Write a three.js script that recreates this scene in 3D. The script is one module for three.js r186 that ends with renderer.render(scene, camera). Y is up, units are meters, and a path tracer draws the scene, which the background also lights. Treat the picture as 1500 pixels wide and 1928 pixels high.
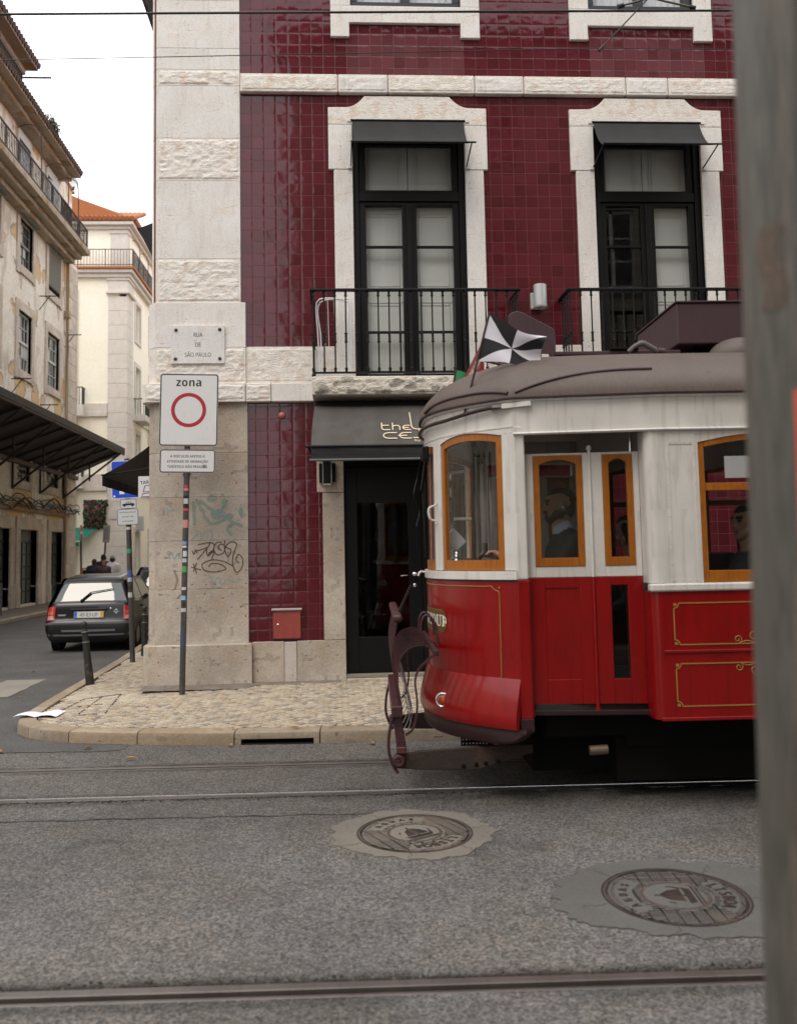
import * as THREE from 'three';
import { mergeGeometries, mergeVertices, toCreasedNormals } from 'three/addons/utils/BufferGeometryUtils.js';
import { RoundedBoxGeometry } from 'three/addons/geometries/RoundedBoxGeometry.js';
import { TextGeometry } from 'three/addons/geometries/TextGeometry.js';
import { FontLoader } from 'three/addons/loaders/FontLoader.js';
import { MarchingCubes } from 'three/addons/objects/MarchingCubes.js';

// ---------------------------------------------------------------- camera, sky, sun, exposure
const scene = new THREE.Scene();
const camera = new THREE.PerspectiveCamera(2 * Math.atan(1064 / 1879.7) * 180 / Math.PI, 1500 / 2128, 0.05, 600);
camera.setViewOffset(1500, 2128, 0, 200, 1500, 1928);            // the photograph is a crop of the lower part of the frame
{
  const yaw = 0.06514, pitch = 0.09281, roll = -0.019654;
  const f = new THREE.Vector3(Math.sin(yaw) * Math.cos(pitch), Math.sin(pitch), -Math.cos(yaw) * Math.cos(pitch));
  const r = new THREE.Vector3(Math.cos(yaw), 0, Math.sin(yaw)), u = new THREE.Vector3().crossVectors(r, f);
  const r2 = r.clone().multiplyScalar(Math.cos(roll)).addScaledVector(u, Math.sin(roll));
  const u2 = u.clone().multiplyScalar(Math.cos(roll)).addScaledVector(r, -Math.sin(roll));
  camera.matrixAutoUpdate = true;
  camera.quaternion.setFromRotationMatrix(new THREE.Matrix4().makeBasis(r2, u2, f.clone().negate()));
  camera.position.set(0, 1.573, 11.3812);
}
camera.focus = 10.2;
camera.userData.fStop = 2.2;
const renderer = new THREE.WebGLRenderer({ antialias: true });
renderer.toneMapping = THREE.LinearToneMapping;
renderer.toneMappingExposure = 1.5;
renderer.shadowMap.enabled = true;
renderer.shadowMap.type = THREE.PCFSoftShadowMap;
{ // even white overcast
  const W = 256, H = 128, d = new Float32Array(W * H * 4);
  for (let j = 0; j < H; j++) for (let i = 0; i < W; i++) {
    const el = ((j + 0.5) / H - 0.5) * Math.PI, s = Math.max(0, Math.sin(el));
    const c = 1 + 0.05 * Math.sin(i / W * Math.PI * 6 + 3 * el) * Math.sin(el * 5 + 1) + 0.03 * Math.sin(i / W * Math.PI * 14 - 4 * el);
    const L = (0.72 + 0.55 * s) * c, o = (j * W + i) * 4;
    d[o] = L * 0.985; d[o + 1] = L; d[o + 2] = L * 1.03; d[o + 3] = 1;
  }
  const sky = new THREE.DataTexture(d, W, H, THREE.RGBAFormat, THREE.FloatType);
  sky.mapping = THREE.EquirectangularReflectionMapping; sky.magFilter = THREE.LinearFilter; sky.wrapS = THREE.RepeatWrapping; sky.needsUpdate = true;
  scene.background = sky; scene.environment = sky;
  scene.backgroundIntensity = 1.25; scene.environmentIntensity = 1.25;
}
const sun = new THREE.DirectionalLight(0xfff3e2, 0.8);
sun.position.set(-9, 26, 16); sun.castShadow = true; sun.shadow.radius = 45;
sun.shadow.mapSize.set(2048, 2048);
Object.assign(sun.shadow.camera, { left: -20, right: 20, top: 20, bottom: -20, near: 1, far: 90 });
scene.add(sun); scene.add(sun.target);

// ---------------------------------------------------------------- helpers
{ const f = THREE.BufferGeometry.prototype.toNonIndexed; THREE.BufferGeometry.prototype.toNonIndexed = function () { return this.index ? f.call(this) : this; }; }
let _s = 12345;
const rnd = () => { _s = (_s + 0x6d2b79f5) | 0; let t = Math.imul(_s ^ (_s >>> 15), 1 | _s); t = (t + Math.imul(t ^ (t >>> 7), 61 | t)) ^ t; return ((t ^ (t >>> 14)) >>> 0) / 4294967296; };
const rr = (a, b) => a + (b - a) * rnd(), lerp = (a, b, t) => a + (b - a) * t, clamp = (x, a = 0, b = 1) => Math.min(b, Math.max(a, x));
const sstep = (a, b, x) => { const t = clamp((x - a) / (b - a)); return t * t * (3 - 2 * t); };
const V = (x, y, z) => new THREE.Vector3(x, y, z);
const hash = (x, y, s) => { let h = Math.imul(x | 0, 374761393) ^ Math.imul(y | 0, 668265263) ^ Math.imul(s | 0, 2147483647); h = Math.imul(h ^ (h >>> 13), 1274126177); h ^= h >>> 16; return (h >>> 0) / 4294967296; };
function vn(x, y, p, s) { // value noise with period p
  const xi = Math.floor(x), yi = Math.floor(y); let fx = x - xi, fy = y - yi; fx = fx * fx * (3 - 2 * fx); fy = fy * fy * (3 - 2 * fy);
  const m = (a) => ((a % p) + p) % p, x0 = m(xi), x1 = m(xi + 1), y0 = m(yi), y1 = m(yi + 1);
  const a = hash(x0, y0, s), b = hash(x1, y0, s), c = hash(x0, y1, s), d = hash(x1, y1, s);
  return a + (b - a) * fx + (c - a + (a - b - c + d) * fx) * fy;
}
function fbm(u, v, p, oct, s, gain = 0.5) { let a = 1, t = 0, n = 0; for (let i = 0; i < oct; i++) { t += a * vn(u * p, v * p, p, s + i * 17); n += a; a *= gain; p *= 2; } return t / n; }
const ridge = (u, v, p, oct, s) => { let a = 1, t = 0, n = 0; for (let i = 0; i < oct; i++) { t += a * (1 - Math.abs(2 * vn(u * p, v * p, p, s + i * 31) - 1)); n += a; a *= 0.5; p *= 2; } return t / n; };
function texPair(size, fn, wrapM = 1) { // fn(u, v) -> [r, g, b (sRGB 0..1), height 0..1]; wrapM = metres that one repeat covers
  const c = new Uint8Array(size * size * 4), h = new Uint8Array(size * size * 4);
  for (let j = 0; j < size; j++) for (let i = 0; i < size; i++) {
    const q = fn((i + 0.5) / size, (j + 0.5) / size), o = (j * size + i) * 4;
    for (let k = 0; k < 3; k++) { c[o + k] = clamp(q[k]) * 255; h[o + k] = clamp(q[3]) * 255; }
    c[o + 3] = h[o + 3] = 255;
  }
  const mk = (d, srgb) => { const t = new THREE.DataTexture(d, size, size); t.wrapS = t.wrapT = THREE.RepeatWrapping; t.magFilter = THREE.LinearFilter; t.minFilter = THREE.LinearMipmapLinearFilter; t.generateMipmaps = true; if (srgb) t.colorSpace = THREE.SRGBColorSpace; t.repeat.set(1 / wrapM, 1 / wrapM); t.needsUpdate = true; return t; };
  return { map: mk(c, true), bumpMap: mk(h, false) };
}
const mix3 = (a, b, t) => [lerp(a[0], b[0], t), lerp(a[1], b[1], t), lerp(a[2], b[2], t)];
const bs = (o) => (o.bumpMap && o.bumpScale === undefined ? { ...o, bumpScale: 0.001 } : o), std = (o) => new THREE.MeshStandardMaterial(bs(o)), phys = (o) => new THREE.MeshPhysicalMaterial(bs(o));
const lin = (r, g, b) => new THREE.Color().setRGB(r, g, b);
// ---- things and parts
const taken = new Map(), origin = new WeakMap();
const numbered = (n) => { const k = taken.get(n) ?? 0; taken.set(n, k + 1); return k ? n + '_' + String(k).padStart(3, '0') : n; };
function tag(o, label, category, group, kind) { o.userData.label = label; if (category) o.userData.category = category; if (group) o.userData.group = group; if (kind) o.userData.kind = kind; return o; }
function thing(name, label, category, pos = [0, 0, 0], group) {
  const g = new THREE.Group(); g.name = numbered(name); g.position.set(...pos); origin.set(g, pos); scene.add(g); return tag(g, label, category, group);
}
function prep(g, uv = true) { // non-indexed, with uv in metres
  if (g.index) g = g.toNonIndexed();
  if (!g.attributes.normal) g.computeVertexNormals();
  if (uv) uvBox(g);
  for (const k of Object.keys(g.attributes)) if (!['position', 'normal', 'uv', 'color'].includes(k)) g.deleteAttribute(k);
  return g;
}
function uvBox(g) {
  const p = g.attributes.position, n = g.attributes.normal, uv = new Float32Array(p.count * 2), N = V(), a = V(), b = V(), c = V();
  for (let i = 0; i < p.count; i += 3) {
    a.fromBufferAttribute(p, i); b.fromBufferAttribute(p, i + 1); c.fromBufferAttribute(p, i + 2);
    N.copy(b).sub(a).cross(c.sub(a)); const x = Math.abs(N.x), y = Math.abs(N.y), z = Math.abs(N.z);
    for (let k = 0; k < 3; k++) { const X = p.getX(i + k), Y = p.getY(i + k), Z = p.getZ(i + k); const q = z >= x && z >= y ? [X, Y] : x >= y ? [Z, Y] : [X, Z]; uv[(i + k) * 2] = q[0]; uv[(i + k) * 2 + 1] = q[1]; }
  }
  g.setAttribute('uv', new THREE.BufferAttribute(uv, 2)); return g;
}
function merge(list) { const l = list.map((g) => { g = g.index ? g.toNonIndexed() : g; if (!g.attributes.normal) g.computeVertexNormals(); if (!g.attributes.uv) uvBox(g); for (const k of Object.keys(g.attributes)) if (!['position', 'normal', 'uv'].includes(k)) g.deleteAttribute(k); return g; }); return l.length === 1 ? l[0] : mergeGeometries(l); }
function part(parent, name, geo, mat, label) {
  if (Array.isArray(geo)) geo = merge(geo);
  let o = parent; while (o && !origin.has(o)) o = o.parent; const p = o ? origin.get(o) : [0, 0, 0];
  geo.translate(-p[0], -p[1], -p[2]);
  const m = new THREE.Mesh(geo, mat); m.name = name; m.castShadow = m.receiveShadow = true; if (label) m.userData.label = label; parent.add(m); return m;
}
function solo(name, label, category, geo, mat, group) { // a thing that is one mesh
  if (Array.isArray(geo)) geo = merge(geo);
  geo.computeBoundingBox(); const b = geo.boundingBox, p = [(b.min.x + b.max.x) / 2, b.min.y, (b.min.z + b.max.z) / 2]; geo.translate(-p[0], -p[1], -p[2]);
  const m = new THREE.Mesh(geo, mat); m.name = numbered(name); m.position.set(...p); m.castShadow = m.receiveShadow = true; scene.add(m); return tag(m, label, category, group);
}
function struct(name, geo, mat, label) { if (Array.isArray(geo)) geo = merge(geo); const m = new THREE.Mesh(geo, mat); m.name = numbered(name); m.castShadow = m.receiveShadow = true; m.userData.kind = 'structure'; if (label) m.userData.label = label; scene.add(m); return m; }
// ---- shapes
const box = (x0, x1, y0, y1, z0, z1, r = 0) => { const w = x1 - x0, h = y1 - y0, d = z1 - z0; const g = r > 0 ? new RoundedBoxGeometry(w, h, d, 1, Math.min(r, w / 2.01, h / 2.01, d / 2.01)) : new THREE.BoxGeometry(w, h, d); g.translate((x0 + x1) / 2, (y0 + y1) / 2, (z0 + z1) / 2); return prep(g); };
const bar = (a, b, r, seg = 8, r2 = r) => { const A = V(...a), B = V(...b), L = A.distanceTo(B), g = new THREE.CylinderGeometry(r2, r, L, seg, 1); g.applyQuaternion(new THREE.Quaternion().setFromUnitVectors(V(0, 1, 0), B.clone().sub(A).normalize())); const m = A.add(B).multiplyScalar(0.5); g.translate(m.x, m.y, m.z); return prep(g, false); };
const beam = (a, b, w, h) => { const A = V(...a), B = V(...b), L = A.distanceTo(B), g = new THREE.BoxGeometry(w, h, L), m4 = new THREE.Matrix4().lookAt(B, A, Math.abs(B.clone().sub(A).normalize().y) > 0.98 ? V(1, 0, 0) : V(0, 1, 0)); g.applyMatrix4(m4); const m = A.add(B).multiplyScalar(0.5); g.translate(m.x, m.y, m.z); return prep(g); };
const tube = (pts, r, seg = 24, rad = 6, closed = false) => prep(new THREE.TubeGeometry(new THREE.CatmullRomCurve3(pts.map((p) => V(...p)), closed), seg, r, rad, closed), false);
const lathe = (prof, seg = 16) => prep(new THREE.LatheGeometry(prof.map((p) => new THREE.Vector2(...p)), seg), false);
const at = (g, x, y, z, ry = 0, rx = 0, rz = 0) => { if (rx) g.rotateX(rx); if (rz) g.rotateZ(rz); if (ry) g.rotateY(ry); g.translate(x, y, z); return g; };
const shapeOf = (pts) => new THREE.Shape(pts.map((p) => new THREE.Vector2(...p)));
const ext = (pts, z0, z1, bevel = 0, holes = []) => { const s = pts instanceof THREE.Shape ? pts : shapeOf(pts); for (const h of holes) s.holes.push(new THREE.Path(h.map((p) => new THREE.Vector2(...p)))); const g = new THREE.ExtrudeGeometry(s, { depth: z1 - z0 - 2 * bevel, bevelEnabled: bevel > 0, bevelSize: bevel, bevelThickness: bevel, bevelOffset: -bevel, bevelSegments: 1, curveSegments: 12 }); g.translate(0, 0, z0 + bevel); return prep(g); };
function grid(nu, nv, fn, smooth = true) { // surface from fn(u, v) -> [x, y, z]; uv = 0..1
  const pos = [], uv = [], idx = [];
  for (let j = 0; j <= nv; j++) for (let i = 0; i <= nu; i++) { pos.push(...fn(i / nu, j / nv)); uv.push(i / nu, j / nv); }
  for (let j = 0; j < nv; j++) for (let i = 0; i < nu; i++) { const a = j * (nu + 1) + i; idx.push(a, a + 1, a + nu + 2, a, a + nu + 2, a + nu + 1); }
  let g = new THREE.BufferGeometry(); g.setAttribute('position', new THREE.Float32BufferAttribute(pos, 3)); g.setAttribute('uv', new THREE.Float32BufferAttribute(uv, 2)); g.setIndex(idx); g.computeVertexNormals();
  return smooth ? g : g.toNonIndexed();
}
const metreUV = (g, w, h, ox = 0, oy = 0) => { const u = g.attributes.uv; for (let i = 0; i < u.count; i++) u.setXY(i, u.getX(i) * w + ox, u.getY(i) * h + oy); return g; };
const shiftUV = (g, du, dv) => { const u = g.attributes.uv; for (let i = 0; i < u.count; i++) u.setXY(i, u.getX(i) + du, u.getY(i) + dv); return g; };
const canvasTex = (w, h, draw) => { const c = document.createElement('canvas'); c.width = w; c.height = h; draw(c.getContext('2d'), w, h); const t = new THREE.CanvasTexture(c); t.colorSpace = THREE.SRGBColorSpace; t.anisotropy = 8; return t; };
const panel = (x0, x1, y0, y1, z) => grid(1, 1, (u, v) => [lerp(x0, x1, u), lerp(y0, y1, v), z]);
// ---- the tram track frame: s runs along the rails, w across them, towards the camera
const RA = -0.038993, cRA = Math.cos(RA), sRA = Math.sin(RA);
const TW = (s, y, w) => [s * cRA + w * sRA, y, -s * sRA + w * cRA];

// ---------------------------------------------------------------- surfaces
const T = {};
T.stone = texPair(1024, (u, v) => { // pale shelly limestone, sawn
  const big = fbm(u, v, 3, 4, 1), mid = fbm(u, v, 12, 4, 5), fine = fbm(u, v, 90, 3, 9), vein = sstep(0.90, 0.99, ridge(u + 0.05 * mid, v * 2, 6, 3, 21)) * sstep(0.45, 0.6, fbm(u, v, 5, 3, 25)), pit = sstep(0.72, 0.80, vn(u * 70, v * 140, 70, 41) * 0.6 + vn(u * 140, v * 200, 10, 43) * 0.4) * sstep(0.5, 0.7, fbm(u, v, 6, 3, 47)), drip = sstep(0.55, 0.8, fbm(u, v * 0.12, 40, 3, 49));
  let c = mix3([0.835, 0.815, 0.79], [0.905, 0.89, 0.875], big); c = mix3(c, [0.84, 0.77, 0.71], 0.35 * sstep(0.55, 0.8, mid)); c = mix3(c, [0.72, 0.69, 0.66], 0.22 * drip); c = mix3(c, [0.58, 0.48, 0.42], vein * 0.35); c = mix3(c, [0.50, 0.41, 0.36], pit * 0.4);
  const k = 0.95 + 0.1 * fine; return [c[0] * k, c[1] * k, c[2] * k, 0.55 + 0.2 * (mid - 0.5) + 0.12 * (fine - 0.5) - 0.35 * pit - 0.3 * vein];
}, 1.1);
T.rough = texPair(1024, (u, v) => { // hacked, flaking face of the same stone
  const w = 0.05 * fbm(u, v, 10, 3, 3), r = ridge(u + w, v * 2 + w * 2, 14, 4, 61), r2 = ridge(u + w, v * 2, 34, 3, 65), mid = fbm(u, v, 14, 4, 8), fine = fbm(u, v, 110, 3, 9), crack = sstep(0.86, 0.97, ridge(u + w, v * 2, 13, 4, 71)) * sstep(0.4, 0.6, mid);
  let c = mix3([0.85, 0.815, 0.775], [0.91, 0.89, 0.86], mid); c = mix3(c, [0.80, 0.70, 0.62], 0.45 * sstep(0.5, 0.75, fbm(u, v, 9, 4, 77))); c = mix3(c, [0.46, 0.36, 0.30], crack * 0.4);
  const k = 0.94 + 0.12 * fine; return [c[0] * k, c[1] * k, c[2] * k, 0.2 + 0.42 * r * (0.5 + 0.5 * mid) + 0.25 * r2 - 0.3 * crack + 0.06 * fine];
}, 0.8);
T.dirty = texPair(1024, (u, v) => { // street level stone, rendered, stained by hands and splashes
  const big = fbm(u, v, 3, 5, 101), mid = fbm(u, v, 10, 5, 105), fine = fbm(u, v, 100, 3, 109), spot = sstep(0.78, 0.86, vn(u * 26, v * 26, 26, 113)) * sstep(0.5, 0.6, mid), ochre = sstep(0.55, 0.8, fbm(u, v, 5, 4, 117)), hole = sstep(0.93, 0.96, vn(u * 34, v * 34, 34, 121)), crack = sstep(0.94, 0.99, ridge(u + 0.04 * mid, v, 4, 4, 125)) * sstep(0.5, 0.62, big);
  let c = mix3([0.715, 0.675, 0.63], [0.835, 0.805, 0.77], mid); c = mix3(c, [0.66, 0.62, 0.575], 0.55 * sstep(0.5, 0.72, big)); c = mix3(c, [0.70, 0.60, 0.50], ochre * 0.3); c = mix3(c, [0.45, 0.40, 0.36], spot * 0.25 + hole * 0.5 + crack * 0.45);
  const k = 0.93 + 0.14 * fine; return [c[0] * k, c[1] * k, c[2] * k, 0.5 + 0.35 * (mid - 0.5) + 0.35 * (fine - 0.5) - 0.5 * hole - 0.12 * spot - 0.3 * crack];
}, 1.7);
T.asphalt = texPair(2048, (u, v) => { // worn road, stones showing in the binder
  const a = vn(u * 430, v * 430, 430, 201), b = vn(u * 240, v * 240, 240, 203), n = vn(u * 900, v * 900, 900, 205), big = fbm(u, v, 4, 4, 207), mid = fbm(u, v, 20, 3, 211);
  const g = a * 0.55 + b * 0.45, st = sstep(0.50, 0.72, g), dk = sstep(0.44, 0.26, g), warm = hash(Math.floor(u * 240), Math.floor(v * 240), 219);
  let c = [0.345, 0.336, 0.326]; c = mix3(c, warm > 0.6 ? [0.54, 0.49, 0.45] : [0.48, 0.475, 0.47], st * 0.78); c = mix3(c, [0.17, 0.165, 0.16], dk * 0.7);
  const k = 0.80 + 0.2 * big + 0.12 * mid + 0.06 * n; return [c[0] * k, c[1] * k, c[2] * k, 0.35 + 0.45 * st - 0.3 * dk + 0.1 * n];
}, 2.6);
T.asphalt2 = texPair(1024, (u, v) => { // finer, darker side street
  const a = vn(u * 300, v * 300, 300, 301), big = fbm(u, v, 4, 5, 307), st = sstep(0.6, 0.85, a), dk = sstep(0.4, 0.2, a);
  let c = [0.31, 0.298, 0.29]; c = mix3(c, [0.41, 0.395, 0.385], st * 0.7); c = mix3(c, [0.19, 0.182, 0.178], dk * 0.7); const k = 0.8 + 0.38 * big; return [c[0] * k, c[1] * k, c[2] * k, 0.4 + 0.4 * st - 0.3 * dk];
}, 2.2);
T.conc = texPair(1024, (u, v) => { const big = fbm(u, v, 4, 5, 401), fine = fbm(u, v, 120, 3, 405), crack = sstep(0.93, 0.99, ridge(u, v, 4, 4, 409)); let c = mix3([0.50, 0.485, 0.46], [0.62, 0.60, 0.565], big); c = mix3(c, [0.25, 0.24, 0.22], crack * 0.5); const k = 0.92 + 0.16 * fine; return [c[0] * k, c[1] * k, c[2] * k, 0.5 + 0.3 * (fine - 0.5) - 0.4 * crack]; }, 1.2);
T.wood = texPair(512, (u, v) => { const w = 0.05 * fbm(u, v, 4, 3, 501), g = fbm(u * 1 + w, v * 1, 4, 2, 503), r = 0.5 + 0.5 * Math.sin((u * 14 + 3 * fbm(u, v, 3, 3, 505)) * 6.283), st = vn(u * 90, v * 4, 90, 507); let c = mix3([0.66, 0.36, 0.07], [0.80, 0.47, 0.12], g * 0.7 + r * 0.2); c = mix3(c, [0.42, 0.20, 0.04], 0.35 * sstep(0.6, 0.95, st)); return [...c, 0.5 + 0.2 * (st - 0.5)]; }, 0.4);
T.peel = texPair(1024, (u, v) => { // old lime render, blown off in patches
  const m = fbm(u, v, 5, 5, 601), patch = sstep(0.58, 0.61, m), rim = sstep(0.55, 0.58, m) * (1 - patch), fine = fbm(u, v, 60, 4, 605), st = fbm(u * 1, v * 0.25, 16, 3, 609);
  let c = mix3([0.91, 0.885, 0.85], [0.845, 0.805, 0.75], fbm(u, v, 8, 4, 613)); c = mix3(c, [0.62, 0.57, 0.52], 0.45 * sstep(0.55, 0.8, st)); c = mix3(c, [0.82, 0.70, 0.53], patch); c = mix3(c, [0.45, 0.38, 0.31], rim * 0.6);
  const k = 0.92 + 0.16 * fine; return [c[0] * k, c[1] * k, c[2] * k, 0.75 - 0.5 * patch + 0.15 * (fine - 0.5)];
}, 4.2);
T.cream = texPair(512, (u, v) => { const a = fbm(u, v, 4, 5, 701), f = fbm(u, v, 60, 3, 705); const c = mix3([0.975, 0.955, 0.90], [0.96, 0.93, 0.86], a), k = 0.97 + 0.06 * f; return [c[0] * k, c[1] * k, c[2] * k, f]; }, 3);
T.fabric = texPair(512, (u, v) => { const a = fbm(u, v, 4, 5, 801), w = 0.5 + 0.25 * Math.sin(u * 6.283 * 120) + 0.25 * Math.sin(v * 6.283 * 120), s = sstep(0.62, 0.8, fbm(u, v, 7, 4, 807)); let c = mix3([0.80, 0.79, 0.77], [1, 1, 1], a); c = mix3(c, [0.95, 0.88, 0.80], s * 0.6); const k = 0.94 + 0.08 * w; return [c[0] * k, c[1] * k, c[2] * k, w]; }, 0.5);
T.paint = texPair(512, (u, v) => { const a = fbm(u, v, 5, 5, 901), sc = sstep(0.93, 0.99, ridge(u, v, 12, 3, 905)), f = fbm(u, v, 50, 3, 909), st = sstep(0.56, 0.8, fbm(u, v * 0.1, 40, 3, 913)), k = 0.90 + 0.13 * a - 0.14 * sc * f - 0.06 * st; return [k, k * (0.995 - 0.02 * sc), k * (0.99 - 0.03 * sc), 0.5 + 0.3 * (a - 0.5) + 0.08 * f]; }, 0.9);
T.rust = texPair(512, (u, v) => { const a = fbm(u, v, 5, 5, 951), f = fbm(u, v, 60, 3, 955), s = sstep(0.52, 0.7, a); let c = mix3([0.78, 0.74, 0.72], [1, 0.86, 0.78], s); const k = 0.75 + 0.5 * f; return [c[0] * k, c[1] * k, c[2] * k, 0.5 + 0.5 * (f - 0.5)]; }, 0.5);
const M = {
  stone: std({ ...T.stone, bumpScale: 0.006, roughness: 0.85 }), rough: std({ ...T.rough, bumpScale: 0.014, roughness: 0.9 }), dirty: std({ ...T.dirty, color: lin(0.84, 0.81, 0.775), bumpScale: 0.008, roughness: 0.92 }),
  balcony: std({ ...T.rough, color: lin(0.82, 0.80, 0.75), bumpScale: 0.03, roughness: 0.93 }),
  asphalt: std({ ...T.asphalt, bumpScale: 0.004, roughness: 0.88, vertexColors: true }), asphalt2: std({ ...T.asphalt2, bumpScale: 0.003, roughness: 0.8 }), conc: std({ ...T.conc, color: lin(0.58, 0.55, 0.51), bumpScale: 0.003, roughness: 0.9 }), concDark: std({ ...T.conc, color: lin(0.34, 0.345, 0.35), bumpScale: 0.003, roughness: 0.8 }),
  black: phys({ color: lin(0.0045, 0.004, 0.004), roughness: 0.42, specularIntensity: 0.45 }), iron: phys({ color: lin(0.006, 0.0065, 0.006), roughness: 0.5, specularIntensity: 0.5, bumpMap: T.rust.bumpMap, bumpScale: 0.001 }),
  white: std({ ...T.paint, color: lin(0.72, 0.70, 0.66), bumpScale: 0.002, roughness: 0.34 }), steel: std({ color: lin(0.42, 0.40, 0.39), metalness: 0.9, roughness: 0.38 }), chrome: std({ color: lin(0.75, 0.75, 0.76), metalness: 1, roughness: 0.15 }),
  railSteel: std({ ...T.paint, color: lin(0.17, 0.148, 0.138), metalness: 0.65, roughness: 0.42, bumpScale: 0.0006 }), dark: std({ color: lin(0.006, 0.006, 0.006), roughness: 0.9 }), castIron: std({ ...T.rust, color: lin(0.055, 0.045, 0.042), metalness: 0.2, roughness: 0.55, bumpScale: 0.002 }),
  castRaised: std({ ...T.rust, color: lin(0.175, 0.15, 0.14), metalness: 0.3, roughness: 0.5, bumpScale: 0.001 }),
  glass: phys({ color: 0xffffff, transmission: 1, thickness: 0, roughness: 0.015, ior: 1.52 }), tint: phys({ color: lin(0.62, 0.66, 0.64), transmission: 1, thickness: 0, roughness: 0.015, ior: 1.52 }),
  shutter: std({ color: lin(0.50, 0.51, 0.475), roughness: 0.5 }), grout: std({ ...T.conc, color: lin(0.62, 0.30, 0.24), roughness: 0.95 }), greyPole: std({ ...T.paint, color: lin(0.105, 0.115, 0.12), roughness: 0.5, bumpScale: 0.001 }),
  awning: std({ ...T.fabric, color: lin(0.105, 0.097, 0.09), roughness: 0.95, bumpScale: 0.0004, side: THREE.DoubleSide }), awningDark: std({ ...T.fabric, color: lin(0.032, 0.031, 0.032), roughness: 0.9, bumpScale: 0.0004, side: THREE.DoubleSide }),
};
// ---------------------------------------------------------------- road, rails
const FONT = await new FontLoader().loadAsync('fonts/droid/droid_sans_bold.typeface.json');
const FONTR = await new FontLoader().loadAsync('fonts/droid/droid_sans_regular.typeface.json');
const text = (str, size, depth, font = FONT) => { const g = new TextGeometry(str, { font, size, depth, curveSegments: 3, bevelEnabled: false }); g.computeBoundingBox(); const b = g.boundingBox; g.translate(-(b.min.x + b.max.x) / 2, 0, 0); return prep(g, false); };
const RAILS = [{ w0: 3.632, w1: 3.748, head: 0 }, { w0: 4.562, w1: 4.678, head: 1 }, { w0: 7.528, w1: 7.652, head: 0 }, { w0: 8.458, w1: 8.574, head: 1 }];
{
  const pos = [], col = [], uv = [], idx = [];
  const strip = (w0, w1, s0, s1, ds, dw) => {
    const ns = Math.max(1, Math.round((s1 - s0) / ds)), nw = Math.max(1, Math.round((w1 - w0) / dw)), b = pos.length / 3;
    for (let j = 0; j <= nw; j++) for (let i = 0; i <= ns; i++) {
      const s = lerp(s0, s1, i / ns), w = lerp(w0, w1, j / nw), p = TW(s, 0, w); pos.push(...p); uv.push(p[0], p[2]);
      const n = fbm(s / 40 + 7, w / 40 + 7, 40, 4, 31), n2 = fbm(s / 40 + 3, w / 40 + 9, 120, 3, 37); const n3 = fbm(s / 40 + 11, w / 40 + 5, 300, 3, 41), spill = sstep(0.66, 0.76, fbm(s / 40 + 1, w / 40 + 2, 70, 3, 43)) * sstep(0.45, 0.6, n3); let k = (0.70 + 0.5 * n) * (0.92 + 0.16 * n3) * (1 - 0.3 * spill);
      const dust = sstep(0.42, 0.62, n2 + 0.28 * sstep(5.6, 3.2, w)), c = mix3([1, 1, 1], [1.0, 0.95, 0.88], dust * 0.7); // tyre-rubbed stone against trodden-in dust
      let grime = 0; for (const r of RAILS) { const d = Math.min(Math.abs(w - r.w0), Math.abs(w - r.w1)); if (d < 0.10) grime = Math.max(grime, sstep(0.42, 0.6, n2 + 0.25 - d * 2.6)); }
      k *= 1 - 0.4 * grime; col.push(c[0] * k, c[1] * k, c[2] * k);
    }
    for (let j = 0; j < nw; j++) for (let i = 0; i < ns; i++) { const a = b + j * (ns + 1) + i; idx.push(a, a + ns + 1, a + ns + 2, a, a + ns + 2, a + 1); }
  };
  const edges = [-90, ...RAILS.flatMap((r) => [r.w0, r.w1]), 60];
  for (let k = 0; k < edges.length; k += 2) {
    const w0 = edges[k], w1 = edges[k + 1], fine = w0 > 2 && w1 < 9;
    if (k === 0) { strip(-90, 1.5, -120, 120, 20, 20); strip(1.5, w1, -120, -7, 20, 1); strip(1.5, w1, -7, 8, 0.06, 0.06); strip(1.5, w1, 8, 120, 20, 1); }
    else if (fine) { strip(w0, w1, -120, -7, 20, 1); strip(w0, w1, -7, 8, 0.05, 0.05); strip(w0, w1, 8, 120, 20, 1); } else { strip(w0, 14, -120, 120, 10, 2); strip(14, w1, -120, 120, 20, 20); }
  }
  const g = new THREE.BufferGeometry(); g.setAttribute('position', new THREE.Float32BufferAttribute(pos, 3)); g.setAttribute('uv', new THREE.Float32BufferAttribute(uv, 2)); g.setAttribute('color', new THREE.Float32BufferAttribute(col, 3)); g.setIndex(idx); g.computeVertexNormals();
  struct('road', g, M.asphalt, 'worn grey asphalt road with tram tracks');
}
const RLAB = ['grooved steel rail nearest the kerb, running under the tram', 'second grooved steel rail from the kerb, under the tram side', 'grooved steel rail crossing the foreground nearest the camera', 'grooved steel rail at the feet of the viewer, below the frame'];
RAILS.forEach((r, k) => {
  const t = thing('tram_rail', RLAB[k], 'rail', TW(0, 0, (r.w0 + r.w1) / 2), 'tram rails in the road'); t.rotation.y = RA; origin.set(t, [0, 0, 0]);
  const m = (r.w0 + r.w1) / 2, hw = (r.w1 - r.w0) / 2, sg = r.head ? -1 : 1, P = (a, b, y0, y1) => { const lo = Math.min(sg * a, sg * b), hi = Math.max(sg * a, sg * b); return box(-60, 60, y0, y1, lo, hi, 0.004); };
  part(t, 'rail_head', P(-hw + 0.002, -hw + 0.058, -0.12, 0.004), M.railSteel);
  part(t, 'groove_floor', P(-hw + 0.058, hw - 0.026, -0.12, -0.042), M.castIron);
  part(t, 'guard_lip', P(hw - 0.026, hw - 0.002, -0.12, 0.0005), M.railSteel);
});
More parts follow.
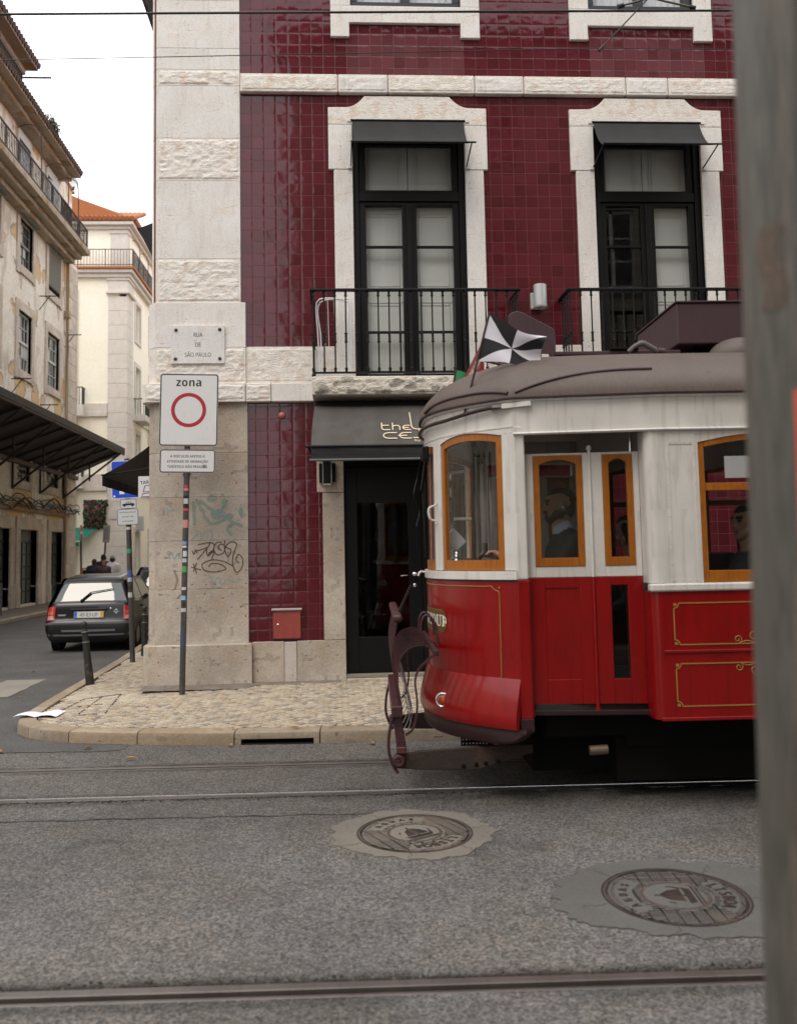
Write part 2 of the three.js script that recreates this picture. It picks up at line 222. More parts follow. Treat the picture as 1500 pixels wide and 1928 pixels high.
{ // side street surface, laid up to the main road with a ragged edge
  const pts = [[-8.2, -70], [-3.0, -70], [-3.0, -6], [-2.9, 1.0], [-2.2, 2.45], [-1.75, 2.66]];
  for (let x = -1.75; x > -9; x -= 0.12) pts.push([x, 2.92 + 0.07 * (fbm(x / 10 + 5, 0.3, 40, 3, 5) - 0.5) * 2 + (x + 2) * 0.03]);
  pts.push([-14, 2.4], [-14, -1.5], [-8.2, -4]);
  const g = new THREE.ShapeGeometry(shapeOf(pts.map(([x, z]) => [x, -z]))); g.rotateX(-Math.PI / 2); g.translate(0, 0.004, 0); prep(g); struct('side_street', g, M.asphalt2, 'dark asphalt of the narrow side street');
}
// painted zebra bars of the crossing over the side street
const paintMat = std({ ...T.conc, color: lin(0.92, 0.89, 0.83), roughness: 0.7 });
[-3.78, -4.78, -5.78, -6.78].forEach((x, k) => {
  const pts = []; for (let i = 0; i <= 14; i++) pts.push([x + rr(-0.012, 0.012) + (i / 14) * 0.02, -2.12 + 1.62 * i / 14]); for (let i = 14; i >= 0; i--) pts.push([x - 0.5 + rr(-0.015, 0.015), -2.12 + 1.62 * i / 14]);
  const g = new THREE.ShapeGeometry(shapeOf(pts.map(([a, b]) => [a, -b]))); g.rotateX(-Math.PI / 2); g.translate(0, 0.008, 0); const m = struct('crossing_stripe', prep(g), paintMat, 'worn white painted bar of the pedestrian crossing');
});
{ // crack in the asphalt
  const pos = [], idx = []; let n = 0; for (let x = -2.6; x < 0.2; x += 0.03) { const z = 5.16 + 0.05 * x + 0.06 * (fbm(x / 6 + 2, 0.5, 30, 4, 77) - 0.5), h = 0.002 + 0.006 * fbm(x / 6 + 2, 0.1, 60, 2, 79); pos.push(x, 0.0035, z - h, x, 0.0035, z + h); if (n) { const a = n * 2; idx.push(a - 2, a - 1, a + 1, a - 2, a + 1, a); } n++; }
  const g = new THREE.BufferGeometry(); g.setAttribute('position', new THREE.Float32BufferAttribute(pos, 3)); g.setIndex(idx); g.computeVertexNormals(); struct('road_crack', prep(g), M.dark, 'thin dark crack running across the asphalt');
}
{ // dirt and broken edge packed against the rails
  for (const [w, dir, amp, lab] of [[7.528, -1, 0.05, 'dark crumbled asphalt edge along the foreground rail'], [4.678, 1, 0.022, 'dark dirt packed along the second rail'], [3.632, -1, 0.03, 'brown dirt packed along the rail nearest the kerb']]) {
    const pos = [], idx = []; let n = 0; for (let s = -6; s < 7; s += 0.015) { const q = fbm(s / 13 + 2, w, 260, 4, 83, 0.7), e = 0.006 + amp * Math.max(0, q - 0.36) * 2.2; const a = TW(s, 0.0042, w), b = TW(s, 0.0036, w + dir * e); pos.push(...a, ...b); if (n) { const k = n * 2; idx.push(k - 2, k - 1, k + 1, k - 2, k + 1, k); } n++; }
    const g = new THREE.BufferGeometry(); g.setAttribute('position', new THREE.Float32BufferAttribute(pos, 3)); g.setIndex(idx); g.computeVertexNormals(); struct('rail_edge_dirt', prep(g), std({ ...T.asphalt, color: lin(0.30, 0.255, 0.22), roughness: 1, bumpScale: 0.006 }), lab);
  }
}
{ // broken asphalt crumbs along the foreground rail
  const g = new THREE.IcosahedronGeometry(1, 0), n = 900, im = new THREE.InstancedMesh(g, std({ ...T.conc, color: lin(0.2, 0.18, 0.16), roughness: 0.95 }), n), m4 = new THREE.Matrix4(), q = new THREE.Quaternion();
  for (let i = 0; i < n; i++) { const s = rr(-2.2, 3.2), near = rnd() < 0.7, w = near ? 7.528 - Math.abs(rr(-0.06, 0.06)) * rnd() - 0.002 : 4.678 + rr(0.0, 0.05), r = rr(0.002, 0.009), p = TW(s, r * 0.3, w); q.setFromEuler(new THREE.Euler(rr(0, 6), rr(0, 6), rr(0, 6))); im.setMatrixAt(i, m4.compose(V(...p), q, V(r * 1.4, r * 0.7, r))); im.setColorAt(i, new THREE.Color().setScalar(rr(0.5, 1.5))); }
  im.name = 'asphalt_crumbs'; im.castShadow = im.receiveShadow = true; tag(im, 'loose dark asphalt crumbs lying along the tram rails', 'gravel', null, 'stuff'); scene.add(im);
}
// ---------------------------------------------------------------- pavement, kerb
const KERB = [[-4.6, -50], [-4.1, -32], [-3.7, -18], [-3.45, -10], [-3.33, -6.15], [-3.2, -3.96], [-3.12, -1.9], [-3.07, -0.2], [-3.03, 0.8], [-2.99, 1.45], [-2.93, 1.85], [-2.76, 2.16], [-2.5, 2.39], [-2.2, 2.54], [-1.73, 2.66], [-0.86, 2.82], [-0.16, 2.87], [1.2, 2.93], [4, 3.05], [14, 3.45]];
const kcurve = new THREE.CatmullRomCurve3(KERB.map(([x, z]) => V(x, 0, z)), false, 'centripetal'), KPTS = kcurve.getSpacedPoints(2400);
const kcurveX = (z) => { let b = KPTS[0]; for (const p of KPTS) if (Math.abs(p.z - z) < Math.abs(b.z - z) && p.x < -2.5) b = p; return b.x; };
const kIndexNear = (x, z) => { let b = 0, d = 1e9; KPTS.forEach((p, i) => { const q = (p.x - x) ** 2 + (p.z - z) ** 2; if (q < d) { d = q; b = i; } }); return b; };
const kerbDist = (x, z) => { let d = 1e9; for (let i = 0; i < KPTS.length; i += 3) { const p = KPTS[i], q = (p.x - x) ** 2 + (p.z - z) ** 2; if (q < d) d = q; } return Math.sqrt(d); };
const paveY = (d) => 0.105 + 0.047 * clamp(d / 2.8);
const sidewalk = (() => { // bed of sand and dust that shows between the stones
  const inner = []; for (let i = 0; i < KPTS.length; i += 6) { const p = KPTS[i], q = KPTS[Math.min(i + 1, KPTS.length - 1)], r = KPTS[Math.max(i - 1, 0)], tx = q.x - r.x, tz = q.z - r.z, L = Math.hypot(tx, tz); inner.push([p.x - tz / L * -0.15 * -1 * -1, p.z, tx / L, tz / L]); }
  const nu = inner.length - 1, nv = 10;
  const g = grid(nu, nv, (u, v) => { const [, , tx, tz] = inner[Math.round(u * nu)], i = Math.round(u * nu) * 6, p = KPTS[i]; const x = p.x + 0.15 * tz, z = p.z - 0.15 * tx; const bx = x > -2.0 ? x : Math.max(-2.0, x), bz = x > -2.0 ? -0.1 : Math.min(z, -0.1); const X = lerp(x, bx, v), Z = lerp(z, bz, v); return [X, paveY(kerbDist(X, Z)) - 0.015, Z]; });
  const m = std({ ...T.conc, color: lin(0.17, 0.15, 0.125), roughness: 1, bumpScale: 0.002 });
  return struct('sidewalk', prep(g), m, 'limestone cobble pavement on the street corner');
})();
// cobbles: a jittered diagonal grid, so that neighbours share their joints
{
  const pitch = 0.083, c45 = Math.SQRT1_2, jit = (a, b) => [(hash(a, b, 3) - 0.5) * 0.015, (hash(a, b, 4) - 0.5) * 0.015];
  const P = (a, b) => { const [jx, jz] = jit(a, b), wob = 0.02 * Math.sin(a * 0.35 + b * 0.2), A = (a + wob) * pitch + jx, B = (b - wob) * pitch + jz; return [(A + B) * c45 - 0.9, (B - A) * c45 + 1.4]; };
  const mats = [[0.56, 0.49, 0.385], [0.52, 0.455, 0.365], [0.59, 0.525, 0.425], [0.46, 0.405, 0.325], [0.54, 0.44, 0.325], [0.36, 0.325, 0.28]].map((c) => std({ ...T.stone, color: lin(...c), bumpScale: 0.003, roughness: 0.75 }));
  const list = [];
  const inRect = (x, z) => { const a = -2.43 + (z - 0.55) * 0.55; return x > a - 0.36 && x < a + 0.42 && z > 0.28 && z < 1.0; };
  for (let a = -150; a < 150; a++) for (let b = -150; b < 150; b++) {
    const q = [P(a, b), P(a + 1, b), P(a + 1, b + 1), P(a, b + 1)], cx = (q[0][0] + q[2][0]) / 2, cz = (q[0][1] + q[2][1]) / 2;
    if (cx > 3.4 || cz < -7.5 || cx < -3.3) continue;
    if (cx > -2.04 && cz < -0.02) continue; if (cx > -2.1 && cx < -0.85 && cz < 0.14) continue;
    let inside = true, d = 1e9; for (const p of q) { const i = kIndexNear(p[0], p[1]), k = KPTS[i], k2 = KPTS[Math.min(i + 1, KPTS.length - 1)], k1 = KPTS[Math.max(0, i - 1)], tx = k2.x - k1.x, tz = k2.z - k1.z, L = Math.hypot(tx, tz), sd = ((p[0] - k.x) * tz - (p[1] - k.z) * tx) / L; if (sd < 0.145) { inside = false; break; } d = Math.min(d, sd); }
    if (!inside) continue;
    const y = paveY(d) + (hash(a, b, 9) - 0.5) * 0.006, tx = (hash(a, b, 10) - 0.5) * 0.05, tz = (hash(a, b, 11) - 0.5) * 0.05, gap = 0.0055 + 0.005 * hash(a, b, 12);
    const ring = (inset, dy) => q.map(([x, z]) => { const dx = x - cx, dz = z - cz, L = Math.hypot(dx, dz), k = 1 - inset / L * 1.3; return [cx + dx * k, y + dy + (dx * tx + dz * tz), cz + dz * k]; });
    const r0 = ring(gap, -0.022), r1 = ring(gap, -0.005), r2 = ring(gap + 0.008, 0.0015), top = [cx, y + 0.003, cz], pos = [];
    const quad = (A, B) => { for (let i = 0; i < 4; i++) { const j = (i + 1) % 4; pos.push(...A[i], ...B[j], ...A[j], ...A[i], ...B[i], ...B[j]); } };
    quad(r0, r1); quad(r1, r2); for (let i = 0; i < 4; i++) pos.push(...r2[i], ...top, ...r2[(i + 1) % 4]);
    const dist = Math.hypot(cx, cz - 11.38), show = cx > -3.1 && cx < 0.62 && cz > -2;
    list.push({ pos, dist: show ? dist : dist + 100, k: inRect(cx, cz) ? 2 : Math.min(5, Math.floor(Math.pow(hash(a, b, 20), 1.3) * 6)), cx, cz });
  }
  list.sort((p, q) => p.dist - q.dist);
  const geo = (pos) => { const g = new THREE.BufferGeometry(); g.setAttribute('position', new THREE.Float32BufferAttribute(pos, 3)); g.computeVertexNormals(); return uvBox(g); };
  list.slice(0, 300).forEach((c) => part(sidewalk, 'cobble', shiftUV(geo(c.pos), c.cx * 3.7, c.cz * 5.1), mats[c.k]));
  const rest = list.slice(300), pos = [], col = []; for (const c of rest) { const cc = mats[c.k].color, v = rr(0.9, 1.1); for (let i = 0; i < c.pos.length; i += 3) { pos.push(c.pos[i], c.pos[i + 1], c.pos[i + 2]); col.push(cc.r * v, cc.g * v, cc.b * v); } }
  const g = geo(pos); g.setAttribute('color', new THREE.Float32BufferAttribute(col, 3));
  const m = part(sidewalk, 'cobbles', g, std({ ...T.stone, vertexColors: true, bumpScale: 0.003, roughness: 0.75 }), 'smaller far cobbles of the pavement'); m.userData.kind = 'stuff';
  // steel strips of the paved inspection cover
  const fr = std({ ...T.rust, color: lin(0.09, 0.085, 0.08), roughness: 0.6, metalness: 0.4 }), Y = 0.131, Q = (u, v) => { const x = lerp(lerp(-2.67, -2.17, u), lerp(-2.62, -2.30, u), v), z = lerp(lerp(1.78, 1.66, u), lerp(0.62, 0.35, u), v); return [x, paveY(kerbDist(x, z)) - 0.006, z]; };
  const ln = (a, b) => beam(Q(...a), Q(...b), 0.012, 0.018);
  part(sidewalk, 'inspection_cover_frame', [ln([0, 0], [0, 1]), ln([0.5, 0], [0.5, 1]), ln([1, 0], [1, 1]), ln([0, 1], [1, 1]), ln([0.55, 0], [1, 0]), ln([0.2, 0.5], [0.75, 0.5])], fr, 'rusty steel strips of a paved inspection cover');
}
// kerb stones
const kerb = new THREE.Group(); kerb.name = 'kerb'; kerb.userData.kind = 'structure'; kerb.userData.label = 'rounded limestone kerb of the corner pavement'; scene.add(kerb); origin.set(kerb, [0, 0, 0]);
{
  const mats = [[0.74, 0.66, 0.54], [0.66, 0.60, 0.5], [0.78, 0.69, 0.55], [0.70, 0.6, 0.46]].map((c) => std({ ...T.dirty, color: lin(...c).multiplyScalar(0.74), bumpScale: 0.007, roughness: 0.85 }));
  const sweep = (i0, i1, sec) => { // section: [distance behind the kerb line, height]
    const n = Math.max(2, Math.round((i1 - i0) / 12)), pos = [], idx = [], F = (i) => { const j = Math.max(0, Math.min(KPTS.length - 2, Math.floor(i))), p = KPTS[j].clone().lerp(KPTS[j + 1], i - j), a = KPTS[Math.max(0, j - 3)], b = KPTS[Math.min(KPTS.length - 1, j + 3)], tx = b.x - a.x, tz = b.z - a.z, L = Math.hypot(tx, tz); return { p, nx: tz / L, nz: -tx / L }; };
    for (let k = 0; k <= n; k++) { const f = F(lerp(i0, i1, k / n)); for (const [d, y] of sec) pos.push(f.p.x + f.nx * d, y, f.p.z + f.nz * d); }
    const m = sec.length; for (let k = 0; k < n; k++) for (let j = 0; j < m; j++) { const a = k * m + j, b = k * m + (j + 1) % m; idx.push(a, b, b + m, a, b + m, a + m); }
    for (let j = 1; j < m - 1; j++) { idx.push(0, j, j + 1); const o = n * m; idx.push(o, o + j + 1, o + j); }
    const g = new THREE.BufferGeometry(); g.setAttribute('position', new THREE.Float32BufferAttribute(pos, 3)); g.setIndex(idx); return prep(toCreasedNormals(g.toNonIndexed(), 0.7));
  };
  const SEC = [[0, -0.05], [0.002, 0.07], [0.012, 0.094], [0.034, 0.105], [0.165, 0.111], [0.165, -0.05]];
  const cuts = []; const add = (x, z) => cuts.push(kIndexNear(x, z));
  for (let z = -48; z < -7; z += 1.4) add(kcurveX(z), z); add(-3.33, -6.15); add(-3.24, -4.7); add(-3.16, -3.2); add(-3.11, -1.75); add(-3.06, -0.35); add(-3.0, 1.05); add(-2.72, 2.2); add(-2.28, 2.5); add(-1.69, 2.67); const dA = kIndexNear(-0.86, 2.82), dB = kIndexNear(-0.135, 2.87); cuts.push(dA); cuts.push(dB); add(1.15, 2.93); add(2.4, 2.98); add(3.7, 3.03); add(5.2, 3.1); add(7, 3.17); add(9, 3.25); add(11, 3.33); add(13, 3.41);
  cuts.forEach((c, k) => { if (!k) return; const p = cuts[k - 1]; if (c === dB && p === dA) return; if (c - p < 4) return; part(kerb, 'kerb_stone', shiftUV(sweep(p + 0.16, c - 0.16, SEC), rnd() * 5, rnd() * 5), mats[k % 4]); });
  const a = dA + 0.16, b = dB - 0.16, o0 = kIndexNear(-0.80, 2.82), o1 = kIndexNear(-0.187, 2.87), mid = [[0, 0.047], [0.002, 0.07], [0.012, 0.094], [0.034, 0.105], [0.165, 0.111], [0.165, 0.047]];
  part(kerb, 'kerb_stone', [sweep(a, o0, SEC), sweep(o0, o1, mid), sweep(o1, b, SEC)], mats[1], 'kerb stone with the slot of a storm drain');
  part(kerb, 'drain_cavity', [sweep(o0 - 1, o1 + 1, [[0.16, -0.25], [0.16, 0.05], [0.175, 0.05], [0.175, -0.25]]), sweep(o0, o1, [[-0.005, 0.006], [0.16, 0.0062], [0.16, 0.0005], [-0.005, 0.0005]])], M.dark, 'black mouth of the storm drain');
}
// dirty mortar trodden against the foot of the wall
{
  const pos = [], idx = []; let n = 0; for (let x = -2.1; x < 0.1; x += 0.05) { const f = x < -2.1 ? -0.1 : x < -0.9 ? 0.17 : 0.035, d = 0.10 + 0.16 * fbm(x / 8 + 1, 0.2, 40, 4, 91) * (x < -0.9 ? 1.3 : 0.6); const y = paveY(2.75) + 0.004; pos.push(x, y + 0.012, f - 0.06, x, y + 0.002, f + d * 0.6, x, y - 0.012, f + d); if (n) { const a = n * 3; for (const k of [0, 1]) idx.push(a - 3 + k, a - 2 + k, a + 1 + k, a - 3 + k, a + 1 + k, a + k); } n++; }
  const g = new THREE.BufferGeometry(); g.setAttribute('position', new THREE.Float32BufferAttribute(pos, 3)); g.setIndex(idx); g.computeVertexNormals(); part(sidewalk, 'mortar_fillet', prep(g), std({ ...T.dirty, color: lin(0.36, 0.335, 0.31), bumpScale: 0.012, roughness: 0.95 }), 'dirty grey mortar along the foot of the wall');
}
// ---------------------------------------------------------------- manholes
function manhole(cx, cz, turn, label, concrete, ribs, patch) {
  const t = thing('manhole_cover', label, 'manhole cover', [cx, 0, cz]); origin.set(t, [0, 0, 0]);
  const rx = 0.315, rz = 0.37, N = 72, disc = (k, y) => { const g = new THREE.CircleGeometry(1, 48); g.rotateX(-Math.PI / 2); g.scale(rx * k, 1, rz * k); g.translate(0, y, 0); return prep(g); };
  const ringG = (k0, k1, y0, y1, a0 = 0, a1 = 6.2832) => { const n = Math.max(6, Math.round((a1 - a0) * 9)), pr = [[k0, y0], [k0, y1], [k1, y1], [k1, y0]]; return prep(toCreasedNormals(grid(n, 4, (u, v) => { const a = lerp(a0, a1, u), [k, y] = pr[Math.round(v * 4) % 4]; return [Math.cos(a) * rx * k, y, -Math.sin(a) * rz * k]; }).toNonIndexed(), 0.5)); };
  { const sh = new THREE.Shape(patch.map(([x, z]) => new THREE.Vector2(x, -z))); const h = new THREE.Path(); h.absellipse(0, 0, rx * 1.035, rz * 1.035, 0, 6.2832); sh.holes.push(h); const g = new THREE.ExtrudeGeometry(sh, { depth: 0.02, bevelEnabled: false, curveSegments: 40 }); g.rotateX(-Math.PI / 2); g.translate(0, -0.0145, 0); part(t, 'concrete_surround', prep(g), concrete); }
  { const ck = []; for (let q = 0; q < 5; q++) { const a0 = q * 1.3 + rnd(), pts = []; for (let i = 0; i <= 14; i++) { const k = 1.06 + i * 0.028, a = a0 + 0.22 * (fbm(i / 14, q * 0.17, 8, 3, 61) - 0.5) * (i / 14 + 0.3); pts.push([Math.cos(a) * rx * k, Math.sin(a) * rz * k]); } for (let i = 0; i < 14; i++) ck.push(beam([pts[i][0], 0.0055, pts[i][1]], [pts[i + 1][0], 0.0055, pts[i + 1][1]], 0.003 * (1.2 - i / 14), 0.001)); } part(t, 'concrete_cracks', ck, M.dark).userData.kind = 'stuff'; }
  part(t, 'frame_ring', [ringG(1.0, 1.03, -0.02, 0.0075)], M.castIron);
  part(t, 'gap_floor', disc(1.03, -0.0145), M.dark);
  part(t, 'cover_plate', [disc(0.985, 0.001), ringG(0.90, 0.985, -0.012, 0.0012)], M.castIron);
  part(t, 'rim', [ringG(0.93, 0.985, 0, 0.0055)], M.castRaised);
  // ribs cut to the disc, leaving the emblem and the letter bands free
  const rg = [], free = (x, z) => { const k = Math.hypot(x / rx, z / rz); if (k > 0.92 || k < 0.52) return false; let a = Math.atan2(-z / rz, x / rx) - turn; a = Math.atan2(Math.sin(a), Math.cos(a)); return !(k > 0.60 && k < 0.86 && (Math.abs(a) < 0.72 || Math.abs(Math.abs(a) - Math.PI) < 0.8)); };
  const ca = Math.cos(ribs), sa = Math.sin(ribs);
  for (const dir of [0, 1]) for (let o = -0.36; o <= 0.36; o += dir ? 0.062 : 0.026) { let run = null; for (let l = -0.4; l <= 0.4; l += 0.008) { const x = dir ? o * ca - l * sa : l * ca - o * sa, z = dir ? o * sa + l * ca : l * sa + o * ca, ok = free(x, z); if (ok && !run) run = [x, z]; if (!ok && run) { const px = x, pz = z; if (Math.hypot(px - run[0], pz - run[1]) > 0.015) rg.push(beam([run[0], 0.003, run[1]], [px, 0.003, pz], dir ? 0.008 : 0.012, 0.005)); run = null; } } }
  part(t, 'ribs', rg, M.castRaised).userData.kind = 'stuff';
  part(t, 'emblem_disc', [ringG(0.44, 0.50, 0, 0.006), (() => { const g = disc(0.445, 0.0035); return g; })()], M.castRaised);
  // emblem: a sailing ship between waves
  const E = [], e = (pts) => { const g = ext(pts, 0, 0.004); g.rotateX(-Math.PI / 2); g.rotateY(turn - Math.PI / 2 + Math.PI); g.scale(rx / 0.34, 1, rz / 0.34); g.translate(0, 0.0035, 0); return g; };
  E.push(e([[-0.095, -0.05], [0.095, -0.05], [0.075, -0.085], [-0.075, -0.085]]), e([[-0.005, -0.05], [0.005, -0.05], [0.005, 0.10], [-0.005, 0.10]]), e([[0.012, -0.035], [0.075, -0.035], [0.055, 0.03], [0.012, 0.07]]), e([[-0.012, -0.035], [-0.07, -0.035], [-0.05, 0.035], [-0.012, 0.07]]), e([[0.08, -0.04], [0.105, 0.02], [0.11, 0.02], [0.092, -0.045]]), e([[-0.11, -0.098], [0.11, -0.098], [0.11, -0.106], [-0.11, -0.106]]), e([[-0.09, -0.116], [0.09, -0.116], [0.09, -0.123], [-0.09, -0.123]]), e([[-0.1, 0.02], [-0.08, 0.05], [-0.085, 0.02]]));
  part(t, 'emblem', E, M.castIron);
  for (const [word, ac, sz] of [['LISBOA', turn, 0.058], ['AGUAS', turn + Math.PI, 0.04]]) {
    part(t, 'letter_band', ringG(0.62, 0.84, 0, 0.0045, ac - 0.66, ac + 0.66), M.castRaised, 'raised band with the letters ' + word);
    const L = []; [...word].forEach((ch, i) => { const a = ac + 0.52 - (1.04 * i) / (word.length - 1), g = text(ch, sz, 0.004); g.translate(0, -sz * 0.5, 0); g.rotateX(-Math.PI / 2); g.rotateY(a - Math.PI / 2); g.scale(1, 1, 1); g.translate(Math.cos(a) * rx * 0.73, 0.0042, -Math.sin(a) * rz * 0.73); L.push(g); });
    part(t, 'lettering', L, M.castIron);
  }
  return t;
}
const ragged = (rx, rz, s, n = 46, k = 0.16) => { const o = []; for (let i = 0; i < n; i++) { const a = i / n * 6.2832, f = 1 + k * (fbm(Math.cos(a) * 0.2 + 0.5, Math.sin(a) * 0.2 + 0.5, 14, 5, s, 0.62) - 0.45) * 2; o.push([Math.cos(a) * rx * f, Math.sin(a) * rz * f]); } return o; };
manhole(0.425, 5.63, -1.05, 'round iron manhole cover ringed with pale concrete, below the tram front', M.conc, -0.38, ragged(0.44, 0.475, 5, 150, 0.2));
manhole(1.51, 6.80, -0.12, 'round iron manhole cover in dark grey concrete, at the lower right', M.concDark, 0.06, ragged(0.55, 0.50, 8, 150, 0.24));
// ---------------------------------------------------------------- litter
const leafMats = [[0.30, 0.14, 0.05], [0.42, 0.24, 0.09], [0.22, 0.12, 0.05]].map((c) => std({ color: lin(...c), roughness: 0.8, side: THREE.DoubleSide }));
[[-2.75, 0.012, 2.86, 'beside the round kerb end'], [-1.6, 0.012, 3.32, 'on the road left of the far rail'], [-2.05, 0.012, 2.83, 'in the gutter left of the kerb joint'], [-0.88, 0.012, 2.9, 'in front of the storm drain'], [-0.35, 0.117, 2.78, 'on the kerb above the storm drain'], [-3.6, 0.012, -0.4, 'near the zebra bar'], [-4.2, 0.012, -3.0, 'behind the parked car'], [-0.4, 0.15, 1.3, 'on the cobbles below the wall box'], [0.28, 0.012, 3.0, 'in the gutter beside the tram fender']].forEach(([x, y, z, where], i) => {
  const L = rr(0.035, 0.06), w = L * 0.42, tw = rr(0, 6.28), g = grid(6, 4, (u, v) => { const hw = Math.sin(Math.PI * Math.pow(u, 0.8)) * w, a = (v - 0.5) * 2; return [(u - 0.5) * 2 * L, 0.003 + 0.012 * a * a * Math.sin(Math.PI * u) + 0.010 * Math.abs(u - 0.5), a * hw]; }); g.rotateY(tw); g.translate(x, y, z); solo('fallen_leaf', 'small curled brown leaf ' + where, 'leaf', prep(g, false), leafMats[i % 3], 'fallen leaves');
});
{ const g = grid(14, 6, (u, v) => { const x = -3.0 + u * 0.42, z = 1.72 - v * 0.16 + u * 0.1 - 0.18 * u * v; return [x, 0.118 + 0.03 * fbm(u, v, 4, 2, 5) * Math.sin(Math.PI * u) + 0.01 * Math.sin(9 * u), z]; }); solo('paper_scrap', 'crumpled white paper lying on the rounded kerb corner', 'paper', prep(g, false), std({ color: lin(0.75, 0.74, 0.8), roughness: 0.7, side: THREE.DoubleSide })); }
// ---------------------------------------------------------------- the tiled corner building
const CB = thing('corner_building', 'tall corner building clad in maroon glazed tiles with pale limestone trim', 'building', [2, 0, -4]);
const planExt = (pts, y0, y1, bevel = 0) => { const g = ext(pts.map(([x, z]) => [x, -z]), y0, y1, bevel); g.rotateX(-Math.PI / 2); return prep(g); };
const WINX = [[0.269, 1.593], [3.143, 4.441], [6.02, 7.34]], WINC = WINX.map(([a, b]) => (a + b) / 2);
{ // masonry shell
  const rect = (x0, x1, y0, y1) => [[x0, y0], [x0, y1], [x1, y1], [x1, y0]], holes = [];
  for (const [a, b] of WINX) { holes.push(rect(a, b, 3.5, 6.59)); holes.push(rect(a, b, 8.06, 10.9)); }
  holes.push(rect(0.11, 1.5, 0.16, 2.95));
  part(CB, 'wall', [ext(rect(-2.03, 10, 0.02, 11.6), -0.32, -0.0016, 0, holes), box(-2.03, -1.73, 0.02, 11.6, -14, -0.32), box(9.7, 10, 0.02, 11.6, -14, -0.32), box(-1.73, 9.7, 0.02, 11.6, -14, -13.7), box(-1.73, 9.7, 11.3, 11.6, -13.7, -0.32), box(-1.73, 9.7, 3.1, 3.4, -13.7, -0.32), box(-1.73, 9.7, 7.3, 7.6, -13.7, -0.32)], M.grout);
  part(CB, 'cornice', [box(-2.25, 10.2, 11.6, 11.8, -14.1, 0.2, 0.02), box(-2.35, 10.3, 11.8, 12.05, -14.2, 0.32, 0.03)], M.stone);
  part(CB, 'roof', ext([[-2.3, 12.05], [3.8, 15.2], [10.2, 12.05]], -14, 0.2), std({ color: lin(0.35, 0.12, 0.06), roughness: 0.9 }));
}
{ // glazed tiles
  const TS = 0.14, GEO = [];
  for (let k = 0; k < 10; k++) {
    const a = 0.1362 / 2, tx = rr(-1, 1) * 0.0032, ty = rr(-1, 1) * 0.0032, s = 300 + k * 7, N = 6;
    const h = (u, v) => { const e = Math.max(Math.abs(u - 0.5), Math.abs(v - 0.5)) * 2; return 0.0105 + (u - 0.5) * tx * 0.14 * 2 + (v - 0.5) * ty * 0.14 * 2 + 0.0013 * (fbm(u * 0.5, v * 0.5, 4, 2, s) - 0.5) + 0.00015 * (1 - e * e) - (e > 0.985 ? 0.0007 : 0); };
    const g = grid(N + 2, N + 2, (u, v) => { const f = (t) => { const q = t * (N + 2); return q < 1 ? 0.03 * q : q > N + 1 ? 1 - 0.03 * (N + 2 - q) : 0.03 + 0.94 * (q - 1) / N; }; const U = f(u), W = f(v); return [(U - 0.5) * 2 * a, (W - 0.5) * 2 * a, -0.0105 + h(U, W)]; });
    GEO.push(merge([g.toNonIndexed(), ...[[-a, a, -a, -a + 0.0005], [-a, a, a - 0.0005, a], [-a, -a + 0.0005, -a, a], [a - 0.0005, a, -a, a]].map(([x0, x1, y0, y1]) => box(x0, x1, y0, y1, -0.014, -0.005))]));
  }
  const glaze = (c) => phys({ color: c, roughness: 0.07, bumpMap: T.paint.bumpMap, bumpScale: 0.0006 });
  const cols = [[0.088, 0.0075, 0.0150], [0.094, 0.0085, 0.0165], [0.080, 0.0065, 0.0128], [0.100, 0.0095, 0.0190], [0.072, 0.0052, 0.0100], [0.089, 0.0080, 0.0160]], mats = cols.map((c) => glaze(lin(...c)));
  const list = [], hole = [];
  for (const [a, b] of WINX) { hole.push([a - 0.005, b + 0.005, 3.4, 6.62], [a - 0.005, b + 0.005, 7.9, 10.95]); } hole.push([0.1, 1.51, 0, 2.97]);
  const field = (x0, x1, y0, y1, ox, oy) => { for (let i = Math.ceil((x0 - ox) / TS - 0.5); ox + (i + 0.5) * TS < x1; i++) for (let j = Math.ceil((y0 - oy) / TS - 0.5); oy + (j + 0.5) * TS < y1; j++) { const x = ox + (i + 0.5) * TS, y = oy + (j + 0.5) * TS; if (hole.some(([a, b, c, d]) => x + 0.07 > a && x - 0.07 < b && y + 0.07 > c && y - 0.07 < d)) continue; list.push({ x, y, k: Math.floor(hash(i, j, 51) * GEO.length), r: Math.floor(hash(i, j, 52) * 4), c: Math.floor(hash(i, j, 53) ** 1.1 * 6), v: hash(i, j, 54) }); } };
  field(-1.05, 9.98, 3.93, 7.0, -0.9014 - 0.001, 6.1754 - TS * 0.08); field(-1.05, 9.98, 7.16, 11.55, -0.9014, 7.8726); field(-0.99, -0.10, 0.56, 3.34, -0.8766, 2.412); field(1.6, 9.98, 0.56, 3.34, -0.8766, 2.412); field(-0.1, 1.6, 2.97, 3.34, -0.8766, 2.412);
  const vis = (t) => (t.y > 3.9 || t.x < 0) && t.x < 4.9 && t.y < 8.1;
  list.sort((p, q) => (Math.hypot(p.x, p.y - 1.6) + (vis(p) ? 0 : 50)) - (Math.hypot(q.x, q.y - 1.6) + (vis(q) ? 0 : 50)));
  const shared = new Map();
  list.slice(0, 300).forEach((t) => { const m = new THREE.Mesh(GEO[t.k], mats[t.c]); m.name = 'tile'; m.castShadow = m.receiveShadow = true; m.position.set(t.x - 2, t.y, 4); m.rotation.z = t.r * Math.PI / 2; CB.add(m); });
  // the rest keep the same ten shapes, joined into one part
  const pos = [], nor = [], col = [], c = new THREE.Color(); const ro = GEO.map((g) => [0, 1, 2, 3].map((r) => g.clone().rotateZ(r * Math.PI / 2)));
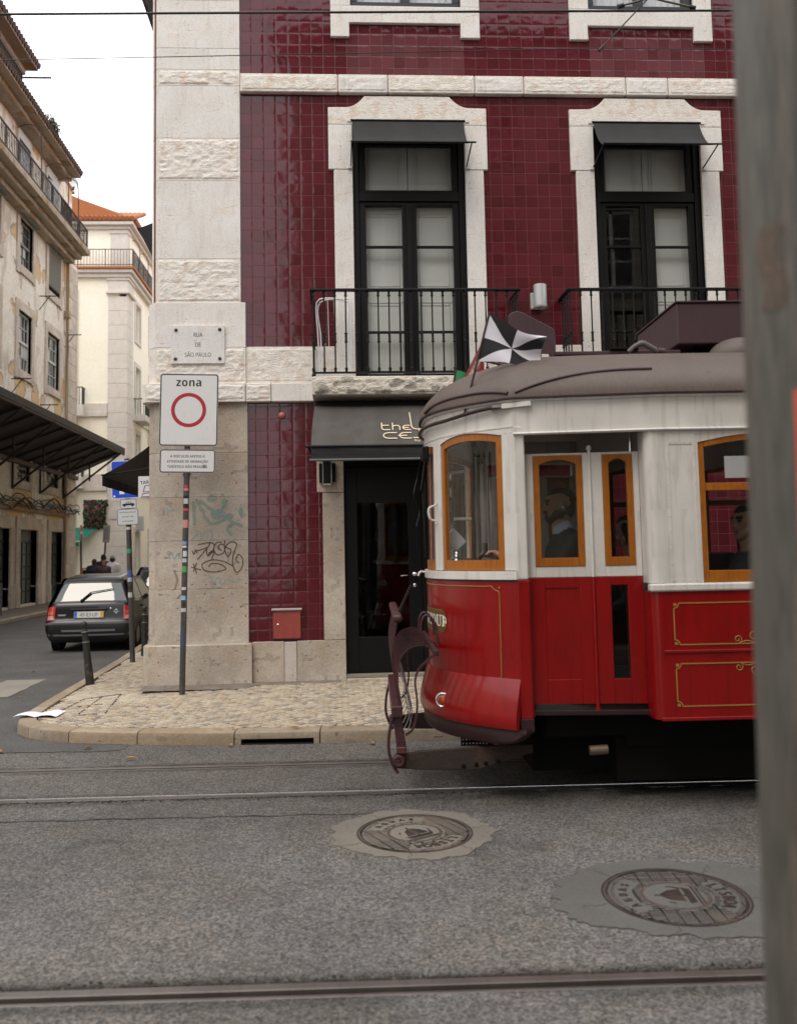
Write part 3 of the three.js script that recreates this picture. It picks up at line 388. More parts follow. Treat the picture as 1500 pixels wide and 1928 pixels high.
  for (const t of list.slice(300)) { const g = ro[t.k][t.r], p = g.attributes.position.array, n = g.attributes.normal.array; c.setRGB(...cols[t.c]); const st = WINX.some(([a, b]) => t.x > a - 0.05 && t.x < b + 0.05 && t.y > 7.2 && t.y < 7.75) ? 0.022 + 0.02 * t.v : 0; for (let i = 0; i < p.length; i += 3) { pos.push(p[i] + t.x, p[i + 1] + t.y, p[i + 2]); nor.push(n[i], n[i + 1], n[i + 2]); col.push(c.r + st, c.g + st * 0.75, c.b + st * 0.8); } }
  const g = new THREE.BufferGeometry(); g.setAttribute('position', new THREE.Float32BufferAttribute(pos, 3)); g.setAttribute('normal', new THREE.Float32BufferAttribute(nor, 3)); g.setAttribute('color', new THREE.Float32BufferAttribute(col, 3)); uvBox(g);
  const m = glaze(lin(1, 1, 1)); m.vertexColors = true; part(CB, 'tiles', g, m, 'maroon glazed wall tiles further up the facade').userData.kind = 'stuff';
}
// ---- limestone trim
const blk = (name, g, m, label) => part(CB, name, shiftUV(g, rnd() * 7, rnd() * 7), m, label);
const roughFace = (x0, x1, y0, y1, z, amp, s) => { const nx = Math.max(8, Math.round((x1 - x0) / 0.014)), ny = Math.max(4, Math.round((y1 - y0) / 0.014)); return prep(grid(nx, ny, (u, v) => { const e = Math.min(u * nx, (1 - u) * nx, v * ny, (1 - v) * ny), k = clamp(e / 2), X = lerp(x0, x1, u), Y = lerp(y0, y1, v), w = 0.05 * fbm(X / 4 + 1, Y / 4 + 1, 20, 3, s); return [X, Y, z - (1 - k) * 0.02 + k * amp * (ridge(X / 4 + 1 + w, Y / 2.4 + 1, 44, 3, s) - 0.5)]; }), false); };
{
  const quoin = (x0, x1, y0, y1, z, ch, rough) => { const g = planExt([[x0, -0.4], [x0, z - ch - 0.03], [x0 + ch, z], [x1, z], [x1, -0.4]], y0 + 0.001, y1 - 0.001, 0.003); return rough ? merge([g, uvBox(roughFace(x0 + ch, x1, y0 + 0.003, y1 - 0.003, z + 0.004, 0.02, Math.round(y0 * 97)).toNonIndexed())]) : g; };
  const up = [[4.46, 4.978, 1], [4.978, 5.905, 0], [5.905, 6.415, 1], [6.415, 7.052, 0], [7.052, 7.25, 1], [7.25, 7.51, 0], [7.51, 8.1, 0], [8.1, 8.75, 1], [8.75, 9.6, 0], [9.6, 10.2, 1], [10.2, 11.6, 0]];
  for (const [a, b, r] of up) blk('quoin_block', quoin(-2.062, -1.04, a, b, 0.03, 0.075, r), r ? M.rough : M.stone, r ? 'rough hacked corner block' : undefined);
  for (const [a, b, r] of [[3.52, 3.935, 1], [3.935, 4.46, 0]]) blk('quoin_block', quoin(-2.095, -0.985, a, b, 0.052, 0.09, r), r ? M.rough : M.stone);
  for (const [a, b] of [[0.594, 1.203], [1.203, 1.741], [1.741, 2.23], [2.23, 2.728], [2.728, 3.303]]) blk('quoin_block', quoin(-2.085, -0.968, a, b, 0.05, 0.085, 0), M.dirty);
  blk('belt_block', quoin(-2.15, -0.99, 3.30, 3.515, 0.11, 0.05, 1), M.rough); blk('belt_block', merge([box(-0.985, -0.70, 3.30, 3.515, -0.05, 0.09, 0.012), uvBox(roughFace(-0.985, -0.70, 3.305, 3.51, 0.094, 0.02, 5).toNonIndexed())]), M.rough); blk('belt_block', box(-0.695, -0.2, 3.30, 3.515, -0.05, 0.085, 0.012), M.stone);
  blk('band_block', merge([box(-0.985, 0.048, 3.52, 3.945, -0.05, 0.028, 0.008), uvBox(roughFace(-0.985, 0.04, 3.525, 3.94, 0.031, 0.014, 11).toNonIndexed())]), M.rough); for (const [a, b] of [[1.815, 2.91], [4.66, 5.8], [7.56, 9.9]]) blk('band_block', box(a, b, 3.52, 3.945, -0.05, 0.03, 0.008), M.rough); blk('belt_block', box(2.13, 2.66, 3.30, 3.515, -0.05, 0.085, 0.012), M.stone); blk('belt_block', box(5.0, 9.9, 3.30, 3.515, -0.05, 0.085, 0.012), M.stone);
  const bj = [-1.035, 0.11, 0.7, 1.732, 2.32, 3.558, 4.073, 5.1, 6.3, 7.6, 8.8, 9.95]; for (let i = 0; i + 1 < bj.length; i++) blk('belt_block', merge([box(bj[i] + 0.003, bj[i + 1] - 0.003, 6.97, 7.195, -0.05, 0.07, 0.014), uvBox(roughFace(bj[i] + 0.004, bj[i + 1] - 0.004, 6.975, 7.19, 0.073, 0.012, i + 40).toNonIndexed())]), i % 2 ? M.stone : M.rough);
  blk('plinth_block', planExt([[-2.125, -0.5], [-2.125, 0.03], [-2.06, 0.125], [-0.93, 0.125], [-0.93, -0.2]], 0.05, 0.597, 0.012), M.dirty, 'stained plinth block under the corner pier');
  blk('plinth_block', box(-0.928, -0.576, 0.05, 0.603, -0.1, 0.038, 0.008), M.dirty); blk('plinth_block', box(-0.436, 0.112, 0.05, 0.603, -0.1, 0.038, 0.008), M.dirty); blk('plinth_block', box(-0.574, -0.438, 0.10, 0.596, -0.1, 0.045, 0.008), std({ ...T.stone, color: lin(0.70, 0.66, 0.62), roughness: 0.9, bumpScale: 0.001 }), 'smooth pale cement strip in the plinth'); blk('plinth_block', box(1.5, 9.9, 0.05, 0.603, -0.1, 0.038, 0.008), M.dirty);
  blk('side_wall_render', box(-2.055, -2.03, 0.02, 11.55, -13.9, -0.42), M.dirty);
}
// ---- door surround
{
  const d = M.dirty; blk('door_jamb', box(-0.131, 0.112, 0.605, 2.258, -0.2, 0.04, 0.008), d); blk('door_jamb', box(-0.192, 0.112, 2.262, 3.0, -0.2, 0.045, 0.008), d); blk('door_jamb', box(1.5, 1.74, 0.605, 3.0, -0.2, 0.04, 0.008), d); blk('door_lintel', box(-0.192, 1.8, 3.003, 3.295, -0.2, 0.045, 0.008), d);
  blk('door_step', box(0.114, 1.6, 0.06, 0.175, -0.5, 0.06, 0.012), M.dirty); blk('door_threshold', box(0.114, 1.5, 0.177, 0.215, -0.5, 0.03, 0.006), std({ ...T.conc, color: lin(0.9, 0.85, 0.75), roughness: 0.8 }));
  const dr = part(CB, 'door', [box(0.113, 0.26, 0.22, 2.55, -0.13, -0.07, 0.006), box(0.842, 0.99, 0.22, 2.55, -0.13, -0.07, 0.006), box(0.26, 0.842, 0.22, 0.62, -0.13, -0.07, 0.006), box(0.26, 0.842, 2.14, 2.55, -0.13, -0.07, 0.006), box(0.995, 1.498, 0.22, 2.55, -0.13, -0.075, 0.006), box(0.113, 1.498, 2.555, 2.95, -0.15, -0.09, 0.006)], M.black, 'black shop door with a tall glass panel');
  part(dr, 'pane', panel(0.255, 0.847, 0.615, 2.145, -0.10), M.tint);
  part(dr, 'knob', [at(lathe([[0, 0], [0.014, 0], [0.012, 0.02], [0.024, 0.032], [0.028, 0.045], [0.022, 0.06], [0, 0.066]], 14), 0.9, 1.32, -0.07, 0, Math.PI / 2), at(lathe([[0, 0], [0.02, 0], [0.02, 0.008], [0, 0.01]], 12), 0.905, 1.19, -0.07, 0, Math.PI / 2)], M.chrome); part(dr, 'handle', tube([[0.81, 1.30, -0.07], [0.82, 1.305, -0.03], [0.80, 1.305, -0.02], [0.74, 1.30, -0.02]], 0.007, 10, 6), M.chrome);
}
// ---- tall windows
const wcurve = (x0, x1, y, ym) => { const o = []; for (let i = 0; i <= 10; i++) { const t = i / 10; o.push([lerp(x0, x1, t), lerp(y, ym, t * t)]); } return o; };
WINX.forEach(([a, b], k) => {
  const L = (x) => a + x, w = b - a, jl = a - 0.221, jr = b + 0.221, el = a - 0.28, er = b + 0.27, m = M.stone, top = [[el, 6.592], [el, 6.80]];
  for (let i = 0; i <= 8; i++) { const t = i / 8; top.push([lerp(a - 0.08, a + 0.15, t), 6.802 + 0.138 * t ** 2.2]); } for (let i = 0; i <= 8; i++) { const t = 1 - i / 8; top.push([lerp(b + 0.08, b - 0.17, t), 6.802 + 0.138 * t ** 2.2]); } top.push([er, 6.80], [er, 6.592]);
  blk('lintel', ext(top, -0.15, 0.045, 0.006), M.rough, 'carved window lintel with scooped shoulders'); blk('jamb', box(jl, a, 3.52, 6.045, -0.15, 0.04, 0.007), m); blk('jamb', box(b, jr, 3.52, 6.045, -0.15, 0.04, 0.007), m); blk('jamb', box(el, a, 6.048, 6.589, -0.15, 0.045, 0.007), m); blk('jamb', box(b, er, 6.048, 6.589, -0.15, 0.045, 0.007), m);
  blk('window_sill', box(a - 0.015, b + 0.015, 3.42, 3.525, -0.2, 0.03, 0.008), m);
  // upper storey sill with hanging ears
  blk('upper_sill', ext([[a - 0.235, 7.672], [a - 0.235, 8.06], [b + 0.222, 8.06], [b + 0.222, 7.672], [b - 0.008, 7.672], [b - 0.008, 7.848], [a - 0.014, 7.848], [a - 0.014, 7.672]], -0.15, 0.045, 0.007), M.stone); blk('jamb', box(a - 0.235, a, 8.063, 10.9, -0.15, 0.04, 0.007), m); blk('jamb', box(b, b + 0.222, 8.063, 10.9, -0.15, 0.04, 0.007), m); blk('lintel', box(a - 0.3, b + 0.3, 10.9, 11.2, -0.15, 0.045, 0.007), m);
  const c = (a + b) / 2, gl0 = a + 0.145, gl1 = c - 0.085, gr0 = c + 0.085, gr1 = b - 0.145;
  const fr = [box(a, a + 0.07, 3.53, 6.589, -0.15, -0.03, 0.005), box(b - 0.07, b, 3.53, 6.589, -0.15, -0.03, 0.005), box(a + 0.07, b - 0.07, 6.50, 6.589, -0.15, -0.03, 0.005), box(a + 0.07, b - 0.07, 5.69, 5.79, -0.15, -0.035, 0.008), box(a + 0.07, b - 0.07, 5.79, 5.835, -0.14, -0.065, 0.005), box(a + 0.07, gl0, 5.835, 6.5, -0.14, -0.065, 0.005), box(gr1, b - 0.07, 5.835, 6.5, -0.14, -0.065, 0.005), box(gl0, gr1, 6.38, 6.5, -0.14, -0.065, 0.005)];
  for (const [p, q, sx0, sx1] of [[gl0, gl1, a + 0.072, c - 0.002], [gr0, gr1, c + 0.002, b - 0.072]]) fr.push(box(sx0, p, 3.54, 5.688, -0.14, -0.06, 0.006), box(q, sx1, 3.54, 5.688, -0.14, -0.06, 0.006), box(p, q, 5.645, 5.688, -0.14, -0.06, 0.006), box(p, q, 3.54, 3.63, -0.14, -0.06, 0.006), box(p, q, 5.138, 5.164, -0.115, -0.07, 0.004), box(p, q, 4.117, 4.143, -0.115, -0.07, 0.004));
  fr.push(box(c - 0.035, c + 0.03, 3.56, 5.67, -0.06, -0.035, 0.01));
  const win = part(CB, 'window', fr, M.black, 'tall black French window with a transom');
  const pane = (x0, x1, y0, y1) => { const g = panel(x0, x1, y0, y1, -0.095); g.rotateY(rr(-0.0008, 0.0008)); part(win, 'pane', g, M.glass); };
  pane(gl0 - 0.004, gr1 + 0.004, 5.83, 6.385); for (const [p, q] of [[gl0, gl1], [gr0, gr1]]) for (const [y0, y1] of [[3.625, 4.12], [4.14, 5.14], [5.162, 5.65]]) pane(p - 0.004, q + 0.004, y0, y1);
  const shut = (x0, x1, y0, y1) => { const o = [box(x0, x1, y0, y1, -0.235, -0.205, 0.003)]; const ins = (u0, u1, v0, v1) => { for (const t of [0, 0.035]) o.push(box(u0 + t, u1 - t, v0 + t, v0 + t + 0.012, -0.2045, -0.197), box(u0 + t, u1 - t, v1 - t - 0.012, v1 - t, -0.2045, -0.197), box(u0 + t, u0 + t + 0.012, v0 + t, v1 - t, -0.204, -0.197), box(u1 - t - 0.012, u1 - t, v0 + t, v1 - t, -0.204, -0.197)); }; const h = y1 - y0; if (h > 1) { ins(x0 + 0.08, x1 - 0.08, y0 + 0.1, y0 + h * 0.45); ins(x0 + 0.08, x1 - 0.08, y0 + h * 0.52, y1 - 0.1); } else ins(x0 + 0.08, x1 - 0.08, y0 + 0.08, y1 - 0.08); part(win, 'inner_shutter', o, M.shutter); };
  shut(a + 0.075, c - 0.004, 5.75, 6.5); shut(c + 0.004, b - 0.075, 5.75, 6.5); if (k !== 1) shut(a + 0.075, c - 0.004, 3.56, 5.7); shut(c + 0.004, b - 0.075, 3.56, 5.7);
  // upper window
  const uf = std({ color: lin(0.02, 0.021, 0.026), roughness: 0.4 });
  const uw = part(CB, 'upper_window', [box(a, b, 8.062, 8.15, -0.12, -0.03, 0.006), box(a, a + 0.085, 8.15, 10.9, -0.12, -0.03, 0.006), box(b - 0.085, b, 8.15, 10.9, -0.12, -0.03, 0.006), box(a + 0.085, b - 0.085, 10.8, 10.9, -0.12, -0.03, 0.006), box(c - 0.055, c + 0.055, 8.15, 10.8, -0.12, -0.035, 0.006)], uf, 'upper window with a dark frame');
  for (const [p, q] of [[a + 0.08, c - 0.05], [c + 0.05, b - 0.08]]) part(uw, 'pane', panel(p, q, 8.145, 10.81, -0.08), M.glass); part(uw, 'curtain', grid(60, 4, (u, v) => [lerp(a + 0.08, b - 0.08, u), lerp(8.1, 10.85, v), -0.2 + 0.012 * Math.sin(u * 90)]), std({ color: lin(0.55, 0.56, 0.58), roughness: 0.9, side: THREE.DoubleSide }));
});
// ---- balconies
function balcony(x0, x1, label) {
  const t = thing('balcony', label, 'balcony', [(x0 + x1) / 2, 3.30, 0], 'stone balconies with black railings'), zf = 0.46;
  const slab = merge([box(x0, x1, 3.30, 3.512, 0.05, zf + 0.05, 0.02), uvBox(roughFace(x0 + 0.01, x1 - 0.01, 3.305, 3.508, zf + 0.054, 0.03, 71).toNonIndexed())]);
  const sl = part(t, 'slab', slab, M.balcony, 'weathered stone slab with dark lichen'); 
  { const o = []; for (let i = 0; i < 34; i++) { const x = rr(x0 + 0.08, x1 - 0.08), y = rnd() < 0.5 ? rr(3.31, 3.35) : rr(3.34, 3.51), r = rr(0.012, 0.05), pts = ragged(r * rr(1, 2), r * rr(0.5, 0.9), i + 3, 14, 0.5); o.push(at(prep(new THREE.ShapeGeometry(shapeOf(pts))), x, Math.max(3.312, y - r * 0.3), zf + 0.0625 + i * 0.0001)); } part(sl, 'lichen', o, std({ color: lin(0.10, 0.095, 0.075), roughness: 1, transparent: true, opacity: 0.36 }), 'dark lichen patches').userData.kind = 'stuff'; }
  part(t, 'handrail', [box(x0 - 0.015, x1 + 0.01, 4.475, 4.503, zf - 0.035, zf + 0.035, 0.008), box(x0 - 0.015, x0 + 0.03, 4.474, 4.502, 0, zf - 0.034, 0.008), box(x1 - 0.035, x1 + 0.01, 4.474, 4.502, 0, zf - 0.034, 0.008)], M.iron);
  part(t, 'bottom_rail', [box(x0 + 0.008, x1 - 0.012, 3.548, 3.568, zf - 0.012, zf + 0.012), box(x0 + 0.008, x0 + 0.03, 3.5475, 3.5675, 0, zf - 0.012), box(x1 - 0.034, x1 - 0.012, 3.5475, 3.5675, 0, zf - 0.012)], M.iron);
  const pr = [[0.009, 0], [0.017, 0.004], [0.013, 0.02], [0.018, 0.036], [0.018, 0.046], [0.0085, 0.056], [0.0085, 0.33], [0.019, 0.336], [0.019, 0.346], [0.012, 0.352], [0.015, 0.372], [0.012, 0.388], [0.015, 0.406], [0.012, 0.424], [0.019, 0.43], [0.019, 0.44], [0.0085, 0.446], [0.0085, 0.852], [0.018, 0.858], [0.018, 0.866], [0.012, 0.872], [0.0135, 0.9], [0.013, 0.912]], bg = lathe(pr, 9);
  const put = (x, z) => { const m = new THREE.Mesh(bg, M.iron); m.name = 'baluster'; m.castShadow = m.receiveShadow = true; m.position.set(x - (x0 + x1) / 2, 3.562 - 3.30, z); t.add(m); };
  const n = Math.round((x1 - x0 - 0.04) / 0.1213); for (let i = 0; i <= n; i++) put(lerp(x0 + 0.02, x1 - 0.024, i / n), zf); for (const x of [x0 + 0.02, x1 - 0.024]) for (const z of [0.08, 0.205, 0.33]) put(x, z);
  for (const x of [x0 + 0.02, x1 - 0.024, (x0 + x1) / 2]) part(t, 'foot', at(lathe([[0.018, 0], [0.022, 0.02], [0.016, 0.045], [0, 0.05]], 9), x, 3.508, zf), M.iron);
}
balcony(-0.225, 2.112, 'stone balcony with a black iron railing above the shop awning'); balcony(2.668, 5.02, 'stone balcony with a black iron railing behind the tram roof');
// ---- window awnings
function windowAwning(a, b, label) {
  const t = thing('window_awning', label, 'awning', [(a + b) / 2, 6.17, 0.04], 'small black window awnings'), P = (u) => { const q = u * u * 0.25 + u * 0.75; return [0.05 + 0.5 * Math.pow(u, 1.25), 6.635 - 0.465 * Math.sin(u * 1.45) / Math.sin(1.45)]; };
  part(t, 'fabric', metreUV(grid(20, 10, (u, v) => { const [z, y] = P(1 - v); return [lerp(a + 0.01, b - 0.01, u), y - 0.006 * Math.sin(Math.PI * u) * (1 - v), z]; }), 1.3, 0.7), M.awningDark);
  part(t, 'front_bar', bar([a - 0.02, 6.168, 0.553], [b + 0.06, 6.168, 0.553], 0.011, 8), M.iron); part(t, 'wall_bar', bar([a - 0.01, 6.64, 0.05], [b + 0.01, 6.64, 0.05], 0.014, 8), M.iron);
  for (const x of [a - 0.012, b + 0.012]) part(t, 'arm', bar([x, 6.08, 0.06], [x, 6.17, 0.55], 0.008, 6), M.iron); for (const x of [a - 0.05, b + 0.01]) part(t, 'bracket', [box(x, x + 0.045, 6.05, 6.1, 0.04, 0.07, 0.005), box(x, x + 0.045, 6.62, 6.66, 0.04, 0.06, 0.005)], M.white);
}
windowAwning(0.262, 1.597, 'small black awning over the left tall window'); windowAwning(3.138, 4.447, 'small black awning over the right tall window, beside the grey pole'); windowAwning(6.02, 7.34, 'small black awning over the window hidden by the grey pole');
// ---- shop awning with its lettering
{
  const t = thing('shop_awning', 'wide faded black awning lettered in cream over the shop door', 'awning', [1.1, 2.55, 0.05]), x0 = -0.235, x1 = 2.7;
  const prof = (u) => u < 0.18 ? [0.10 + 0.30 * u / 0.18, 3.27 - 0.06 * u / 0.18 - 0.02] : [0.40 + 0.40 * (u - 0.18) / 0.82, 3.19 - 0.49 * (u - 0.18) / 0.82];
  part(t, 'fabric', metreUV(grid(40, 16, (u, v) => { const [z, y] = prof(1 - v); return [lerp(x0 + 0.05 * v * v, x1, u), y - 0.01 * Math.sin(Math.PI * clamp(u * 3)) * (1 - v) * v * 4 - 0.006 * fbm(u, v, 6, 3, 3), z]; }), 2.9, 0.8), M.awning);
  part(t, 'valance', metreUV(grid(80, 8, (u, v) => [lerp(x0, x1, u), lerp(2.565, 2.70, v), 0.80 - 0.012 * (1 - v) + 0.012 * (fbm(u * 1 + 0.25 * v, v * 0.3, 14, 3, 9) - 0.5)]), 2.9, 0.14), M.awningDark);
  part(t, 'front_bar', bar([x0 - 0.06, 2.705, 0.80], [x1, 2.705, 0.80], 0.014, 8), M.iron); part(t, 'valance_bar', bar([x0 - 0.02, 2.56, 0.79], [x1, 2.56, 0.79], 0.014, 8), M.greyPole); part(t, 'arm', [bar([x0 - 0.03, 2.70, 0.80], [x0 + 0.02, 2.62, 0.5], 0.012, 6), bar([x0 + 0.02, 2.62, 0.5], [x0 + 0.06, 2.75, 0.06], 0.012, 6)], M.iron);
  part(t, 'wall_box', box(x0 + 0.02, x1, 3.16, 3.285, 0.05, 0.13, 0.02), M.awningDark);
  // cream lettering printed on the slope
  const tx = canvasTex(1024, 640, (c, W, H) => {
    c.clearRect(0, 0, W, H); c.strokeStyle = '#e2cfae'; c.fillStyle = '#e2cfae'; c.lineCap = 'round'; c.lineJoin = 'round'; c.lineWidth = 17; const S = (f) => { c.beginPath(); f(); c.stroke(); };
    S(() => { c.moveTo(40, 250); c.lineTo(40, 345); c.quadraticCurveTo(40, 385, 95, 385); c.lineTo(165, 385); }); S(() => { c.moveTo(40, 295); c.lineTo(150, 295); });
    S(() => { c.moveTo(215, 250); c.lineTo(215, 385); }); S(() => { c.moveTo(215, 335); c.quadraticCurveTo(215, 300, 270, 300); c.quadraticCurveTo(330, 300, 330, 340); c.lineTo(330, 385); });
    S(() => { c.moveTo(505, 385); c.lineTo(440, 385); c.bezierCurveTo(360, 385, 360, 300, 440, 300); c.lineTo(490, 300); }); S(() => { c.moveTo(385, 343); c.lineTo(470, 343); });
    S(() => { c.moveTo(505, 40); c.lineTo(520, 310); c.quadraticCurveTo(530, 375, 620, 378); c.quadraticCurveTo(740, 380, 745, 300); c.lineTo(745, 40); }); S(() => { c.moveTo(790, 40); c.lineTo(800, 300); c.quadraticCurveTo(805, 350, 830, 360); });
    S(() => { c.moveTo(640, 380); c.lineTo(640, 545); }); S(() => { c.moveTo(540, 548); c.lineTo(745, 548); });
    S(() => { c.moveTo(270, 445); c.lineTo(150, 445); c.bezierCurveTo(30, 445, 30, 555, 150, 555); c.lineTo(270, 555); }); S(() => { c.moveTo(505, 445); c.lineTo(410, 445); c.bezierCurveTo(290, 445, 290, 555, 410, 555); c.lineTo(505, 555); }); S(() => { c.moveTo(300, 500); c.lineTo(430, 500); });
    S(() => { c.moveTo(850, 420); c.lineTo(850, 548); c.lineTo(960, 548); }); S(() => { c.moveTo(960, 300); c.bezierCurveTo(860, 290, 840, 380, 900, 385); c.lineTo(960, 385); });
    c.font = '62px sans-serif'; c.save(); c.translate(545, 618); c.scale(1.5, 0.8); c.fillText('by G', 0, 0); c.restore();
  });
  const y0 = 0.10, y1 = 0.86; part(t, 'lettering', grid(8, 8, (u, v) => { const q = lerp(0.93, 0.14, v) * 0.82 + 0.18, [z, y] = prof(q); return [lerp(0.50, 1.19, u), y + 0.005, z + 0.006]; }), std({ map: tx, transparent: true, roughness: 0.9 }), 'cream printed shop lettering');
}
// ---- small things on the facade
{ // marble street plaque
  const t = thing('street_name_plaque', 'white marble street name plaque with four bolts, above the zone sign', 'plaque', [-1.522, 3.745, 0.06]), x0 = -1.82, x1 = -1.218, y0 = 3.745, y1 = 4.187;
  part(t, 'slab', box(x0, x1, y0, y1, 0.056, 0.082, 0.004), std({ ...T.stone, color: lin(0.95, 0.95, 0.97), roughness: 0.35, bumpScale: 0.0005 }));
  const tx = canvasTex(900, 660, (c, W, H) => { c.clearRect(0, 0, W, H); c.fillStyle = '#2a2726'; c.textAlign = 'center'; c.font = '100px sans-serif'; const ln = (s, y, sc) => { c.save(); c.translate(450, y); c.scale(sc, 1); c.fillText(s, 0, 0); c.restore(); }; ln('RUA', 200, 0.82); ln('DE', 370, 0.82); c.save(); c.globalAlpha = 0.85; ln('S\u00c3O PAULO', 545, 0.86); c.restore(); });
  part(t, 'lettering', panel(x0, x1, y0, y1, 0.0835), std({ map: tx, transparent: true, roughness: 0.8 }), 'engraved words RUA DE S\u00c3O PAULO');
  for (const [x, y] of [[x0 + 0.055, y1 - 0.055], [x1 - 0.055, y1 - 0.05], [x0 + 0.05, y0 + 0.055], [x1 - 0.055, y0 + 0.055]]) part(t, 'bolt', at(lathe([[0, 0.022], [0.012, 0.018], [0.019, 0.008], [0.02, 0]], 10), x, y, 0.082, 0, Math.PI / 2), std({ color: lin(0.05, 0.055, 0.04), roughness: 0.5, metalness: 0.5 }));
}
{ const t = thing('wall_lamp', 'grey cylindrical wall lamp on the tiles between the balconies', 'lamp', [2.425, 4.38, 0]); const m = std({ color: lin(0.5, 0.51, 0.5), roughness: 0.4, metalness: 0.3 }); part(t, 'cylinder', at(lathe([[0, 0.275], [0.07, 0.275], [0.075, 0.27], [0.075, 0.035], [0.078, 0.035], [0.078, 0], [0.06, 0], [0.06, 0.03], [0, 0.03]], 28), 2.42, 4.36, 0.13), m); part(t, 'back_plate', box(2.325, 2.46, 4.37, 4.56, 0.0, 0.06, 0.006), m); }
{ const t = thing('meter_hatch', 'small red metal hatch at the foot of the tiled wall', 'hatch', [-0.545, 0.62, 0]); const m = std({ ...T.paint, color: lin(0.30, 0.052, 0.038), roughness: 0.45 }); part(t, 'door', box(-0.70, -0.39, 0.63, 0.945, 0.0, 0.045, 0.01), m); part(t, 'drip_cap', [box(-0.715, -0.376, 0.945, 0.968, 0, 0.065, 0.005)], std({ color: lin(0.45, 0.42, 0.42), roughness: 0.4, metalness: 0.3 })); part(t, 'lock', at(lathe([[0, 0.01], [0.011, 0.008], [0.012, 0]], 10), -0.645, 0.79, 0.045, 0, Math.PI / 2), M.chrome); }
solo('alarm_disc', 'small pink round alarm button on the tiles beside the awning', 'alarm', at(lathe([[0, 0.05], [0.014, 0.05], [0.016, 0.042], [0.03, 0.04], [0.036, 0.034], [0.04, 0]], 20), -0.582, 3.15, 0.0, 0, Math.PI / 2), std({ color: lin(0.45, 0.13, 0.09), roughness: 0.45 }));
{ const t = thing('door_lamp', 'black double wall lamp on the door jamb under the awning', 'lamp', [-0.07, 2.33, 0.05]); part(t, 'wing', [box(-0.165, -0.125, 2.37, 2.585, 0.046, 0.09, 0.004), box(-0.022, 0.02, 2.375, 2.59, 0.046, 0.09, 0.004)], M.black); part(t, 'body', box(-0.124, -0.023, 2.355, 2.62, 0.046, 0.14, 0.01), M.black); part(t, 'trim', [box(-0.126, -0.118, 2.36, 2.62, 0.14, 0.146), box(-0.030, -0.022, 2.36, 2.62, 0.14, 0.146), box(-0.12, -0.028, 2.335, 2.356, 0.06, 0.135, 0.004)], M.steel); }
{ const t = thing('drying_rack', 'folded white wire drying rack leaning on the left balcony railing', 'drying rack', [0.13, 3.515, 0.2]); const m = std({ color: lin(0.75, 0.75, 0.74), roughness: 0.4 }); const z = 0.28; part(t, 'frame', [tube([[-0.14, 3.515, z], [-0.155, 4.0, z], [-0.165, 4.40, z], [-0.13, 4.435, z], [0.13, 4.437, z], [0.2, 4.435, z], [0.225, 4.40, z], [0.215, 4.0, z], [0.20, 3.515, z]], 0.0085, 40, 6), tube([[-0.115, 3.515, z - 0.03], [-0.125, 4.0, z - 0.03], [-0.13, 4.40, z - 0.03], [0.16, 4.42, z - 0.03], [0.195, 4.38, z - 0.03], [0.185, 4.0, z - 0.03], [0.18, 3.515, z - 0.03]], 0.0085, 40, 6)], m); for (const x of [-0.075, -0.03, 0.04, 0.1, 0.13, 0.155]) part(t, 'wire', bar([x, 3.75, z - 0.015], [x - 0.012, 4.42, z - 0.015], 0.004, 5), m); part(t, 'cross_wire', bar([-0.12, 3.755, z - 0.015], [0.19, 3.757, z - 0.015], 0.004, 5), m); }
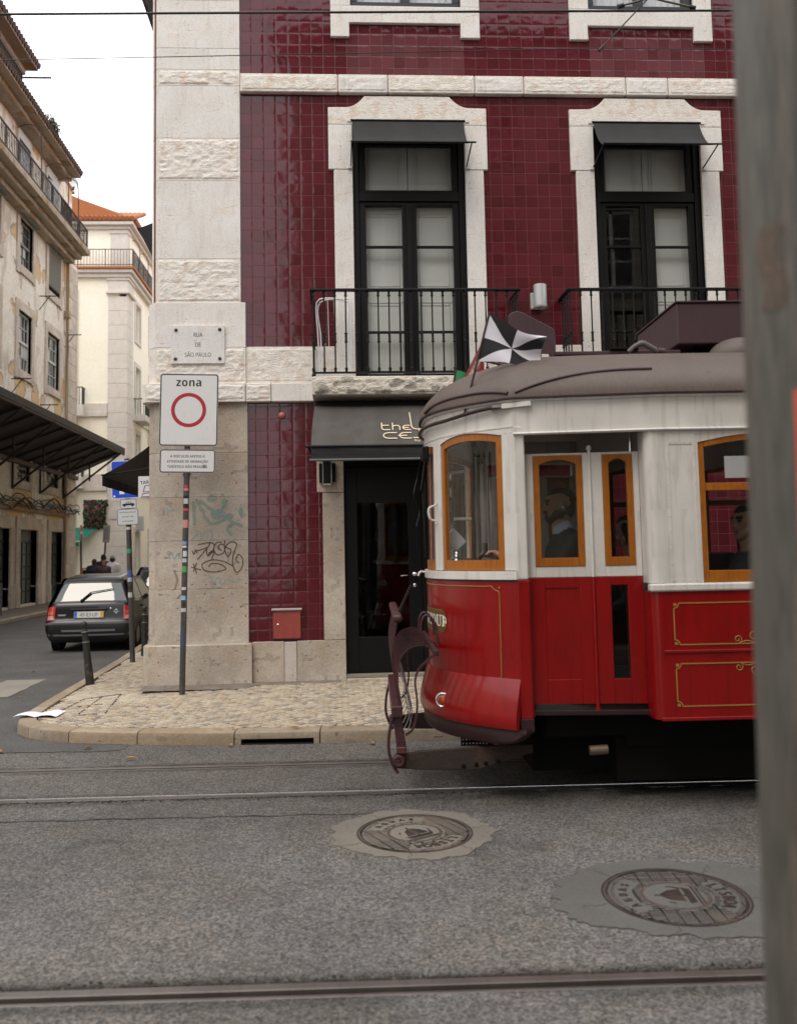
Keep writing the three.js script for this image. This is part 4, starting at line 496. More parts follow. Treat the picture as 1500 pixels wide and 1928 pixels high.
// graffiti sprayed and scribbled on the pier; canvas pixels follow a 165 by 220 cm grid of the stone face
{
  const tx = canvasTex(990, 1260, (c, W, H) => {
    c.clearRect(0, 0, W, H); c.lineCap = 'round'; c.lineJoin = 'round'; const X = (x) => (x - 300) * 6, Y = (y) => (y - 915) * 6;
    const st = (pts, w, col, a) => { c.globalAlpha = a; c.strokeStyle = col; c.lineWidth = w * 6; c.beginPath(); pts.forEach(([x, y], i) => i ? c.lineTo(X(x), Y(y)) : c.moveTo(X(x), Y(y))); c.stroke(); };
    const cv = (pts, w, col, a) => { const q = new THREE.CatmullRomCurve3(pts.map(([x, y]) => V(x, y, 0))).getPoints(pts.length * 8).map((p) => [p.x, p.y]); st(q, w, col, a); };
    const teal = '#7fa39b'; for (const q of [[[366, 945], [368, 985]], [[372, 940], [385, 965]], [[378, 942], [402, 960]], [[425, 944], [418, 965]], [[402, 962], [428, 975], [440, 984]], [[386, 972], [400, 985], [425, 978]], [[436, 1005], [430, 996], [440, 985], [455, 990]], [[452, 962], [455, 970]]]) cv(q, 6, teal, 0.4); c.globalAlpha = 0.38; c.fillStyle = teal; for (const [x, y, rx, ry] of [[401, 938, 10, 7], [412, 968, 14, 10], [432, 972, 9, 6], [455, 962, 4, 9], [424, 946, 5, 9]]) { c.beginPath(); c.ellipse(X(x), Y(y), rx * 6, ry * 6, 0, 0, 7); c.fill(); }
    const bl = '#86b4c4'; for (const q of [[[318, 955], [318, 968]], [[316, 960], [332, 958]], [[362, 1015], [378, 1000], [380, 1014]], [[384, 1002], [384, 1014]], [[390, 998], [400, 1000], [398, 1016]], [[320, 1042], [326, 1038], [330, 1050], [338, 1040], [342, 1050]], [[396, 1082], [404, 1096], [412, 1086], [418, 1100], [430, 1090], [440, 1096], [452, 1088]], [[370, 1160], [378, 1170], [384, 1162]], [[396, 1120], [405, 1128]]]) cv(q, 1.6, bl, 0.6);
    const br = '#51403a'; const B = (q, w = 2.0) => cv(q, Math.min(w, 2.0), br, 0.78);
    B([[364, 1036], [367, 1042], [370, 1034], [373, 1040]]); B([[375, 1024], [396, 1022], [374, 1052]], 2.4); B([[372, 1036], [392, 1030]]); B([[390, 1030], [392, 1044], [400, 1036]]); B([[396, 1020], [404, 1024], [402, 1036], [395, 1040]]); B([[393, 1046], [404, 1038], [400, 1052]]);
    B([[418, 1020], [408, 1022], [404, 1034], [410, 1044], [422, 1040], [424, 1028], [416, 1024], [412, 1032], [418, 1036]]); B([[424, 1018], [424, 1034], [430, 1048], [436, 1036], [426, 1030]]); B([[424, 1030], [436, 1020], [446, 1024], [440, 1044], [439, 1064], [447, 1078], [456, 1068], [457, 1052], [450, 1044], [445, 1054], [450, 1060]]); B([[440, 1066], [420, 1056], [398, 1054], [382, 1062], [386, 1072], [408, 1076], [426, 1070], [416, 1062], [398, 1061], [395, 1066]]); B([[362, 1066], [380, 1072]]); B([[372, 1059], [366, 1074]]); B([[366, 1060], [372, 1078]]);
    for (const q of [[[332, 1075], [336, 1090], [332, 1106]], [[330, 1132], [342, 1118]], [[332, 1160], [346, 1150]], [[326, 1200], [352, 1170], [350, 1210]], [[316, 1198], [330, 1190]]]) cv(q, 4, '#8a7d72', 0.5);
    c.globalAlpha = 1;
  });
  // px grid above: x 300..465, y 915..1125 -> metres on the face
  part(CB, 'graffiti', panel(-1.968, -0.985, 1.10, 2.345, 0.0535), std({ map: tx, transparent: true, roughness: 0.9 }), 'brown scribbled tag and faded teal graffiti on the corner pier');
}
// ---------------------------------------------------------------- the tram (s along, y up, w across towards the camera)
const wc = 4.156, S0 = 0.825, FB = 1.06, SM = 4.8;
const TR = thing('tram', 'vintage red and white tram with a brown roof and yellow wooden window frames', 'tram', TW(SM, 0, wc)); TR.rotation.y = RA; origin.set(TR, [SM, 0, wc]);
const tm = {
  white: phys({ ...T.paint, color: lin(0.70, 0.675, 0.635), roughness: 0.32, bumpScale: 0.0025, clearcoat: 0.25, clearcoatRoughness: 0.2 }), red: phys({ ...T.paint, color: lin(0.255, 0.0036, 0.0036), roughness: 0.3, specularIntensity: 0.6, bumpScale: 0.002, clearcoat: 0.35, clearcoatRoughness: 0.12 }),
  maroon: std({ ...T.rust, color: lin(0.040, 0.010, 0.014), roughness: 0.5, bumpScale: 0.0008 }), roof: std({ ...T.conc, color: lin(0.36, 0.275, 0.255), roughness: 0.6, bumpScale: 0.0008 }), plum: std({ ...T.paint, color: lin(0.062, 0.030, 0.036), roughness: 0.5, bumpScale: 0.001 }),
  wood: phys({ ...T.wood, color: lin(0.72, 0.76, 0.36), roughness: 0.38, bumpScale: 0.0006, clearcoat: 0.3, clearcoatRoughness: 0.25 }), gold: std({ color: lin(0.34, 0.19, 0.04), roughness: 0.5 }), inner: std({ color: lin(0.30, 0.28, 0.25), roughness: 0.6 }), innerDark: std({ color: lin(0.05, 0.035, 0.03), roughness: 0.7 }), floor: std({ color: lin(0.02, 0.018, 0.016), roughness: 0.8 }), fender: std({ ...T.rust, color: lin(0.078, 0.022, 0.030), roughness: 0.5, bumpScale: 0.001 }), plank: std({ ...T.rust, color: lin(0.05, 0.034, 0.028), roughness: 0.85, bumpScale: 0.002 }), under: phys({ color: lin(0.006, 0.0055, 0.005), roughness: 0.9, specularIntensity: 0.3 }),
};
const curveS = (d) => S0 + 0.5 * Math.pow(Math.abs(d) / FB, 2.5);
const CF = (d, off = 0) => { const ds = 0.5 * 2.5 / FB * Math.pow(Math.abs(d) / FB, 1.5) * Math.sign(d), L = Math.hypot(1, ds); return [curveS(d) - off / L, wc + d + off * ds / L]; };
const mirrorW = (g) => { g = g.index ? g.toNonIndexed() : g.clone(); const p = g.attributes.position; for (let i = 0; i < p.count; i++) p.setZ(i, 2 * wc - p.getZ(i)); return flip(g); };
const mirrorS = (g) => { g = g.index ? g.toNonIndexed() : g.clone(); const p = g.attributes.position; for (let i = 0; i < p.count; i++) p.setX(i, 2 * SM - p.getX(i)); return flip(g); };
function flip(g) { const p = g.attributes.position, n = g.attributes.normal, u = g.attributes.uv; for (let i = 0; i < p.count; i += 3) for (const [a, k] of [[p, 3], [u, 2]]) { if (!a) continue; const A = a.array; for (let c = 0; c < k; c++) { const t = A[(i + 1) * k + c]; A[(i + 1) * k + c] = A[(i + 2) * k + c]; A[(i + 2) * k + c] = t; } } g.deleteAttribute('normal'); g.computeVertexNormals(); return toCreasedNormals(g, 0.6); }
// closed section swept along the front curve; sec(u) -> [[offset, y] ...]
function sweepF(d0, d1, n, sec) {
  const pos = [], idx = []; let m = 0;
  for (let k = 0; k <= n; k++) { const u = k / n, d = lerp(d0, d1, u), q = sec(u, d); m = q.length; for (const [o, y] of q) { const [s, w] = CF(d, o); pos.push(s, y, w); } }
  for (let k = 0; k < n; k++) for (let j = 0; j < m; j++) { const a = k * m + j, b = k * m + (j + 1) % m; idx.push(a, b, b + m, a, b + m, a + m); }
  for (let j = 1; j < m - 1; j++) { idx.push(0, j + 1, j); const o = n * m; idx.push(o, o + j, o + j + 1); }
  const g = new THREE.BufferGeometry(); g.setAttribute('position', new THREE.Float32BufferAttribute(pos, 3)); g.setIndex(idx); return prep(toCreasedNormals(g.toNonIndexed(), 0.6));
}
const slabF = (d0, d1, yb, yt, off, th, n = 14) => sweepF(d0, d1, n, (u) => { const b = typeof yb === 'function' ? yb(u) : yb, t = typeof yt === 'function' ? yt(u) : yt; return [[off, b], [off, t], [off - th, t], [off - th, b]]; });
// plan outline of the whole car
const OUT = []; for (let i = 0; i <= 26; i++) { const d = FB * i / 26; OUT.push([curveS(d), wc + d]); } for (let i = 1; i <= 8; i++) OUT.push([1.325 + 0.875 * i / 8, wc + 1.06 + 0.13 * i / 8]); for (let i = 1; i <= 12; i++) OUT.push([lerp(2.2, SM, i / 12), wc + 1.19]);
const LOOP = [...OUT, ...OUT.slice(0, -1).reverse().map(([s, w]) => [2 * SM - s, w]), ...OUT.slice(1).map(([s, w]) => [2 * SM - s, 2 * wc - w]), ...OUT.slice(1, -1).reverse().map(([s, w]) => [s, 2 * wc - w])];
const loopN = LOOP.map((p, i) => { const a = LOOP[(i + LOOP.length - 1) % LOOP.length], b = LOOP[(i + 1) % LOOP.length], tx = b[0] - a[0], tz = b[1] - a[1], L = Math.hypot(tx, tz); return [-tz / L, tx / L]; });
const LP = (i, o) => { const k = ((i % LOOP.length) + LOOP.length) % LOOP.length; return [LOOP[k][0] + loopN[k][0] * o, LOOP[k][1] + loopN[k][1] * o]; };
function sweepLoop(sec, i0 = 0, i1 = LOOP.length) {
  const pos = [], idx = [], m = sec.length, n = i1 - i0; for (let i = i0; i <= i1; i++) for (const [o, y] of sec) { const [s, w] = LP(i, o); pos.push(s, y, w); }
  for (let k = 0; k < n; k++) for (let j = 0; j < m; j++) { const a = k * m + j, b = k * m + (j + 1) % m; idx.push(a, b, b + m, a, b + m, a + m); }
  if (n < LOOP.length) for (let j = 1; j < m - 1; j++) { idx.push(0, j + 1, j); const o = n * m; idx.push(o, o + j, o + j + 1); }
  const g = new THREE.BufferGeometry(); g.setAttribute('position', new THREE.Float32BufferAttribute(pos, 3)); g.setIndex(idx); return prep(toCreasedNormals(g.toNonIndexed(), 0.5));
}
// ---- front (and, mirrored, rear) cab
const cab = (name, list, m, label) => { const g = merge(list), h = mirrorS(g); part(TR, name, g, m, label); part(TR, name, h, m); };
const arch = (lo, mid, hi) => (u) => lo + (hi - lo) * u + (mid - (lo + hi) / 2) * 4 * u * (1 - u);
{
  const wb = 1.445, dashTop = 1.385;
  cab('front_panel', [sweepF(-FB, FB, 40, () => [[0, dashTop], [0, 0.775], [-0.03, 0.775], [-0.03, dashTop]])], tm.red, 'glossy red front panel');
  cab('front_apron', [sweepF(-FB, FB, 40, () => [[0.004, 0.785], [0.018, 0.752], [0.045, 0.66], [0.066, 0.575], [0.072, 0.515], [0.062, 0.488], [0.04, 0.488], [-0.02, 0.78]])], tm.red, 'flared red apron under the front panel');
  cab('front_bumper', [sweepF(-FB - 0.03, FB + 0.03, 40, (u) => { const e = clamp(Math.min(u, 1 - u) * 14), r = Math.sqrt(1 - (1 - e) ** 2); return [[0.035, 0.487], [0.043, 0.46], [0.043, lerp(0.47, 0.40, r)], [0.033, lerp(0.465, 0.385, r)], [-0.06, lerp(0.465, 0.385, r)], [-0.06, 0.487]]; })], tm.maroon, 'dark maroon front bumper');
  cab('belt_rail', [slabF(-FB, FB, 1.388, wb - 0.004, 0.016, 0.06, 40)], tm.white); cab('belt_stripe', [slabF(-FB, FB, 1.376, 1.3875, 0.004, 0.02, 40)], tm.maroon);
  // white posts and panels above the belt
  const posts = [slabF(0.39, 0.51, wb, 2.34, 0.004, 0.055, 4), slabF(-0.51, -0.39, wb, 2.34, 0.004, 0.055, 4), slabF(1.0, 1.06, wb, 2.34, 0.004, 0.055, 3), slabF(-1.06, -1.0, wb, 2.34, 0.004, 0.055, 3)];
  const at3 = [arch(2.285, 2.326, 2.287), arch(2.287, 2.326, 2.285), arch(2.285, 2.312, 2.285)], win = [[0.51, 1.0], [-1.0, -0.51], [-0.39, 0.39]];
  win.forEach(([a, b], k) => posts.push(slabF(a, b, (u) => at3[k](u) + 0.002, 2.34, 0.004, 0.04, 14))); cab('front_post', posts, tm.white, 'white posts and arched panels of the cab');
  const rv = []; for (const sg of [1, -1]) for (const [d, y] of [[1.015, 1.40], [1.04, 1.40], [1.015, 1.43], [1.04, 1.43], [1.02, 2.30], [1.045, 2.30], [1.02, 2.33], [1.045, 2.33], [0.43, 2.30], [0.47, 2.30], [0.43, 2.33], [0.47, 2.33]]) { const [s, w] = CF(d * sg, y < 1.44 ? 0.018 : 0.006); rv.push(at(new THREE.SphereGeometry(0.0035, 6, 4), s, y, w)); } cab('rivets', rv.map((g) => prep(g, false)), tm.white);
  TR.children.filter((c) => c.name === 'rivets').forEach((c) => { c.userData.kind = 'stuff'; });
  win.forEach(([a, b], k) => {
    const wd = 0.034, A = a + 0.002, B = b - 0.002, t = at3[k], ft = 0.026, frame = (mir) => { const l = [slabF(A, A + wd, wb, (u) => t(0) - 0.004 + 0.012 * u, -0.004, ft, 3), slabF(B - wd, B, wb, (u) => t(1) - 0.004 + 0.012 * (1 - u), -0.004, ft, 3), slabF(A + wd, B - wd, wb, wb + 0.066, -0.005, ft, 8), slabF(A + wd, B - wd, (u) => t(0.07 + 0.86 * u) - 0.045, (u) => t(0.07 + 0.86 * u), -0.005, ft, 14)]; const g = merge(l.map((q) => { const u = q.attributes.uv; return q; })); return mir ? mirrorS(g) : g; };
    for (const mir of [0, 1]) { const f = part(TR, 'cab_window', frame(mir), tm.wood, 'arched wooden cab window'); const gg = slabF(A + wd - 0.006, B - wd + 0.006, wb + 0.05, (u) => t(u) - 0.03, -0.014, 0.0008, 14); let gl = grid(14, 6, (u, v) => { const d = lerp(A + wd - 0.008, B - wd + 0.008, u), [s, w] = CF(d, -0.016); return [s, lerp(wb + 0.055, t(0.05 + 0.9 * u) - 0.035, v), w]; }); if (mir) gl = mirrorS(gl); part(f, 'pane', gl, M.glass); }
  });
  // gold lining and the name plate
  const gp = (d, y) => { const [s, w] = CF(d, 0.0025); return [s, y, w]; }, gl = [], e = 0.965; { const path = []; for (let d = -e + 0.05; d <= e - 0.05; d += 0.04) path.push(gp(d, 1.345 + 0.012 * 0)); path.push(gp(e - 0.04, 1.345), gp(e - 0.03, 1.325), gp(e, 1.312)); for (let y = 1.30; y > 0.79; y -= 0.05) path.push(gp(e, y)); path.push(gp(e, 0.787), gp(e - 0.03, 0.775), gp(e - 0.04, 0.755)); for (let d = e - 0.05; d >= -e + 0.05; d -= 0.04) path.push(gp(d, 0.755 + 0.03 * 0)); path.push(gp(-e + 0.03, 0.775), gp(-e, 0.787)); for (let y = 0.80; y < 1.31; y += 0.05) path.push(gp(-e, y)); path.push(gp(-e, 1.312), gp(-e + 0.03, 1.325)); gl.push(tube(path, 0.0032, 240, 5, true)); }
  for (const [d, y] of [[e + 0.002, 1.34], [e - 0.005, 0.762], [-e, 1.34], [-e, 0.762]]) { const [s, w] = CF(d - 0.012 * Math.sign(d) + 0.012 * Math.sign(d), 0.002); gl.push(at(prep(new THREE.BoxGeometry(0.014, 0.014, 0.008)), s, y, w, 0.7)); } cab('gold_lining', gl, tm.gold, 'thin gold lining');
  const tx = canvasTex(1024, 220, (c, W, H) => { c.fillStyle = '#5d4315'; c.fillRect(0, 0, W, H); c.strokeStyle = '#7a5c22'; c.lineWidth = 6; c.strokeRect(10, 10, W - 20, H - 20); c.fillStyle = '#e8e4da'; c.textAlign = 'center'; c.font = 'bold 150px serif'; c.save(); c.translate(W / 2, 162); c.scale(0.86, 1); c.fillText('TRAMCAR TOUR', 0, 0); c.restore(); });
  const plate = [0, 1].map((mir) => { let g = grid(24, 4, (u, v) => { const d = lerp(-0.535, 0.535, u), tip = clamp((Math.abs(u - 0.5) - 0.47) / 0.03), [s, w] = CF(d, 0.003); return [s, lerp(1.03 + 0.035 * tip, 1.185 - 0.035 * tip, v), w]; }); return mir ? mirrorS(g) : g; }); for (const g of plate) part(TR, 'name_plate', g, std({ map: tx, roughness: 0.5 }), 'gilt brown plate lettered in white on the front');
  // indicator
  for (const sg of [1, -1]) { const [s, w] = CF(0.56 * sg, 0.054), [s2, w2] = CF(0.72 * sg, 0.25), dir = V(s2 - s - 0.02, 0.03, w2 - w).normalize(), q = new THREE.Quaternion().setFromUnitVectors(V(0, 1, 0), dir); const put = (g) => { g.applyQuaternion(q); g.translate(s, 0.604, w); return g; }; const rim = part(TR, 'indicator', put(lathe([[0.034, 0.012], [0.039, 0.022], [0.048, 0.018], [0.052, 0.004], [0.052, -0.03]], 24)), M.chrome, 'round amber indicator lamp in a chrome rim'); part(rim, 'lens', put(lathe([[0, 0.03], [0.014, 0.029], [0.026, 0.026], [0.036, 0.014]], 20)), phys({ color: lin(0.36, 0.055, 0.012), roughness: 0.25, clearcoat: 0.4 })); }
  part(TR, 'front_handle', (() => { const [s, w] = CF(0.44, 0.006); const P = (o, y) => { const [a, b] = CF(0.44, o); return [a - 0.01, y, b]; }; return tube([P(0, 1.90), P(0.004, 1.885), P(0.05, 1.865), P(0.055, 1.82), P(0.04, 1.785), P(0.004, 1.775), P(0, 1.755)], 0.008, 24, 7); })(), tm.white, 'small white grab handle'); part(TR, 'belt_hook', (() => { const [s, w] = CF(0.05, 0.02); return tube([[s, 1.425, w], [s - 0.03, 1.43, w], [s - 0.045, 1.415, w + 0.01], [s - 0.05, 1.40, w + 0.01]], 0.008, 12, 6); })(), tm.white);
  { const P = (d, o, y) => { const [s, w] = CF(d, o); return [s, y, w]; }; part(TR, 'wiper', [beam(P(0.24, 0.035, 1.53), P(0.27, 0.035, 2.06), 0.03, 0.012), beam(P(0.30, 0.05, 1.60), P(0.26, 0.05, 1.98), 0.012, 0.012), bar(P(0.2, 0.05, 2.0), P(0.2, 0.01, 2.25), 0.012, 6)], M.black, 'long black windscreen wiper'); part(TR, 'mirror_cable', [tube([P(0.1, 0.03, 2.26), P(0.02, 0.06, 2.1), P(0.1, 0.09, 1.98), P(0.05, 0.05, 1.86), P(0.12, 0.08, 1.75)], 0.006, 30, 5), box(...(() => { const [s, w] = CF(0.3, 0.03); return [s - 0.03, s + 0.02, 2.20, 2.30, w - 0.05, w + 0.03]; })(), 0.01)], M.black); }
  // corner posts, white above and red below
  for (const sd of [0, 1]) { const f = (g) => sd ? mirrorW(g) : g; for (const mr of [0, 1]) { const h = (g) => mr ? mirrorS(f(g)) : f(g); part(TR, 'corner_post', h(box(1.318, 1.388, 1.386, 2.34, 5.11, 5.226, 0.012)), tm.white); part(TR, 'corner_post', h(merge([box(1.318, 1.392, 0.545, 1.386, 5.11, 5.224, 0.008), box(1.375, 1.41, 0.545, 1.39, 5.09, 5.17, 0.004)])), tm.red); part(TR, 'corner_shoe', h(box(1.315, 1.396, 0.475, 0.548, 5.11, 5.23, 0.004)), tm.maroon); } }
}
// ---- letterboard, gutter, roof
part(TR, 'letterboard', [sweepLoop([[0, 2.337], [0, 2.5], [-0.03, 2.5], [-0.03, 2.337]]), sweepLoop([[0.001, 2.285], [0.001, 2.34], [-0.03, 2.34], [-0.03, 2.285]], 26, LOOP.length / 2 - 26), sweepLoop([[0.001, 2.285], [0.001, 2.34], [-0.03, 2.34], [-0.03, 2.285]], LOOP.length / 2 + 26, LOOP.length - 26)], tm.white, 'white board above doors and windows');
part(TR, 'drip_moulding', [sweepLoop([[0, 2.278], [0.02, 2.28], [0.026, 2.288], [0.02, 2.297], [0, 2.3]], 26, LOOP.length / 2 - 26), sweepLoop([[0, 2.278], [0.02, 2.28], [0.026, 2.288], [0.02, 2.297], [0, 2.3]], LOOP.length / 2 + 26, LOOP.length - 26), sweepLoop([[0, 2.331], [0.008, 2.333], [0.008, 2.343], [0, 2.345]], -26, 26)], tm.white);
part(TR, 'gutter', [sweepLoop([[0, 2.49], [0.016, 2.492], [0.02, 2.501], [0.016, 2.51], [-0.02, 2.511]])], tm.white);
{
  const N = 22, pos = [], idx = [], n = LOOP.length; const RP = (i, t, lift = 0) => { const p = LP(i, 0.034), sp = [clamp(p[0], 1.9, 2 * SM - 1.9), wc], q = 1 - Math.cos(t * Math.PI / 2); return [lerp(p[0], sp[0], q), 2.509 + lift + 0.42 * Math.sqrt(Math.max(0, 1 - (1 - q) ** 2)), lerp(p[1], sp[1], q)]; };
  for (let i = 0; i <= n; i++) for (let j = 0; j <= N; j++) pos.push(...RP(i, j / N)); for (let i = 0; i < n; i++) for (let j = 0; j < N; j++) { const a = i * (N + 1) + j, b = a + N + 1; idx.push(a, a + 1, b + 1, a, b + 1, b); }
  const g = new THREE.BufferGeometry(); g.setAttribute('position', new THREE.Float32BufferAttribute(pos, 3)); g.setIndex(idx); g.computeVertexNormals(); const uv = new Float32Array(pos.length / 3 * 2); for (let i = 0; i < pos.length / 3; i++) { uv[2 * i] = pos[3 * i]; uv[2 * i + 1] = pos[3 * i + 2]; } g.setAttribute('uv', new THREE.BufferAttribute(uv, 2));
  part(TR, 'roof', g, tm.roof, 'dusty brown domed roof'); part(TR, 'roof_edge', sweepLoop([[0.02, 2.507], [0.038, 2.507], [0.038, 2.516], [0.02, 2.516]]), tm.maroon);
  const st = (pts) => tube(pts, 0.011, 40, 6); part(TR, 'rain_strip', st([[0.812, 2.53, 4.495], [0.855, 2.557, 4.613], [0.938, 2.574, 4.79], [1.032, 2.577, 4.938], [1.14, 2.575, 5.07], [1.23, 2.561, 5.168], [1.292, 2.545, 5.23]]), tm.plum, 'raised rain strip over the cab'); part(TR, 'rain_strip', st([[1.333, 2.546, 5.247], [1.44, 2.585, 5.25], [1.575, 2.624, 5.246], [1.71, 2.652, 5.24], [1.844, 2.67, 5.24], [2.008, 2.68, 5.254], [2.188, 2.679, 5.28]]), tm.plum, 'raised rain strip over the doorway');
  // front hood rail
  const hp = []; for (let i = -22; i <= 25; i++) { const [s, w] = LP(i, 0.032); hp.push([s, 2.432 + 0.035 * sstep(14, 25, Math.abs(i)), w]); } part(TR, 'hood_rail', tube(hp, 0.013, 90, 7), tm.maroon, 'thin maroon rail round the cab hood'); part(TR, 'rail_end', beam(LPy(25, 0.034, 2.467), LPy(27, 0.034, 2.475), 0.012, 0.03), tm.white);
}
function LPy(i, o, y) { const [s, w] = LP(i, o); return [s, y, w]; }
// ---- roof gear
{
  const pl = [[1.41, 2.78], [1.422, 3.222], [1.449, 3.244], [1.484, 3.253], [1.517, 3.243], [1.732, 3.126], [1.746, 3.095], [1.749, 2.992], [1.741, 2.85]], sl = [[[1.445, 2.852], [1.46, 2.895], [1.60, 2.925], [1.60, 2.89]], [[1.636, 2.912], [1.636, 2.953], [1.704, 2.947], [1.702, 2.90]]];
  part(TR, 'board_holder', [at(ext(pl, 0, 0.02, 0.003, sl), 0, 0, 4.44), at(ext(pl, 0, 0.02, 0.003), 0, 0, 3.86), box(1.408, 1.43, 2.80, 2.90, 3.86, 4.455)], tm.plum, 'plum sheet metal bracket on the roof');
  const tx = canvasTex(1024, 160, (c, W, H) => { c.fillStyle = '#7c1518'; c.fillRect(0, 0, W, H); c.fillStyle = '#e6ded2'; c.textAlign = 'center'; c.font = 'bold 96px serif'; c.fillText('HILLS TRAMCAR TOUR', W / 2, 116); });
  part(TR, 'route_board', [box(1.20, 1.222, 2.80, 2.985, 3.45, 4.62, 0.004)], std({ color: lin(0.2, 0.012, 0.012), roughness: 0.5 }), 'red route board across the roof front'); part(TR, 'route_lettering', grid(1, 1, (u, v) => [1.1975, lerp(2.82, 2.97, v), lerp(3.47, 4.60, u)]), std({ map: tx, roughness: 0.5 })); part(TR, 'board_stay', [bar([1.21, 2.9, 4.5], [1.41, 2.86, 4.45], 0.01, 6), bar([1.21, 2.9, 3.6], [1.41, 2.86, 3.87], 0.01, 6), bar([1.24, 2.985, 4.1], [1.44, 3.2, 4.2], 0.012, 6)], tm.plum);
  part(TR, 'roof_unit', box(2.605, 4.6, 2.99, 3.285, 3.45, 4.50, 0.012), tm.plum, 'large plum equipment box on the roof'); part(TR, 'unit_lid', box(2.595, 4.61, 3.286, 3.298, 3.44, 4.512, 0.003), tm.plum); part(TR, 'unit_feet', [2.75, 4.4].flatMap((s) => [3.6, 4.35].map((w) => box(s, s + 0.06, 2.85, 2.99, w, w + 0.05))), tm.under);
  { const h = grid(20, 12, (u, v) => { const a = u * Math.PI * 2, p = v * Math.PI / 2, r = Math.cos(p); return [3.02 + 0.23 * r * Math.cos(a), 2.865 + 0.15 * Math.sin(p), 4.56 + 0.19 * r * Math.sin(a)]; }); part(TR, 'roof_vent', prep(h, false), tm.roof, 'rounded vent cowl on the roof'); part(TR, 'vent_lip', box(3.12, 3.26, 2.83, 2.87, 4.62, 4.74, 0.01), tm.plum); }
  { const pts = []; const c = new THREE.CatmullRomCurve3([[2.24, 2.93, 4.55], [2.285, 2.968, 4.56], [2.335, 2.984, 4.57], [2.39, 2.955, 4.57], [2.45, 2.92, 4.56]].map((p) => V(...p))); const g = new THREE.TubeGeometry(c, 90, 0.018, 8), p = g.attributes.position, q = V(), o = V(); for (let i = 0; i <= 90; i++) { c.getPointAt(i / 90, o); const k = i > 30 && i < 80 ? 1 + 0.28 * (Math.floor(i / 3) % 2) : 0.9; for (let j = 0; j <= 8; j++) { q.fromBufferAttribute(p, i * 9 + j).sub(o).multiplyScalar(k).add(o); p.setXYZ(i * 9 + j, q.x, q.y, q.z); } } part(TR, 'roof_hose', prep(g, false), std({ color: lin(0.12, 0.11, 0.10), roughness: 0.6 }), 'grey corrugated hose'); part(TR, 'hose_union', bar([2.44, 2.93, 4.56], [2.485, 2.925, 4.56], 0.026, 10), tm.plum); }
  part(TR, 'roof_plank', [box(1.74, 2.62, 2.925, 2.95, 4.28, 4.5, 0.004)], tm.plum); part(TR, 'roof_plank', [box(2.12, 2.32, 2.952, 2.972, 4.3, 4.52, 0.006)], tm.under); part(TR, 'trolley_base', [box(4.7, 5.3, 2.93, 3.0, 3.95, 4.35, 0.01), bar([5.0, 3.0, wc], [7.9, 5.3, wc], 0.025, 8, 0.018)], tm.plum);
}
